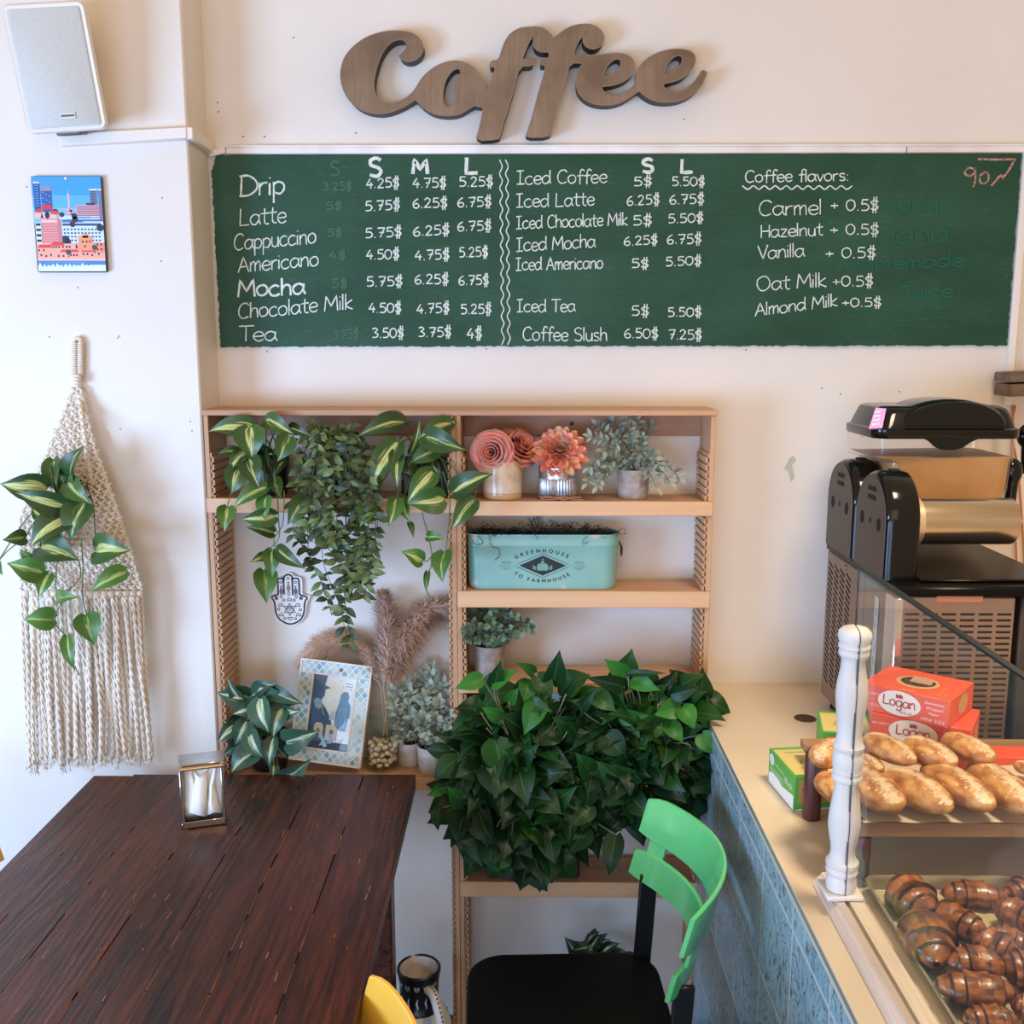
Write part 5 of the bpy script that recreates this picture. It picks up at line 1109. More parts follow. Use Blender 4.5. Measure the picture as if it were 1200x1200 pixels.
# vase of pebbles and pampas
c_ = at(448.5, 885.5, y=2.318); c_.z = .7121; rv = .0395
th = thing('glass_vase', 'clear glass cylinder vase part filled with tan pebbles beside the photo frame', 'vase', c_)
b = MB(); b.lathe([(rv*.9, 0), (rv, .004), (rv, .145), (rv*.96, .146), (rv*.93, .145), (rv*.93, .008), (0, .008)], c_, 40, cap0=True, cap1=False); b.build('glass_body', glass('vase_glass', (.93, .96, .95), 1.45, .02), th)
m_peb = M('pebble', (244, 226, 198), .55, var=(204, 172, 134), vs_=30, p0=.25, p1=.6)
peb = None
spots = []
for tr in range(6000):
    an, z_, rg = ru(0, 2*PI), ru(.0165, .066), R.choice((.0285, .0275, .029)); p = c_+Vector((rg*math.cos(an), rg*math.sin(an), z_))
    if all((p-q).length > .0114 for q in spots): spots.append(p)
for k in range(14):
    an, rg = ru(0, 2*PI), .017*math.sqrt(R.random()); p = c_+Vector((rg*math.cos(an), rg*math.sin(an), .064))
    if all((p-q).length > .0095 for q in spots): spots.append(p)
for p in spots:
    if 1:
        if 1:
            if peb is None:
                b = MB(); b.ell((0, 0, 0), .0072, .0062, .0052, 12, 8, f=lambda q: q*(1+.12*noise.noise(q*160))); peb = b.build('pebble', m_peb, local=True); peb.location = p
                tag(peb, 'small tan rounded pebble inside the clear glass vase', 'pebble', 'pebbles in the glass vase'); o = peb
            else:
                o = peb.copy(); C.objects.link(o); o.location = p
            o.rotation_euler = (ru(-.5, .5), ru(-.5, .5), ru(0, 6)); s_ = ru(.95, 1.28); o.scale = (s_, s_*ru(.85, 1.05), s_*ru(.85, 1.05))
m_pam = M('pampas_fluff', (246, 222, 204), .9, var=(222, 192, 174), vs_=25, spec=.1)
def pampas(label, pts, r0, nf, droop):
    P = cr([at(x, y, y=Y) for x, y, Y in pts], 14); base = c_+Vector((ru(-.014, .014), ru(-.01, .01), .085))
    th = thing('pampas_plume', label, 'pampas grass', base, 'pampas plumes in the glass vase'); b = MB()
    b.tube(cr([base, base.lerp(P[0], .6)+Vector((0, 0, .01)), P[0], P[len(P)//2]], 6), .0017, 6); b.build('stalk', M('straw', (186, 152, 112), .7), th)
    b = MB(); n_ = len(P)
    for i in range(nf):
        f = R.random()*(n_-2); k = int(f); p = P[k].lerp(P[k+1], f-k); t = (P[k+1]-P[k]).normalized(); s_ = f/(n_-2)
        sd = Vector((ru(-1, 1), ru(-1, 1), ru(-1, 1))); sd = (sd-t*sd.dot(t)).normalized(); w_ = math.sin(PI*min(1, s_*.85+.12))**.6
        L = r0*w_*ru(.7, 1.7); e = p+sd*L*.75+t*L*ru(.4, .9)+Vector((0, 0, -droop*L)); mid = p.lerp(e, .5)+t*L*.16; e.y = min(e.y, 2.392); mid.y = min(mid.y, 2.394)
        ax_ = sd.cross(t).normalized()*.0006; b.add([p-ax_, p+ax_, mid+ax_*1.5, mid-ax_*1.5, e], [(0, 1, 2, 3), (3, 2, 4)])
    b.build('fluff', m_pam, th, ang=180)
pampas('brown pampas plume arching left behind the photo frame', [(444, 800, 2.33), (432, 768, 2.345), (408, 752, 2.355), (380, 752, 2.362), (350, 776, 2.365)], .042, 5200, .3)
pampas('upright mauve brown pampas plume behind the hanging vine', [(450, 800, 2.325), (453, 765, 2.34), (454, 730, 2.35), (449, 694, 2.35)], .046, 5200, .1)
pampas('brown pampas plume arching right to the middle upright', [(456, 800, 2.33), (466, 768, 2.335), (480, 735, 2.34), (500, 714, 2.345), (524, 710, 2.35)], .056, 7000, .4)

# ------------------------------------------------------------------ hand shaped plaque
Zh = lambda x, y: at(300+x/15, 660+y/15, y=2.391)
ol = [(385, 545), (383, 300), (395, 262), (430, 240), (490, 242), (505, 215), (540, 180), (585, 160), (640, 180), (665, 215), (690, 232), (760, 235), (800, 265), (815, 310), (815, 500), (820, 545), (900, 570), (950, 560), (955, 600), (915, 660), (890, 740), (885, 840), (860, 930), (800, 1020), (720, 1075), (620, 1105), (540, 1095), (440, 1050), (370, 985), (325, 890), (310, 770), (295, 680), (262, 610), (275, 580), (330, 555)]
th = thing('hand_plaque', 'white hand shaped plaque with black folk pattern on the wall under the hanging vines', 'wall plaque', Zh(590, 700))
b = MB(); b.prism([[Zh(*q) for q in chaikin(ol, 2)]], (0, .0085, 0)); b.build('plaque', M('plaque_white', (236, 230, 226), .4), th)
pl = Plane(Zh(590, 700), (1, 0, 0), (0, 0, 1), .0006); s_ = (Zh(690, 700)-Zh(590, 700)).x/100; HP = lambda l: [((x-590)*s_, (700-y)*s_) for x, y in l]
b = MB(); k1 = 30*s_
pstrip(b, pl, HP([(398, 545), (398, 300), (420, 262), (470, 258), (495, 268), (500, 545)]), k1, smooth=3); pstrip(b, pl, HP([(506, 300), (508, 240), (545, 200), (585, 190), (630, 205), (650, 250), (652, 560)]), k1, smooth=3)
pstrip(b, pl, HP([(650, 290), (670, 258), (730, 258), (765, 290), (768, 545)]), k1, smooth=3)
pstrip(b, pl, HP([(400, 545), (340, 565), (280, 592), (320, 670), (335, 770), (345, 880), (390, 975), (460, 1035), (540, 1072), (610, 1078), (690, 1055), (770, 1000), (820, 920), (845, 830), (850, 740), (870, 660), (905, 600), (840, 570), (770, 545)]), k1, smooth=3)
for rot in (0, PI): pstrip(b, pl, [(q[0]-0, q[1]-(700-815)*s_*0-0) for q in [((108*math.sin(rot+2*PI*k/3))*s_, (700-815)*s_+(108*math.cos(rot+2*PI*k/3))*s_) for k in range(3)]], 24*s_, closed=True)
k2 = 12*s_
for cx_, cy_, fl_ in ((590, 630, 1), (590, 985, -1), (435, 730, 1), (735, 730, 1), (440, 905, 1), (740, 905, 1)):
    pstrip(b, pl, HP([(cx_, cy_-fl_*25), (cx_-38, cy_+fl_*5), (cx_-36, cy_+fl_*30), (cx_-12, cy_+fl_*26), (cx_, cy_+fl_*12), (cx_+12, cy_+fl_*26), (cx_+36, cy_+fl_*30), (cx_+38, cy_+fl_*5)]), k2, closed=True, smooth=2)
for cx_, cy_ in ((490, 648), (675, 648), (395, 810), (775, 820), (497, 980), (685, 982), (450, 325), (580, 255), (705, 325)): pstrip(b, pl, HP(circ(cx_, cy_, 21, 14)), k2, closed=True)
for cx_, cy_ in ((450, 590), (582, 545), (710, 590)): pstrip(b, pl, HP([(cx_-20, cy_-40), (cx_-18, cy_), (cx_, cy_+20), (cx_+18, cy_), (cx_+20, cy_-40)]), k2, smooth=3)
pstrip(b, pl, HP([(545, 790), (585, 772), (630, 790)]), k2); pstrip(b, pl, HP([(545, 805), (630, 805)]), k2); pstrip(b, pl, HP([(565, 835), (610, 835)]), k2)
b.build('pattern', M('plaque_black', (22, 22, 30), .5), th)
b = MB()
for cx_, cy_, hh, cl in ((452, 490, 75, (92, 100, 128)), (580, 430, 90, (150, 128, 112)), (706, 490, 75, (120, 84, 110))): ppoly(b, pl, HP([(cx_+34*math.sin(PI*t)*(1 if k == 0 else -1), cy_-hh+2*hh*(t if k == 0 else 1-t)) for k in (0, 1) for t in [i/8 for i in range(8)]]), lin(cl)); ppoly(b, pl, HP([(cx_-22, cy_-hh-22), (cx_+22, cy_-hh-22), (cx_, cy_-hh+16)]), lin((40, 40, 52)))
for cx_ in (362, 795): ppoly(b, pl, HP(circ(cx_, 610, 36, 14)), lin((110, 104, 106))); ppoly(b, pl, HP(circ(cx_, 608, 14, 10)), lin((30, 30, 36)), k=2)
b.build('pattern', M('plaque_ink', (255, 255, 255), .5, attr=True), th)

# ================================================================== dark plank table with napkin dispenser
TZ = .765
th = thing('table', 'dark stained rustic plank table with glossy varnish at lower left', 'table', (-.59, 1.55, 0))
m_tab, nt, bs = base_mat('dark_varnished_plank')
n1 = noise_(nt, 7, (7, .55, 7), 8, rough=.72); n2 = noise_(nt, 26, (5, .35, 5), 5, rough=.7); n3 = noise_(nt, 3, (1, .5, 1), 3)
tc = nd(nt, 'ShaderNodeTexCoord'); mp = nd(nt, 'ShaderNodeMapping'); mp.inputs['Scale'].default_value = (3.2, .5, 1); nt.links.new(tc.outputs['Object'], mp.inputs[0])
wv = nd(nt, 'ShaderNodeTexWave'); wv.bands_direction = 'X'; wv.inputs['Scale'].default_value = 4; wv.inputs['Distortion'].default_value = 26; wv.inputs['Detail'].default_value = 5; wv.inputs['Detail Scale'].default_value = .7
nt.links.new(mp.outputs[0], wv.inputs['Vector'])
c = ramp(nt, n1, lin((26, 9, 6)), lin((112, 56, 36)), .36, .76)
c = mixc(nt, math_(nt, 'MULTIPLY', math_(nt, 'POWER', wv.outputs['Fac'], 2.), .40), c, lin((40, 15, 9)))
c = mixc(nt, ramp(nt, n2, (0, 0, 0), (1, 1, 1), .60, .80), c, lin((120, 66, 40)))
at_ = nd(nt, 'ShaderNodeAttribute', attribute_name='Col'); c = mixc(nt, 1., c, at_.outputs['Color'], 'MULTIPLY')
nt.links.new(c, bs.inputs['Base Color']); bs.inputs['Roughness'].default_value = .3; bs.inputs['Specular IOR Level'].default_value = .42
h_ = math_(nt, 'ADD', n1, math_(nt, 'ADD', math_(nt, 'MULTIPLY', n2, .5), math_(nt, 'MULTIPLY', wv.outputs['Fac'], .18)))
bump_(nt, bs, h_, .55, .003)
b = MB(); xs = [-.955, -.868, -.772, -.660, -.560, -.462, -.352, -.2365]; tilt = [.03, .028, .02, .012, .004, 0, -.002, -.002]
for i in range(7):
    x0, x1 = xs[i]+.0004, xs[i+1]-.0004; k = (1.1, .95, 1.1, .9, .8, .95, .9)[i]
    y1 = 2.148+(.004 if i % 2 else 0)+.014*i/7; d0, d1 = 0, 0
    b.obox((x0, .72, TZ-.035+ru(-.001, .0005)), (x1-x0, 0, 0), (0, y1-.72, 0), (0, 0, .035), .0014, (k, k*.96, k*.92))
for i in range(1, 7):
    for y in [.75+j*.105 for j in range(13)]:
        if R.random() < .85: b.box(xs[i]-.0013, xs[i]+.0013, y, y+ru(.05, .11), TZ-.03, TZ-.0002, mi=1)
for i in range(70):
    x, y = ru(-.93, -.26), ru(1.15, 2.1); L = ru(.003, .022)
    b.obox((x, y, TZ-.0004), (ru(-.001, .001), L, 0), (ru(.0006, .0016), 0, 0), (0, 0, .0012), .0003, mi=2)
b.build('tabletop', [m_tab, M('seam_amber', (124, 78, 40), .5, var=(40, 20, 12), vs_=26, vsc=(1, .6, 1)), M('scratch', (168, 128, 96), .5)], th)
b = MB(); b.box(-.90, -.29, .80, .83, TZ-.12, TZ-.037); b.box(-.90, -.29, 2.05, 2.08, TZ-.12, TZ-.037); b.box(-.90, -.87, .80, 2.08, TZ-.12, TZ-.037); b.box(-.32, -.29, .80, 2.08, TZ-.12, TZ-.037)
b.build('apron', m_tab, th)
for x in (-.91, -.34):
    for y in (.79, 2.03): MB().box(x, x+.06, y, y+.06, 0, TZ-.037, .004).build('leg', m_tab, th)

N0, N1 = Vector((-.6735, 1.893, TZ+.0006)), Vector((-.5925, 1.9195, TZ+.0006)); u = (N1-N0).normalized(); Wn = (N1-N0).length; v = Vector((-u.y, u.x, 0)); Dn = .058; Hn = .131; zz = Vector((0, 0, 1))
th = thing('napkin_dispenser', 'chrome napkin dispenser full of white napkins standing on the dark table', 'napkin dispenser', N0)
m_chr = M('brushed_chrome', (200, 200, 206), .18, 1., var=(170, 168, 170), vs_=20)
b = MB(); t_ = .0035
b.obox(N0, u*t_, v*Dn, zz*Hn, .001); b.obox(N0+u*(Wn-t_), u*t_, v*Dn, zz*Hn, .001); b.obox(N0+zz*(Hn-.002), u*Wn, v*Dn, zz*.004, .0015); b.obox(N0, u*Wn, v*Dn, zz*.003, .001); b.obox(N0+v*(Dn-.002), u*Wn, v*.002, zz*Hn, .0005)
for k in (0, Wn-.007): b.obox(N0+u*k-v*.001, u*.007, v*.004, zz*Hn, .0012)
b.obox(N0-v*.001+zz*.0, u*Wn, v*.003, zz*.013, .001); b.build('casing', m_chr, th)
b = MB(); b.tube([N0+u*.002+zz*(Hn-.006)-v*.003, N0+u*(Wn-.002)+zz*(Hn-.006)-v*.003], .0042, 10); b.build('top_bar', M('brass_bar', (206, 178, 140), .25, .9), th)
m_nap = M('napkin_paper', (240, 236, 230), .85)
b = MB()
b.obox(N0+u*.0045+v*.014+zz*.022, u*(Wn-.009), v*.038, zz*(Hn-.034), .001); b.build('napkin_stack', m_nap, th)
b = MB()
def fold(cols, off):
    # draped folded sheet given as columns of (along, height) pairs and forward offsets
    vs_l = [[N0+u*a+zz*h_+v*(.004+d*.5-off) for a, h_, d in c_] for c_ in cols]; n_ = len(cols[0]); vv = [p for c_ in vs_l for p in c_]
    b.add(vv, [(i*n_+j, (i+1)*n_+j, (i+1)*n_+j+1, i*n_+j+1) for i in range(len(cols)-1) for j in range(n_-1)])
Wf_ = Wn
fold([[(.010, .118, .013), (.009, .085, .012), (.007, .055, .008), (.010, .030, .004)], [(.022, .117, .010), (.026, .085, .002), (.020, .060, .002), (.014, .036, .000)], [(.026, .118, .013), (.030, .092, .009), (.024, .066, .006), (.020, .046, .004)]], .0)
fold([[(.026, .117, .012), (.030, .100, .008), (.018, .050, .004), (.014, .032, .003)], [(.038, .102, .010), (.040, .095, .004), (.036, .055, -.001), (.034, .024, -.003)], [(.058, .117, .012), (.052, .10, .006), (.050, .055, -.002), (.046, .020, -.003)]], .002)
fold([[(.066, .118, .013), (.056, .08, .006), (.048, .045, .003), (.046, .020, .001)], [(.070, .119, .008), (.060, .08, -.003), (.058, .045, -.004), (.062, .026, -.004)], [(.073, .120, .013), (.066, .085, .008), (.070, .05, .004), (.077, .022, .002)]], .001)
o = b.build('napkin_sheet', m_nap, th, ang=1); md = o.modifiers.new('thickness', 'SOLIDIFY'); md.thickness = .0006
# ================================================================== chairs
def make_chair(label, mat, loc, rz=0.):
    th = thing('chair', label, 'chair', loc, None, rz)
    blk = M('black_vinyl', (11, 11, 13), .5, spec=.14); blm = M('black_metal', (18, 19, 22), .35, spec=.3)
    # local frame: the sitter faces -x; z up
    def arc(y, f=0.): return .171+.100*math.cos(min(1, abs(y)/.225)*PI/2)**.8+f
    def band(z0, z1, y0, y1, lean, thick=.009, inset=0.):
        b = MB(); n_ = 30; lv = []
        for i in range(n_+1):
            y = y0+(y1-y0)*i/n_; e = min(i, n_-i); rnd = (.80, .93, .985)[e] if e < 3 else 1.
            zc = (z0+z1)/2; hz = (z1-z0)/2*rnd; x = arc(y); dxdy = (arc(y+.002)-arc(y-.002))/.004; nx, ny = 1/math.hypot(1, dxdy), -dxdy/math.hypot(1, dxdy)
            ring = []
            for (s_, q) in ((-.5, -.94), (-.25, -1), (.25, -1), (.5, -.94), (.5, .94), (.25, 1), (-.25, 1), (-.5, .94)):
                z = zc+q*hz; ring.append(Vector((x+lean*(z-.77)+nx*s_*thick-inset, y+ny*s_*thick, z)))
            lv.append(ring)
        loft(b, lv); return b
    band(.712, .800, -.222, .222, .26).build('back_slat', mat, th, local=True); band(.628, .690, -.214, .214, .26, inset=.006).build('back_slat', mat, th, local=True)
    for sg in (-1, 1):
        b = MB(); y = sg*.178; x = arc(y)+.006
        b = band(.683, .719, min(sg*.160, sg*.197), max(sg*.160, sg*.197), .26, .006); b.build('slat_bracket', mat, th, local=True)
        b = MB(); b.obox((.148, sg*.185-.006, .43), (.036, 0, 0), (0, .012, 0), (.012, 0, .215), .003); b.build('back_post', blm, th, local=True)
    b = MB(); out = [(-.1975+.3925*(a+.5), c_) for a, c_ in rr(1, .405, .075, 8)]
    lv = []
    for k, z in ((.93, .425), (.985, .43), (1, .44), (1, .452), (.985, .460), (.95, .464)): lv.append([Vector(((x-0)*k, y*k, z)) for x, y in [( -.195+.39*(a/1+.5), c_) for a, c_ in [(p/.39, q) for p, q in rr(.39, .405, .075, 8)]]])
    loft(b, lv); b.build('seat', blk, th, local=True)
    b = MB(); b.tube([(x*.86, y*.86, .417) for x, y in rr(.39, .405, .075, 6)], .010, 8, closed=True); b.build('seat_frame', blm, th, local=True)
    for x, x2 in ((-.15, -.185), (.165, .215)):
        for sg in (-1, 1):
            b = MB(); b.tube([(x, sg*.165, .42), (x2, sg*.195, 0.012)], .011, 10); b.lathe([(.013, 0), (.013, .014)], (x2, sg*.195, 0), 12); b.build('leg', blm, th, local=True)
    return th
m_grn = M('green_gloss', (96, 196, 126), .16, coat=.5, spec=.6); m_yel = M('yellow_gloss', (244, 190, 72), .2, coat=.3)
make_chair('green backed chair with black seat between the shelf unit and the tiled counter', m_grn, (.0905, 1.757, 0), .04)
make_chair('yellow backed chair at the bottom edge, tucked against the right side of the dark table', m_yel, (-.404, 1.163, 0), 0)
make_chair('yellow backed chair at the far left, tucked against the left side of the dark table', m_yel, (-.957, 1.80, 0), PI)

# ================================================================== painted jug on the floor
c_ = Vector((-.240, 2.185, 0)); th = thing('painted_jug', 'black and white hand painted jug with curved handle on the floor right of the table', 'jug', c_)
b = MB(); W_, K_ = lin((214, 206, 198)), lin((22, 24, 34))
prof = [(.05, 0), (.062, .004), (.076, .04), (.080, .08), (.078, .12), (.068, .155), (.052, .180), (.046, .190), (.0445, .205), (.046, .235), (.049, .262), (.0515, .270), (.0515, .276), (.048, .280), (.044, .276), (.042, .24), (.040, .20)]
cols = [W_]*6+[K_]*7+[K_, W_, W_]
b.lathe(prof, c_, 48, cap1=False, cols=cols); m_glz = M('painted_glaze', (255, 255, 255), .3, attr=True, var=(225, 215, 205), vs_=25); b.build('jug_body', m_glz, th)
b = MB(); b.lathe([(0, .20), (.0405, .201)], c_, 32, cap0=False, cap1=False, col=lin((200, 180, 155))); b.build('inner_base', m_glz, th)
b = MB(); hx = Vector((.55, -.83, 0)); hp = [c_+hx*.046+Vector((0, 0, .245)), c_+hx*.075+Vector((0, 0, .243)), c_+hx*.103+Vector((0, 0, .20)), c_+hx*.110+Vector((0, 0, .15)), c_+hx*.095+Vector((0, 0, .10)), c_+hx*.076+Vector((0, 0, .085))]
P = cr(hp, 6); b.tube(P, .0115, 12, col=W_)
ha = b.build('handle', m_glz, th); b = MB()
for i in range(2, len(P)-2):
    t = (P[i+1]-P[i-1]).normalized(); sd = t.cross(Vector((0, 0, 1)).cross(hx)).normalized(); o_ = hx.cross(Vector((0, 0, 1)))*-.004
    nn = (hx*1+Vector((0, 0, .4))); nn = (nn-t*nn.dot(t)).normalized(); b.ell(P[i]+nn*.0112, .0022, .0022, .0022, 8, 6)
b.build('painted_dots', M('jug_ink', (18, 20, 30), .5), ha)
b = MB(); wht = MB()
def oncyl(an, z, r): return c_+Vector((r*math.sin(an), -r*math.cos(an), z))
for k in range(14):
    an = k*2*PI/14
    strip(wht, [oncyl(an+.03*math.sin(i), .197+i*.0035, .0462+.00005*i) for i in range(9)], oncyl(an, 0, 1)-c_, [.0015, .003, .004, .0045, .0045, .004, .003, .002, .001])
    strip(wht, [oncyl(an+.11*math.cos(a), .257-.011*math.sin(a), .0500) for a in [PI*i/8 for i in range(9)]], oncyl(an, 0, 1)-c_, .0013)
    strip(wht, [oncyl(an+.05*math.cos(a), .257-.006*math.sin(a), .0500) for a in [PI*i/8 for i in range(9)]], oncyl(an, 0, 1)-c_, .0011)
for k in range(5):
    an = k*2*PI/5+.2
    for a in range(8):
        d = (math.cos(a*PI/4), math.sin(a*PI/4)); strip(b, [oncyl(an+d[0]*r_*13, .125+d[1]*r_, .0782 if True else 0) for r_ in (.005, .010, .016, .021)], oncyl(an, 0, 1)-c_, [.001, .003, .0045, .001])
    strip(b, [oncyl(an+.62+.2*math.sin(i/3), .04+i*.012, .0808-max(0, i*.012-.06)*.14) for i in range(10)], oncyl(an+.62, 0, 1)-c_, .0035)
b.build('painted_motif', M('jug_ink', (18, 20, 30), .5), th); wht.build('painted_motif', M('jug_white', (206, 204, 204), .5), th)

# ================================================================== tiled counter
CX, CZ = .413, .897
th = thing('counter', 'service counter with beige top and weathered blue patterned tile front', 'counter', (1.1, 1.3, 0))
m_ctop = M('beige_laminate', (222, 205, 178), .28, var=(214, 195, 166), vs_=3, bump=.03, bs=40)
b = MB(); q = [(CX, -.2), (CX, 2.2575), (.434, 2.2575), (.434, 2.3985), (2.2, 2.3985), (2.2, -.2)]
b.prism([[Vector((x, y, CZ)) for x, y in q]], (0, 0, -.020)); b.build('countertop', m_ctop, th)
m, nt, bs = base_mat('weathered_blue_tile')
tc = nd(nt, 'ShaderNodeTexCoord'); geo = nd(nt, 'ShaderNodeNewGeometry'); sx = nd(nt, 'ShaderNodeSeparateXYZ'); nt.links.new(tc.outputs['Object'], sx.inputs[0])
oy, oz = 1.3, 0.
fy = math_(nt, 'FRACT', math_(nt, 'DIVIDE', math_(nt, 'SUBTRACT', sx.outputs[1], 1.444-oy-.19*20), .19)); fz = math_(nt, 'FRACT', math_(nt, 'DIVIDE', math_(nt, 'SUBTRACT', sx.outputs[2], .833-.19*20), .19))
gr_ = math_(nt, 'MAXIMUM', math_(nt, 'GREATER_THAN', math_(nt, 'ABSOLUTE', math_(nt, 'SUBTRACT', fy, .5)), .484), math_(nt, 'GREATER_THAN', math_(nt, 'ABSOLUTE', math_(nt, 'SUBTRACT', fz, .5)), .484))
wv = nd(nt, 'ShaderNodeTexWave'); wv.wave_type = 'RINGS'; wv.inputs['Scale'].default_value = 14; wv.inputs['Distortion'].default_value = 14; wv.inputs['Detail'].default_value = 4; wv.inputs['Detail Scale'].default_value = 1.6
cb = nd(nt, 'ShaderNodeCombineXYZ'); nt.links.new(fy, cb.inputs[0]); nt.links.new(fz, cb.inputs[1]); mp = nd(nt, 'ShaderNodeMapping'); mp.inputs['Location'].default_value = (-.5, -.5, 0); mp.inputs['Scale'].default_value = (.33, .33, 1); nt.links.new(cb.outputs[0], mp.inputs[0]); nt.links.new(mp.outputs[0], wv.inputs['Vector'])
n1 = noise_(nt, 11, (1, 1, 1), 4); n2 = noise_(nt, 60, (1, 1, 1), 4)
f = math_(nt, 'ADD', math_(nt, 'MULTIPLY', wv.outputs['Fac'], .55), math_(nt, 'MULTIPLY', n2, .8))
c = ramp(nt, n1, lin((136, 172, 182)), lin((164, 194, 200)), .35, .7)
nn_ = nd(nt, 'ShaderNodeTexNoise'); nn_.inputs['Scale'].default_value = 26; nn_.inputs['Detail'].default_value = 2.5; nn_.inputs['Distortion'].default_value = 2.2; mpp_ = nd(nt, 'ShaderNodeMapping'); mpp_.inputs['Scale'].default_value = (1, 1.5, .8); nt.links.new(tc.outputs['Object'], mpp_.inputs[0]); nt.links.new(mpp_.outputs[0], nn_.inputs['Vector'])
f = math_(nt, 'ADD', math_(nt, 'MULTIPLY', math_(nt, 'ABSOLUTE', math_(nt, 'SUBTRACT', nn_.outputs['Fac'], .5)), 9.), math_(nt, 'MULTIPLY', math_(nt, 'SUBTRACT', n2, .5), .9))
c = mixc(nt, math_(nt, 'MULTIPLY', ramp(nt, f, (1, 1, 1), (0, 0, 0), .10, .36), .85), c, lin((98, 82, 74)))
c = mixc(nt, gr_, c, lin((196, 200, 196)))
nt.links.new(c, bs.inputs['Base Color']); bs.inputs['Roughness'].default_value = .3
b = MB(); b.box(CX+.0015, CX+.02, -.2, 2.2575, 0, CZ-.0205); b.build('tiled_front', m, th)
b = MB(); b.box(CX+.0205, 2.18, -.18, 2.2575, 0, CZ-.0205); b.build('carcass', M('counter_carcass', (70, 60, 52), .7), th)
b = MB(); b.box(CX-.0004, CX+.004, -.2, 2.2575, CZ-.012, CZ-.002, .001); b.build('edge_trim', M('edge_metal', (170, 172, 168), .35, .5), th)
b = MB(); gc = Vector((.627, 2.166, CZ)); b.lathe([(.0, .0006), (.0225, .0007)], gc, 32, cap0=False, cap1=False, col=lin((70, 44, 22))); b.lathe([(.0225, .0007), (.0235, .0014), (.0245, .0003)], gc, 32, cap0=False, cap1=False, col=lin((112, 74, 40)))
b.build('cable_hole', M('hole_brown', (255, 255, 255), .7, attr=True), th)

# ================================================================== display case rail, turned post, glass
GX = .4695
th = thing('display_case', 'whitewashed wood rail with a turned white post and clear glass screen on the counter', 'display case', (GX, 1.40, CZ))
m_rail = woodmat('whitewashed_wood', (176, 148, 122), (228, 214, 200), 'y', 6, .5, .12, p0=.25, p1=.6)
b = MB(); sec = [(.4475, 0), (.4475, .006), (.4515, .010), (.4530, .0145), (.4575, .0165), (.4590, .021), (.4675, .022), (.4668, .015), (.4748, .015), (.4748, .022), (.4955, .022), (.4985, .019), (.4985, 0)]
b.prism([[Vector((x, .30, CZ+.0004+z)) for x, z in sec]], (0, 1.46-.30, 0)); b.build('rail', m_rail, th)
zr_ = CZ+.0226
b = MB(); b.box(GX-.027, GX+.027, 1.3735, 1.4275, zr_, zr_+.007, .002)
zz_ = lambda y: at(988, y, y=1.40).z
prof = [(0.0, 1.3)]
pp = [(1044, 15), (1040, 16.5), (1034, 17.5), (1028, 17), (1024, 15.5), (1022, 17), (1019, 18.5), (1016, 17.5), (1014, 16.5), (1012, 18.5), (1008, 18.5), (1005, 15.5), (998, 13.5), (990, 14), (978, 16.5), (966, 18.2), (952, 17.5), (935, 15), (920, 13), (915, 13.5), (913, 16.5), (910, 17.2), (907, 16.5), (905, 15), (903, 16.5), (901, 16), (896, 17), (888, 17.5), (881, 16), (879, 15), (877, 17), (873, 17.5), (870, 15.5), (860, 13.5), (845, 14.5), (828, 16.5), (812, 17.8), (798, 16.5), (785, 14), (774, 13), (770, 14), (768, 16), (765, 17), (762, 16.5), (760, 15.5), (758, 17.5), (755, 17.5), (753, 16), (750, 17.5), (745, 18.6), (740, 17.8), (736, 14), (734, 8), (733, 1)]
pr_ = [(w_*.00126, zz_(y)) for y, w_ in pp]; base = pr_[0][1]
prof = [(pr_[0][0], zr_+.007)]+[(r_, max(zr_+.0075, z)) for r_, z in pr_]
b.lathe(prof, (GX, 1.40, 0), 40); 
b.build('turned_post', M('white_painted_wood', (226, 222, 218), .5, var=(206, 198, 190), vs_=14, vsc=(1, 1, .3), bump=.1), th)
ztop_ = 1.409
b = MB(); b.box(GX-.0022, GX+.0048, .40, 1.399, CZ+.0155, ztop_); gl = b.build('glass_screen', glass('screen_glass', (.95, .97, .96), 1.22, .01, .012), th)
b = MB(); b.box(GX-.0028, GX+.0052, .40, 1.4, ztop_, ztop_+.003); b.build('glass_edge', M('glass_edge_green', (16, 24, 21), .35, spec=.4), gl)
b = MB(); b.box(GX-.0012, GX+.0012, 1.3992, 1.4242, zr_+.008, 1.30); b.box(GX-.0013, GX+.0013, 1.3985, 1.4, 1.3, ztop_)
b.build('glass_edge', M('glass_edge_green', (16, 24, 21), .35, spec=.4), gl)
b = MB(); b.box(GX-.0015, GX+.0015, 1.3795, 1.3805, zr_+.007, 1.315)
strip(b, [Vector((GX, 1.40-r_-.0008, z)) for r_, z in prof], Vector((0, -1, 0)), .0016); b.build('post_slot', M('slot_dark', (40, 38, 38), .6), th)

# ================================================================== bread board with rolls
BZ = 1.004
th = thing('bread_board', 'raised slatted wooden board on dark round feet carrying the bread rolls', 'board', (.75, 1.62, CZ))
m_brd = woodmat('bread_board_wood', (122, 84, 54), (190, 146, 102), 'x', 6, .5, .1)
BX0, BX1, BY0, BY1 = .507, 1.08, 1.452, 1.80
b = MB(); b.box(BX0, BX1, BY0, BY0+.022, BZ-.024, BZ-.001, .002)
for k in range(7): b.box(BX0+.004, BX1, BY0+.026+k*.046, BY0+.026+k*.046+.036, BZ-.018, BZ-.002, .0015)
b.build('slats', m_brd, th)
MB().box(BX0-.001, BX0+.016, BY0+.001, 1.672, BZ-.026, BZ+.0015, .003).build('side_bar', woodmat('dark_bar_wood', (64, 40, 32), (104, 72, 56), 'y', 6, .5, .1), th)
m_foot = woodmat('foot_wood', (70, 30, 28), (112, 58, 50), 'z', 8, .45, .1)
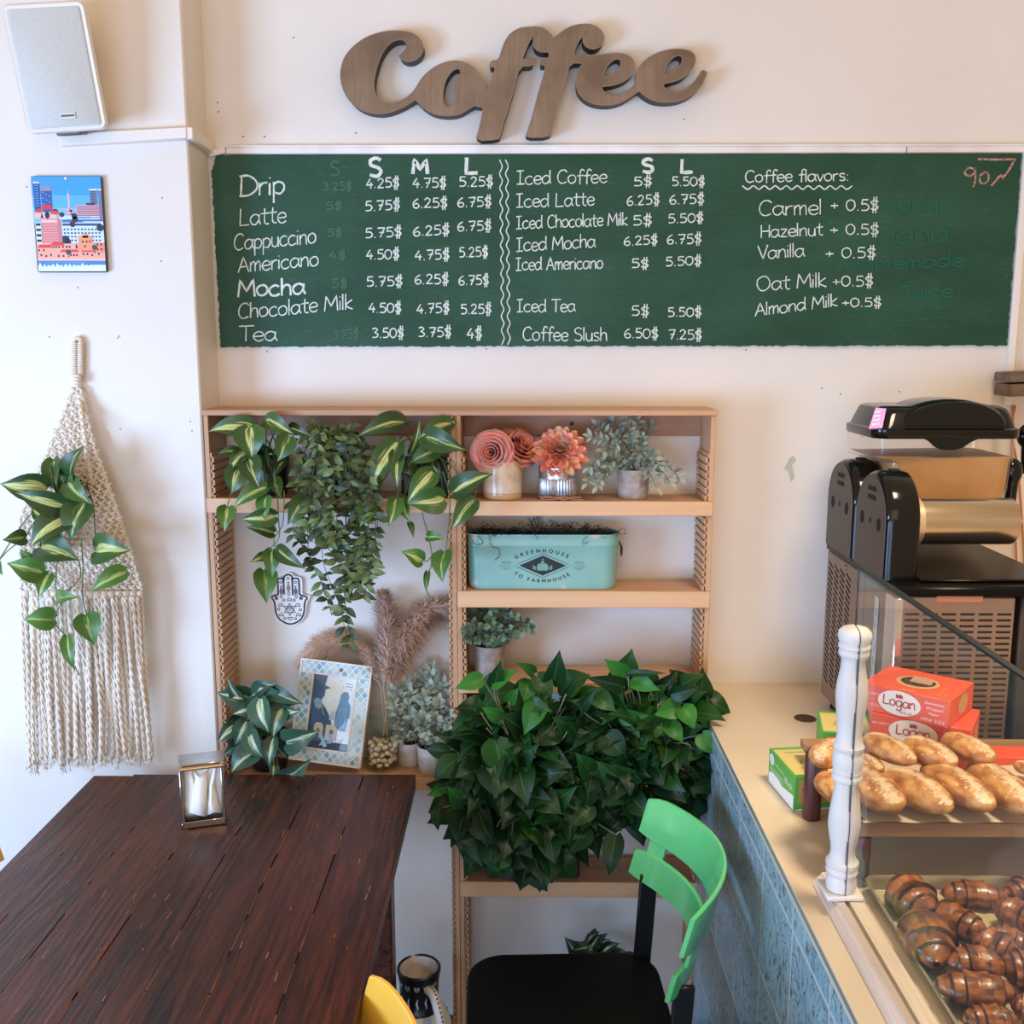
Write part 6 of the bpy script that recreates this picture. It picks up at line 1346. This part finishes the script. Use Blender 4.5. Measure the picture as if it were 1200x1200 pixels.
for x, y in ((.5205, 1.684), (.5185, 1.4665), (1.06, 1.684), (1.06, 1.48)):
    zt2 = BZ+.018 if y > 1.6 else BZ-.026
    b = MB(); b.lathe([(.014, 0), (.0152, .002), (.0150, zt2-CZ-.004), (.0135, zt2-CZ-.001), (.010, zt2-CZ)], (x-(.014 if x < .6 and y > 1.6 else 0), y, CZ+.0004), 20); b.build('foot', m_foot, th)
b = MB(); b.grid(lambda s_, t: Vector((BX0+.008+s_*(BX1-BX0-.01)+.004*math.sin(t*9), BY0-.003+t*.25, BZ+.0012+.0018*math.sin(s_*22+t*5)**2+.004*max(0, t-.9)*10)), 60, 24)
o = b.build('parchment', M('baking_paper', (206, 188, 164), .7), ang=180, loc=(.75, 1.5, BZ)); tag(o, 'crinkled sheet of baking paper between the bread rolls and the wooden board', 'baking paper')
def make_loaf(seed):
    b = MB(); L, rr2 = .5, .5; off = Vector((seed*3.1, seed*1.7, 0)); nu, nv = 44, 80; vs = []; fs = []; cl = []
    def pt(i, k):
        x = -1+2*i/nv; ph = 2*PI*k/nu; r_ = (1-abs(x)**2.6)**.5*(.96+.08*math.cos(x*2+seed)); y, z = r_*math.cos(ph), r_*math.sin(ph)*(.88 if math.sin(ph) > 0 else .72)
        g_ = math.exp(-((y-.1*math.sin(x*3+seed))/.20)**2)*(1 if z > .2 else 0)*(1-abs(x)**4); z -= .13*g_*(.6+.4*noise.noise(Vector((x*5, seed, 0))))
        w_ = 1+.05*noise.noise(Vector((x*2, y*2, z*2))+off)
        return Vector((x*.5, y*.5*w_, z*.5*w_))
    vs = [pt(i, k) for i in range(nv+1) for k in range(nu)]
    for i in range(nv):
        for k in range(nu):
            f = (i*nu+k, i*nu+(k+1) % nu, (i+1)*nu+(k+1) % nu, (i+1)*nu+k); c_ = sum((vs[j] for j in f), Vector())/4
            n_ = noise.noise(Vector((c_.x*7, c_.y*5, c_.z*5))+off*2); n2_ = noise.noise(Vector((c_.x*16, c_.y*11, c_.z*9))+off); n3_ = noise.noise(Vector((c_.x*40, c_.y*16, 3))+off)
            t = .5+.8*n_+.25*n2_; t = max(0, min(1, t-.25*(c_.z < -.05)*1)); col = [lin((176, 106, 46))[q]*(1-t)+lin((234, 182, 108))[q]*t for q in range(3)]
            fl = math.exp(-((c_.y-.05*math.sin(c_.x*6+seed))/.16)**2)*(c_.z > .1); fl = max(0, min(1, (fl-.35+.75*n3_+.45*n2_)*2.6))*(c_.z > .1)
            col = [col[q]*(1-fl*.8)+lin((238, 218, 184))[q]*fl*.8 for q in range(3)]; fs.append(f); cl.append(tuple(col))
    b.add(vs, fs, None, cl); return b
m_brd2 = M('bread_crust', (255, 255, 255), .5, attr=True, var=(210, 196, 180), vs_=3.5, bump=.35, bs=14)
LM = []
for sd in (1, 2, 3):
    o = make_loaf(sd).build('bread_roll', m_brd2, local=True, ang=180); LM.append(o.data); bpy.data.objects.remove(o)
def roll(a, c2, dia, z, label, k, lift=0., tz=0.):
    P0, P1 = at(*a, z=z+tz), at(*c2, z=z); d = P1-P0; mid = (P0+P1)/2; D_ = dia*mpp(mid)
    o = bpy.data.objects.new('bread_roll', LM[k % 3]); C.objects.link(o); o.location = mid+Vector((0, 0, lift))
    yaw = math.atan2(d.y, d.x); pit = -math.atan2(d.z, math.hypot(d.x, d.y)); o.rotation_euler = (R.uniform(-.15, .15), pit, yaw); D_ *= 1.44; o.location.z += D_*.09; o.scale = (max(d.length*.98+D_*.12, D_*1.6), D_, D_*.92)
    tag(o, label, 'bread', 'bread rolls on the wooden board'); return o
Zr = lambda x, y: (880+x/3.75, 700+y/3.75)
zl = BZ+.0245
roll(Zr(590, 800), Zr(870, 945), 36, zl, 'floury bread roll lying second from the post in the front row of the board', 0)
roll(Zr(775, 765), Zr(1050, 940), 36, zl+.004, 'deep brown bread roll lying third from the post in the front row of the board', 1)
roll(Zr(975, 760), Zr(1250, 960), 36, zl+.004, 'flour patched bread roll at the right end of the front row of the board', 2)
roll(Zr(470, 830), Zr(600, 910), 40, zl, 'plump bread roll directly right of the white post in the front row', 1)
roll(Zr(340, 830), Zr(420, 900), 32, zl-.002, 'bread roll mostly hidden behind the lower half of the white post', 2)
roll(Zr(500, 635), Zr(715, 735), 27, BZ+.056, 'dark seamed bread roll resting on top just right of the white post', 0, tz=.004)
roll(Zr(680, 660), Zr(890, 745), 30, BZ+.053, 'bread roll with a floury seam in front of the lower orange box', 1, tz=.004)
roll(Zr(860, 640), Zr(1050, 725), 30, BZ+.056, 'pale golden bread roll at the right end of the upper row', 2, tz=.002)
roll(Zr(300, 730), Zr(390, 670), 29, BZ+.054, 'floury bread roll poking out left of the white post', 2)
roll(Zr(455, 715), Zr(570, 765), 19, BZ+.040, 'small bread roll wedged between the upper and front rows near the post', 1)
roll(Zr(1170, 745), Zr(1260, 775), 14, BZ+.022, 'bread roll cut off by the right edge behind the front row', 0)

# orange wrap boxes
def carton(name, label, o, ux, uy, h_, mat, cat='box'):
    th = thing(name, label, cat, o); b = MB(); b.obox(o, ux, uy, Vector((0, 0, h_)), .0012); bd = b.build('carton', mat, th); return th, bd
m_or = M('orange_card', (232, 92, 62), .5, var=(222, 84, 52), vs_=6); m_wp = M('white_print', (240, 226, 214), .55); m_rp = M('red_print', (176, 44, 40), .55)
def logan(label, o, dvec, Lx, Ly, h_, hole):
    u = Vector((dvec[0], dvec[1], 0)).normalized(); vY = Vector((-u.y, u.x, 0)); th, bd = carton('wrap_paper_box', label, o, u*Lx, vY*Ly, h_, m_or)
    pl = Plane(o, u, (0, 0, 1), .0004); b = MB(); cx, cy = Lx*.44, h_-.0485*.48; ppoly(b, pl, circ(cx, cy, Lx*.245, 32, min(h_, .0485)*.45))
    s_ = min(h_, .0485)/.0485
    ptext(b, pl, '500 SHEETS', Lx*.115, cy+.006, .0052, track=.06); ptext(b, pl, '6in x 10.75in', Lx*.115, cy-.014, .0055, shear=.2); ptext(b, pl, 'MINI SIZE', Lx*.83, cy-.020, .0085, track=.08)
    for i, t in enumerate(('Sandwiches', 'Wrapped', 'Paper')): ptext(b, pl, t, Lx*.83, cy+.010-i*.009, .0070, shear=.3)
    b.build('print', m_wp, bd); b = MB()
    hand(b, lambda x, y: pl.p(x, -y, 2), pl.n, 'Logan', cx-.028, cx+.028, -(cy-.006), -(cy-.006), .0175, .0021)
    ptext(b, pl, 'WRAP', cx+.013, cy-.0175, .0068, track=.1, k=2); ppoly(b, pl, [(cx-.006, cy+.009), (cx+.006, cy+.009), (cx+.006, cy+.014), (cx+.002, cy+.016), (cx-.003, cy+.0145), (cx-.006, cy+.0165)], k=2)
    b.build('print', m_rp, bd)
    p2 = Plane(o+u*Lx, vY, (0, 0, 1), .0004); b = MB(); ppoly(b, p2, circ(Ly*.55, h_*.52, Ly*.2, 24, h_*.36)); b.build('print', M('cream_print', (206, 160, 104), .6), bd)
    if hole:
        p3 = Plane(o+Vector((0, 0, h_)), u, vY, .0004); b = MB(); ppoly(b, p3, circ(Lx*.5, Ly*.48, .036, 28, .034)); b.build('print', M('cream_print', (206, 160, 104), .6), bd)
        b = MB(); ppoly(b, p3, circ(Lx*.5, Ly*.5, .029, 24, .026), k=2.2); b.build('opening', M('box_dark', (62, 40, 30), .8), bd)
        b = MB(); b.obox(p3.p(Lx*.5-.012, Ly*.44, 2.5), u*.036, vY*.022+Vector((0, 0, .004)), Vector((0, 0, .0006))); b.build('paper_sheet', M('kraft_sheet', (176, 140, 112), .8), bd)
        b = MB(); b.obox(p3.p(Lx*.42, 0, 0), u*.025, vY*.012, Vector((0, 0, .0008))); b.build('tab', M('orange_card_light', (240, 112, 80), .5), bd)
        b = MB()
        for i, t in enumerate(('Sandwich Wrap', 'Paper')):
            p4 = Plane(o+u*(Lx*(.84+.07*i))+vY*(Ly*.12)+Vector((0, 0, h_)), vY, -u, .0004); ptext(b, p4, t, 0, 0, .0078, align='l', shear=.2)
        b.build('print', M('tan_print', (236, 156, 104), .6), bd)
k = 1.03
sc3 = lambda p: CAM+(Vector(p)-CAM)*k
A1 = sc3((.5775, 1.6712, 1.15)); A2 = sc3((.6881, 1.5784, 1.15)); d = A2-A1
B1 = at(1020, 835, z=1.0845); B2 = at(1138.8, 856, z=1.0845)
logan('lower of two orange wrap paper boxes, reading Logan, standing behind the bread rolls', Vector((B1.x, B1.y, BZ+.001)), (B2.x-B1.x, B2.y-B1.y), (B2-B1).length, .112, 1.0845-BZ-.001, False)
logan('upper of two orange wrap paper boxes, with an oval opening in its top', Vector((A1.x, A1.y, 1.0850)), (d.x, d.y), d.length, .126, A1.z-1.0850, True)
# flat orange box at the right edge
p = at(1163, 893, z=BZ+.012); o = MB().box(p.x, p.x+.2, p.y+.01, p.y+.06, BZ+.001, BZ+.016, .001).build('flat_card_box', m_or, loc=(p.x+.1, p.y+.03, BZ+.001)); tag(o, 'flat orange card box at the right edge behind the bread rolls', 'box')

# glove boxes
m_gt = M('tan_gradient_card', (206, 186, 128), .5, var=(222, 206, 120), vs_=5); m_gg = M('green_card', (86, 168, 66), .5); m_gw = M('white_card', (232, 230, 226), .5)
def glove(label, N, Fl, wdt, h_, txt):
    N, Fl = Vector(N), Vector(Fl); back = (Fl-N); L = back.length; back.normalize(); rt = Vector((back.y, -back.x, 0)); th = thing('glove_box', label, 'box', N); b = MB(); b.obox(N, rt*wdt, back*L, Vector((0, 0, h_)), .0008); bd = b.build('carton', m_gg, th)
    pt = Plane(N+Vector((0, 0, h_)), rt, back, .0004); b = MB(); ppoly(b, pt, [(.003, .004), (wdt-.003, .004), (wdt-.003, L-.012), (.003, L-.012)]); b.build('print', m_gt, bd)
    pf = Plane(N, rt, (0, 0, 1), .0004); b = MB(); ppoly(b, pf, [(.008, .014), (wdt-.008, .014), (wdt-.008, h_-.008), (.008, h_-.008)]); b.build('print', M('tan_print_panel', (186, 140, 82), .5), bd)
    b = MB(); ppoly(b, pf, [(0, .0005), (wdt, .0005), (wdt, .005), (.01, .003)])
    pL = Plane(N+back*L, -back, (0, 0, 1), .0004); ppoly(b, pL, [(.004, .001), (L-.001, .001), (L-.001, .028), (L*.55, .021), (L*.42, .025), (.02, .026), (.004, .020)])
    if txt:
        ppoly(b, pL, circ(L*.13, h_*.76, .011, 20)); ptext(b, pL, txt, L*.80, h_*.52, .017, col=None); 
        for i in range(3): pstrip(b, pL, [(L*.08, h_*(.52-.06*i)), (L*.6, h_*(.52-.06*i))], .0009)
        pstrip(b, pL, [(L*.24, h_*.74), (L*.62, h_*.70)], .0012)
        for k2_, t in enumerate(('Disposable gloves', 'food safe')): ptext(b, pt, t, wdt*.5, L*(.78-.12*k2_), .0085)
    b.build('print', m_gw, bd)
    b = MB()
    if txt: ptext(b, pL, 'L', L*.13, h_*.76-.006, .016, k=2)
    b2 = MB()
    for i in range(4): pstrip(b2, pf, [(.016+i*.006, h_*.62-i*.004), (.026+i*.006, h_*.45-i*.003)], .0036, k=2)
    ppoly(b2, pf, [(.026, h_*.45), (.046, h_*.38), (.05, .018), (.032, .018)], k=2)
    pstrip(b2, pt, circ(wdt*.45, L*.4, .016, 20), .0012, closed=True, k=2); ppoly(b2, pt, circ(wdt*.45, L*.4, .009, 16, .004), k=2); pstrip(b2, pt, [(wdt*.3, L*.14), (wdt*.62, L*.14)], .0016, k=2)
    b2.build('print', M('dark_print', (52, 44, 46), .5), bd)
    if txt: b.build('print', m_gg, bd)
glove('green and tan disposable glove box on the counter left of the bread board foot', (.4821, 1.7114, CZ+.0004), (.4677, 1.8387, CZ+.0004), .105, .0655, 'Black')
glove('second green and tan glove box further back, half hidden behind the white post', (.561, 1.825, CZ+.0004), (.584, 1.937, CZ+.0004), .092, .1035, '')

# ================================================================== pastry tray and croissants
th = thing('baking_tray', 'pale metal baking tray holding chocolate croissants behind the glass', 'tray', (.7, 1.2, CZ))
TX0, TX1, TY0, TY1 = .517, .90, .93, 1.446
b = MB()
def rl(e, z): return [Vector(((TX0+TX1)/2+x, (TY0+TY1)/2+y, z)) for x, y in rr(TX1-TX0+e, TY1-TY0+e, .018+e/2, 6)]
loft(b, [rl(-.026, CZ+.001), rl(-.020, CZ+.002), rl(-.008, CZ+.022), rl(-.004, CZ+.025), rl(0, CZ+.0255), rl(.002, CZ+.023), rl(-.001, CZ+.022), rl(-.006, CZ+.0225), rl(-.018, CZ+.006), rl(-.024, CZ+.0045)], cap1=True)
b.build('pan', M('tray_metal', (188, 176, 152), .35, .55, var=(160, 146, 120), vs_=10), th)
b = MB(); b.grid(lambda s_, t: Vector((TX0+.014+s_*(TX1-TX0-.028), TY0+.014+t*(TY1-TY0-.028), CZ+.0056+.0012*noise.noise(Vector((s_*9, t*9, 0))))), 30, 40); o = b.build('tray_paper', M('tray_paper', (204, 188, 150), .6, var=(172, 148, 104), vs_=14), ang=180, loc=(.7, 1.2, CZ+.005)); tag(o, 'grease spotted baking paper lining the metal croissant tray', 'baking paper')
def make_cro(seed):
    b = MB(); nv, nu = 56, 20; vs = []; fs = []; cl = []; seg = 5.4+seed*.5
    rs = random.Random(seed)
    for i in range(nv+1):
        t = i/nv; x = -1+2*t; env = max(.06, (1-abs(x)**2.1))**.75*.5; k = abs(x)*seg/2; st = (k % 1.); env *= 1+.20*(st-.4); ang = x*.42
        cx, cy = math.sin(ang)/.42*.5*1.0, (1-math.cos(ang))/.42*.5
        for j in range(nu):
            ph = 2*PI*j/nu; w_ = 1+.06*noise.noise(Vector((x*3+seed, math.cos(ph), math.sin(ph))))
            vs.append(Vector((cx-math.sin(ang)*math.cos(ph)*env*0, cy+math.cos(ph)*env*w_, math.sin(ph)*env*.88*w_)))
    for i in range(nv):
        t = (i+.5)/nv; x = abs(-1+2*t); st = (x*seg/2) % 1.
        for j in range(nu):
            f = (i*nu+j, i*nu+(j+1) % nu, (i+1)*nu+(j+1) % nu, (i+1)*nu+j); c_ = vs[f[0]]; n_ = noise.noise(Vector((c_.x*5, c_.y*5, c_.z*5+seed*7)))
            m_ = max(0, min(1, .5+n_*1.1)); col = [lin((104, 52, 25))[q]*(1-m_)+lin((192, 122, 62))[q]*m_ for q in range(3)]
            dk = 1. if st > .87 or st < .05 else 0.; dk *= .85 if noise.noise(Vector((c_.x*4, c_.y*3+seed, 2))) > -.25 else .3; col = [col[q]*(1-dk)+lin((46, 20, 14))[q]*dk for q in range(3)]
            fs.append(f); cl.append(tuple(col))
    for e in (0, nv): fs.append(tuple(e*nu+j for j in range(nu))); cl.append(lin((60, 28, 18)))
    b.add(vs, fs, None, cl); return b
m_cro = M('croissant_crust', (255, 255, 255), .3, attr=True, var=(150, 120, 100), vs_=5, bump=.3, bs=16, coat=.25)
CM = []
for sd in (1, 2, 3):
    o = make_cro(sd).build('croissant', m_cro, local=True, ang=60); CM.append(o.data); bpy.data.objects.remove(o)
Zc_ = lambda x, y: (940+x/4.615, 940+y/4.615)
for i, (a, c2, dia, dz, label) in enumerate([((505, 455), (665, 590), 205, 0, 'rounded chocolate croissant in the far left corner of the tray'), ((770, 490), (1090, 515), 135, 0, 'slim striped croissant lying alone along the back edge of the tray'), ((1125, 500), (1330, 470), 150, 0, 'croissant at the back right of the tray, cut by the frame'),
        ((620, 650), (745, 880), 225, .004, 'largest striped croissant at the left of the tray, pointing at the viewer'), ((715, 585), (965, 710), 150, 0, 'croissant tucked behind the largest one in the middle of the tray'), ((1060, 585), (1270, 670), 160, .003, 'croissant right of centre behind the glossy pile'), ((930, 760), (1140, 850), 165, .006, 'striped croissant in the middle of the tray'),
        ((1010, 715), (1230, 780), 130, .0, 'dark croissant half hidden behind the middle one'), ((1090, 930), (1330, 950), 190, .006, 'croissant at the right frame edge in the lower pile'), ((800, 910), (1070, 930), 165, .012, 'glossy croissant on top of the lower pile'), ((745, 1020), (1130, 1060), 185, .004, 'long dark glossy croissant in front of the lower pile'),
        ((880, 1175), (1150, 1185), 150, .0, 'croissant at the bottom edge of the picture'), ((1145, 1110), (1290, 1150), 130, .002, 'dark croissant in the lower right corner of the picture'), ((1080, 860), (1230, 880), 120, .002, 'small croissant end between the middle one and the right edge')]):
    d_ = dia/4.615; z = CZ+.006+d_*.5*.00125*.86; P0, P1 = at(*Zc_(*a), z=z), at(*Zc_(*c2), z=z); mid = (P0+P1)/2; D_ = d_*mpp(mid); dd = P1-P0
    o = bpy.data.objects.new('croissant', CM[i % 3]); C.objects.link(o); o.location = mid+Vector((0, 0, dz)); o.rotation_euler = (ru(-.2, .2), 0, math.atan2(dd.y, dd.x)+(PI if i % 2 else 0)); o.scale = (max(dd.length*1.22, D_*1.4), D_*1.22, D_*1.15); o.location.z += D_*.05
    tag(o, label, 'croissant', 'chocolate croissants on the tray')

# ================================================================== slush machine
SX0, SX1, SY0, SY1 = .687, .905, 1.832, 2.262
th = thing('slush_machine', 'black and steel slush machine with one bowl of brown slush on the counter', 'slush machine', (.8, 2.05, CZ))
m_steel = M('steel_panel', (150, 128, 112), .42, .6, var=(132, 110, 96), vs_=4); m_blk = M('black_gloss', (12, 12, 13), .12, coat=.06, spec=.3); m_dkgrey = M('dark_grey_plastic', (58, 50, 46), .42); m_slot = M('slot_black', (12, 10, 10), .8)
z0, z1 = CZ+.026, 1.258
b = MB(); b.box(SX0, SX1, SY0, SY1, z0, z1, .003); body = b.build('body', m_steel, th)
b = MB(); 
for j in range(26):
    for i in range(6):
        x = SX0+.0165+i*.0337; z = z1-.030-j*.0112
        b.box(x, x+.0268, SY0-.0006, SY0+.003, z-.0048, z, .0008)
b.build('vent_slots', m_slot, body); b = MB()
for j in range(22):
    for i in range(4):
        y = SY0+.262+i*.041; z = z1-.03-j*.0125
        b.obox((SX0-.0006, y, z), (.003, 0, 0), (0, .030, .010), (0, 0, -.0055), .0006)
b.build('vent_slots', m_slot, body)
b = MB(); b.box(SX0-.0012, SX0+.0145, SY0-.0012, SY0+.055, z0+.002, z1-.002, .003); b.build('corner_strip', M('polished_steel', (206, 206, 210), .15, .9), body)
b = MB(); pl = Plane(at(1097.5, 698.5, y=SY0), (1, 0, 0), (0, 0, 1), .0006); b.obox(pl.p(0, 0, 0)-Vector((0, .0008, 0)), Vector((.085, 0, 0)), Vector((0, .001, 0)), Vector((0, 0, -.012)), .0004); b.build('rating_plate', M('plate_brown', (156, 104, 78), .5), body)
b = MB(); pl = Plane((SX0, SY0+.110, z0+.06), (0, -1, 0), (0, 0, 1), .0012); ppoly(b, pl, [(0, 0), (.022, 0), (.022, .25), (0, .25)]); b.build('side_label', M('pale_label', (196, 192, 184), .5), body)
b = MB(); pl = Plane((SX0, SY0+.110, z0+.06), (0, -1, 0), (0, 0, 1), .0018)
for k in range(9): pstrip(b, pl, [(.006+.003*(k % 3), .02+k*.024), (.006+.003*(k % 3), .036+k*.024)], .0022)
b.build('label_print', M('label_ink', (90, 88, 86), .6), body)
b = MB(); b.lathe([(.006, 0), (.005, .003)], (SX0, SY0+.30, z1-.012), 12, (-1, 0, 0)); b.build('screw', M('screw_steel', (120, 118, 116), .3, .8), body)
for x in (SX0+.03, SX1-.03):
    for y in (SY0+.03, SY1-.03): b = MB(); b.lathe([(.016, 0), (.014, .024)], (x, y, CZ+.0008), 16); b.build('foot', m_slot, th)
b = MB(); b.box(SX0-.004, 1.008, SY0-.004, SY1+.002, z1+.0005, z1+.020, .005); b.box(.74, 1.0, SY0+.03, SY1-.03, z1+.020, z1+.026, .003); b.build('deck', M('deck_black', (12, 11, 11), .3, spec=.12), th)
b = MB(); b.box(.92, 1.0, SY0+.01, SY1-.01, CZ+.05, z1-.001, .004); b.build('front_panel', m_dkgrey, th)
def housing(y0, y1):
    b = MB(); zb = z1+.0205; ht = 1.476-zb; cy = (y0+y1)/2; hw = (y1-y0)/2; ol = [(y0, zb), (y1, zb)]+[(cy+hw*math.cos(a)**1., 1.476-hw*.95+hw*.95*math.sin(a)) for a in [PI*i/16 for i in range(17)]]
    def ring(x, k): return [Vector((x, cy+(y-cy)*k, zb+(z-zb)*(1-(1-k)*.6))) for y, z in ol]
    loft(b, [ring(.676, .90), ring(.678, .95), ring(.684, .985), ring(.694, 1.), ring(.728, 1.), ring(.735, .985), ring(.738, .95)]); h = b.build('motor_housing', m_blk, th)
    b = MB(); loft(b, [ring(.6755, .93), ring(.6745, .925)]); b.build('rear_cover', m_dkgrey, h)
    b = MB(); pl = Plane((.6742, cy, zb), (0, -1, 0), (0, 0, 1), .0004)
    for k in (0, 1): ppoly(b, pl, [(-.02, ht*.80-k*.017), (.022, ht*.80-k*.017), (.022, ht*.80-k*.017+.009), (-.02, ht*.80-k*.017+.009)])
    for sg in (-1, 1): ppoly(b, pl, circ(sg*.047, ht*.50, .0095, 18, .013))
    ppoly(b, pl, circ(0, ht*.51, .004, 12, .006)); b.build('cover_slots', m_slot, h)
    b = MB(); b.obox((.705, cy-.01, 1.4725), (.02, 0, 0), (0, .02, 0), (0, 0, .006), .002); b.build('button', m_slot, h)
housing(1.872, 2.052); housing(2.066, 2.246)
def barrel(cy, mb_mat):
    zc = 1.3785; b = MB()
    b.lathe([(.0450, 0), (.0450, .178), (.0435, .181), (.038, .1825), (.008, .183)], (.7605, cy, zc), 48, (1, 0, 0)); o = b.build('freezing_barrel', mb_mat, th)
    b = MB(); b.lathe([(.058, 0), (.058, .006), (.050, .008)], (.7385, cy, zc), 48, (1, 0, 0)); b.lathe([(.0455, .006), (.0455, .023)], (.7385, cy, zc), 40, (1, 0, 0)); b.build('flange', M('cream_flange', (206, 180, 150), .35, .5), o)
    b = MB(); b.tube([(.949, cy, zc), (1.0, cy, zc)], .0035, 10); b.lathe([(.006, 0), (.006, .004)], (.95, cy, zc), 12, (1, 0, 0)); b.build('drive_shaft', M('polished_steel', (206, 206, 210), .15, .9), o)
barrel(1.953, M('brushed_barrel', (212, 196, 172), .22, .95, var=(180, 160, 136), vs_=12, vsc=(.2, 3, 3))); barrel(2.158, M('brushed_barrel', (212, 196, 172), .22, .95))
def rrx(x0, x1, y0, y1, r_, z): return [Vector(((x0+x1)/2+x, (y0+y1)/2+y, z)) for x, y in rr(x1-x0, y1-y0, r_, 6)]
bw_ = [rrx(.756, .965, 2.085, 2.232, .03, 1.318), rrx(.748, .985, 2.072, 2.246, .035, 1.345), rrx(.744, .994, 2.066, 2.252, .03, 1.42), rrx(.742, .997, 2.064, 2.254, .03, 1.477), rrx(.712, .998, 2.062, 2.256, .025, 1.481), rrx(.708, 1.0, 2.060, 2.258, .025, 1.530)]
b = MB(); loft(b, bw_, cap1=False); b.build('bowl', glass('bowl_plastic', (.98, .97, .96), 1.4, .04, .04), th)
b = MB()
def inn(l, k, z=None): c_ = sum(l, Vector())/len(l); return [Vector((c_.x+(p.x-c_.x)*k, c_.y+(p.y-c_.y)*k, p.z if z is None else z)) for p in l]
top_ = inn(bw_[3], .97, 1.4765); tl = inn(bw_[4], .975, 1.484)
for i, p in enumerate(tl): p.z = 1.487+.003*math.sin(p.x*30)+(.005 if p.x > .85 else 0)
b = MB(); loft(b, [inn(bw_[0], .96, 1.321), inn(bw_[1], .97), inn(bw_[2], .97), top_, tl]); b.build('slush', M('brown_slush', (188, 142, 88), .5, var=(174, 126, 74), vs_=18, bump=.2, bs=50), th)
b = MB(); Lx0, Lx1 = .708, 1.002
loft(b, [rrx(Lx0, Lx1, 2.056, 2.262, .03, 1.527), rrx(Lx0-.002, Lx1+.002, 2.054, 2.264, .03, 1.531), rrx(Lx0-.002, Lx1+.002, 2.054, 2.264, .03, 1.545), rrx(Lx0+.004, Lx1-.004, 2.060, 2.258, .03, 1.548), rrx(Lx0+.014, Lx1-.012, 2.071, 2.248, .03, 1.576), rrx(Lx0+.018, Lx1-.017, 2.078, 2.242, .03, 1.586), rrx(Lx0+.026, Lx1-.026, 2.088, 2.232, .03, 1.590)])
lid = b.build('lid', m_blk, th)
b = MB(); cx_ = .868; ar = [(cx_+.105*math.cos(a), 1.552+.052*math.sin(a)) for a in [PI*i/20 for i in range(21)]]
loft(b, [[Vector((cx_+(x-cx_)*k, y, 1.552+(z-1.552)*k)) for x, z in ar] for y, k in ((2.060, .93), (2.066, 1.0), (2.10, 1.03), (2.16, 1.03), (2.20, 1.))]); b.build('lid_arch', m_blk, lid)
b = MB(); f_ = [(1082, 513), (1150, 513), (1138, 518), (1128, 525), (1118, 527.5), (1104, 527.5), (1096, 524), (1090, 518)]; b.prism([[at(*q, y=2.0555) for q in f_]], (0, .006, 0)); b.build('lid_tongue', m_blk, lid)
b = MB(); pl_o = [at(1018, 503, y=2.064), at(1034, 502, y=2.058), at(1038.5, 479.5, y=2.074), at(1026, 478.5, y=2.084)]
nn = (pl_o[1]-pl_o[0]).cross(pl_o[3]-pl_o[0]).normalized(); b.prism([[p+nn*.003 for p in pl_o]], -nn*.005); b.build('sticker', M('pink_sticker', (206, 146, 200), .5), lid)
b = MB(); PL = Plane(pl_o[0]+nn*.0034, pl_o[1]-pl_o[0], pl_o[3]-pl_o[0], .0005)
for k in range(4): hand(b, lambda x, y: PL.p(x, -y, 1), nn, 'zuzu'[k % 2:]+'z', .006+k*.0025, .022+k*.0012, -.006-k*.009, -.007-k*.009, .006, .0012)
b.build('sticker_print', M('pale_pink', (238, 220, 238), .6), lid)
b = MB(); hb = at(1186, 553, y=2.14); b.ell(hb, .021, .018, .029, 20, 14); b.tube(cr([hb+Vector((.004, 0, .0)), hb+Vector((.0, -.002, -.035)), hb+Vector((-.001, -.002, -.072))], 5), [.017]*5+[.0125]*6 if False else .0125, 12); b.tube([(.96, 2.14, 1.36), hb+Vector((-.001, 0, -.068))], .012, 12)
b.build('tap_handle', m_blk, th)

# ================================================================== bits at the right edge
th = thing('wall_shelf', 'two short dark weathered planks sticking in at the right edge below the chalkboard', 'shelf', (1.2, 2.3, 1.6)); mw = woodmat('weathered_plank', (86, 66, 54), (140, 114, 96), 'x', 6, .6, .2)
for y0, y1 in ((437, 448.5), (450.5, 465)):
    pA = at(1184, y1, y=2.30); pB = at(1184, y0, y=2.30); MB().obox((pA.x, 2.30, pA.z), (.4, 0, .02), (0, .082, 0), (0, 0, pB.z-pA.z), .002).build('plank', mw, th)
for k, (dx, sway) in enumerate(((0, .004), (.008, -.004))):
    b = MB(); p0 = at(1187+k*3, 475, y=2.392); b.tube(cr([p0, p0+Vector((sway, 0, -.06)), p0+Vector((.012+dx, 0, -.16)), p0+Vector((.03+dx*1.5, -.01, -.34)), p0+Vector((.06+dx, -.02, -.6))], 8), .0024, 6)
    tag(b.build('cable', M('orange_cable', (190, 120, 72), .5), loc=p0), ('left thin orange cable hanging from the white cable channel on the right wall', 'right thin orange cable hanging from the white cable channel on the right wall')[k], 'cable')
b = MB(); p = at(1203, 511, y=2.20); b.ell(p, .020, .018, .026, 18, 12); b.tube([p+Vector((0, 0, -.01)), p+Vector((.004, .0, -.08))], .010, 10); b.tube([p, Vector((p.x+.02, 2.399, p.z))], .008, 10)
tag(b.build('tap_knob', m_blk, loc=p), 'black rounded knob cut off at the right edge above the slush tap', 'knob')
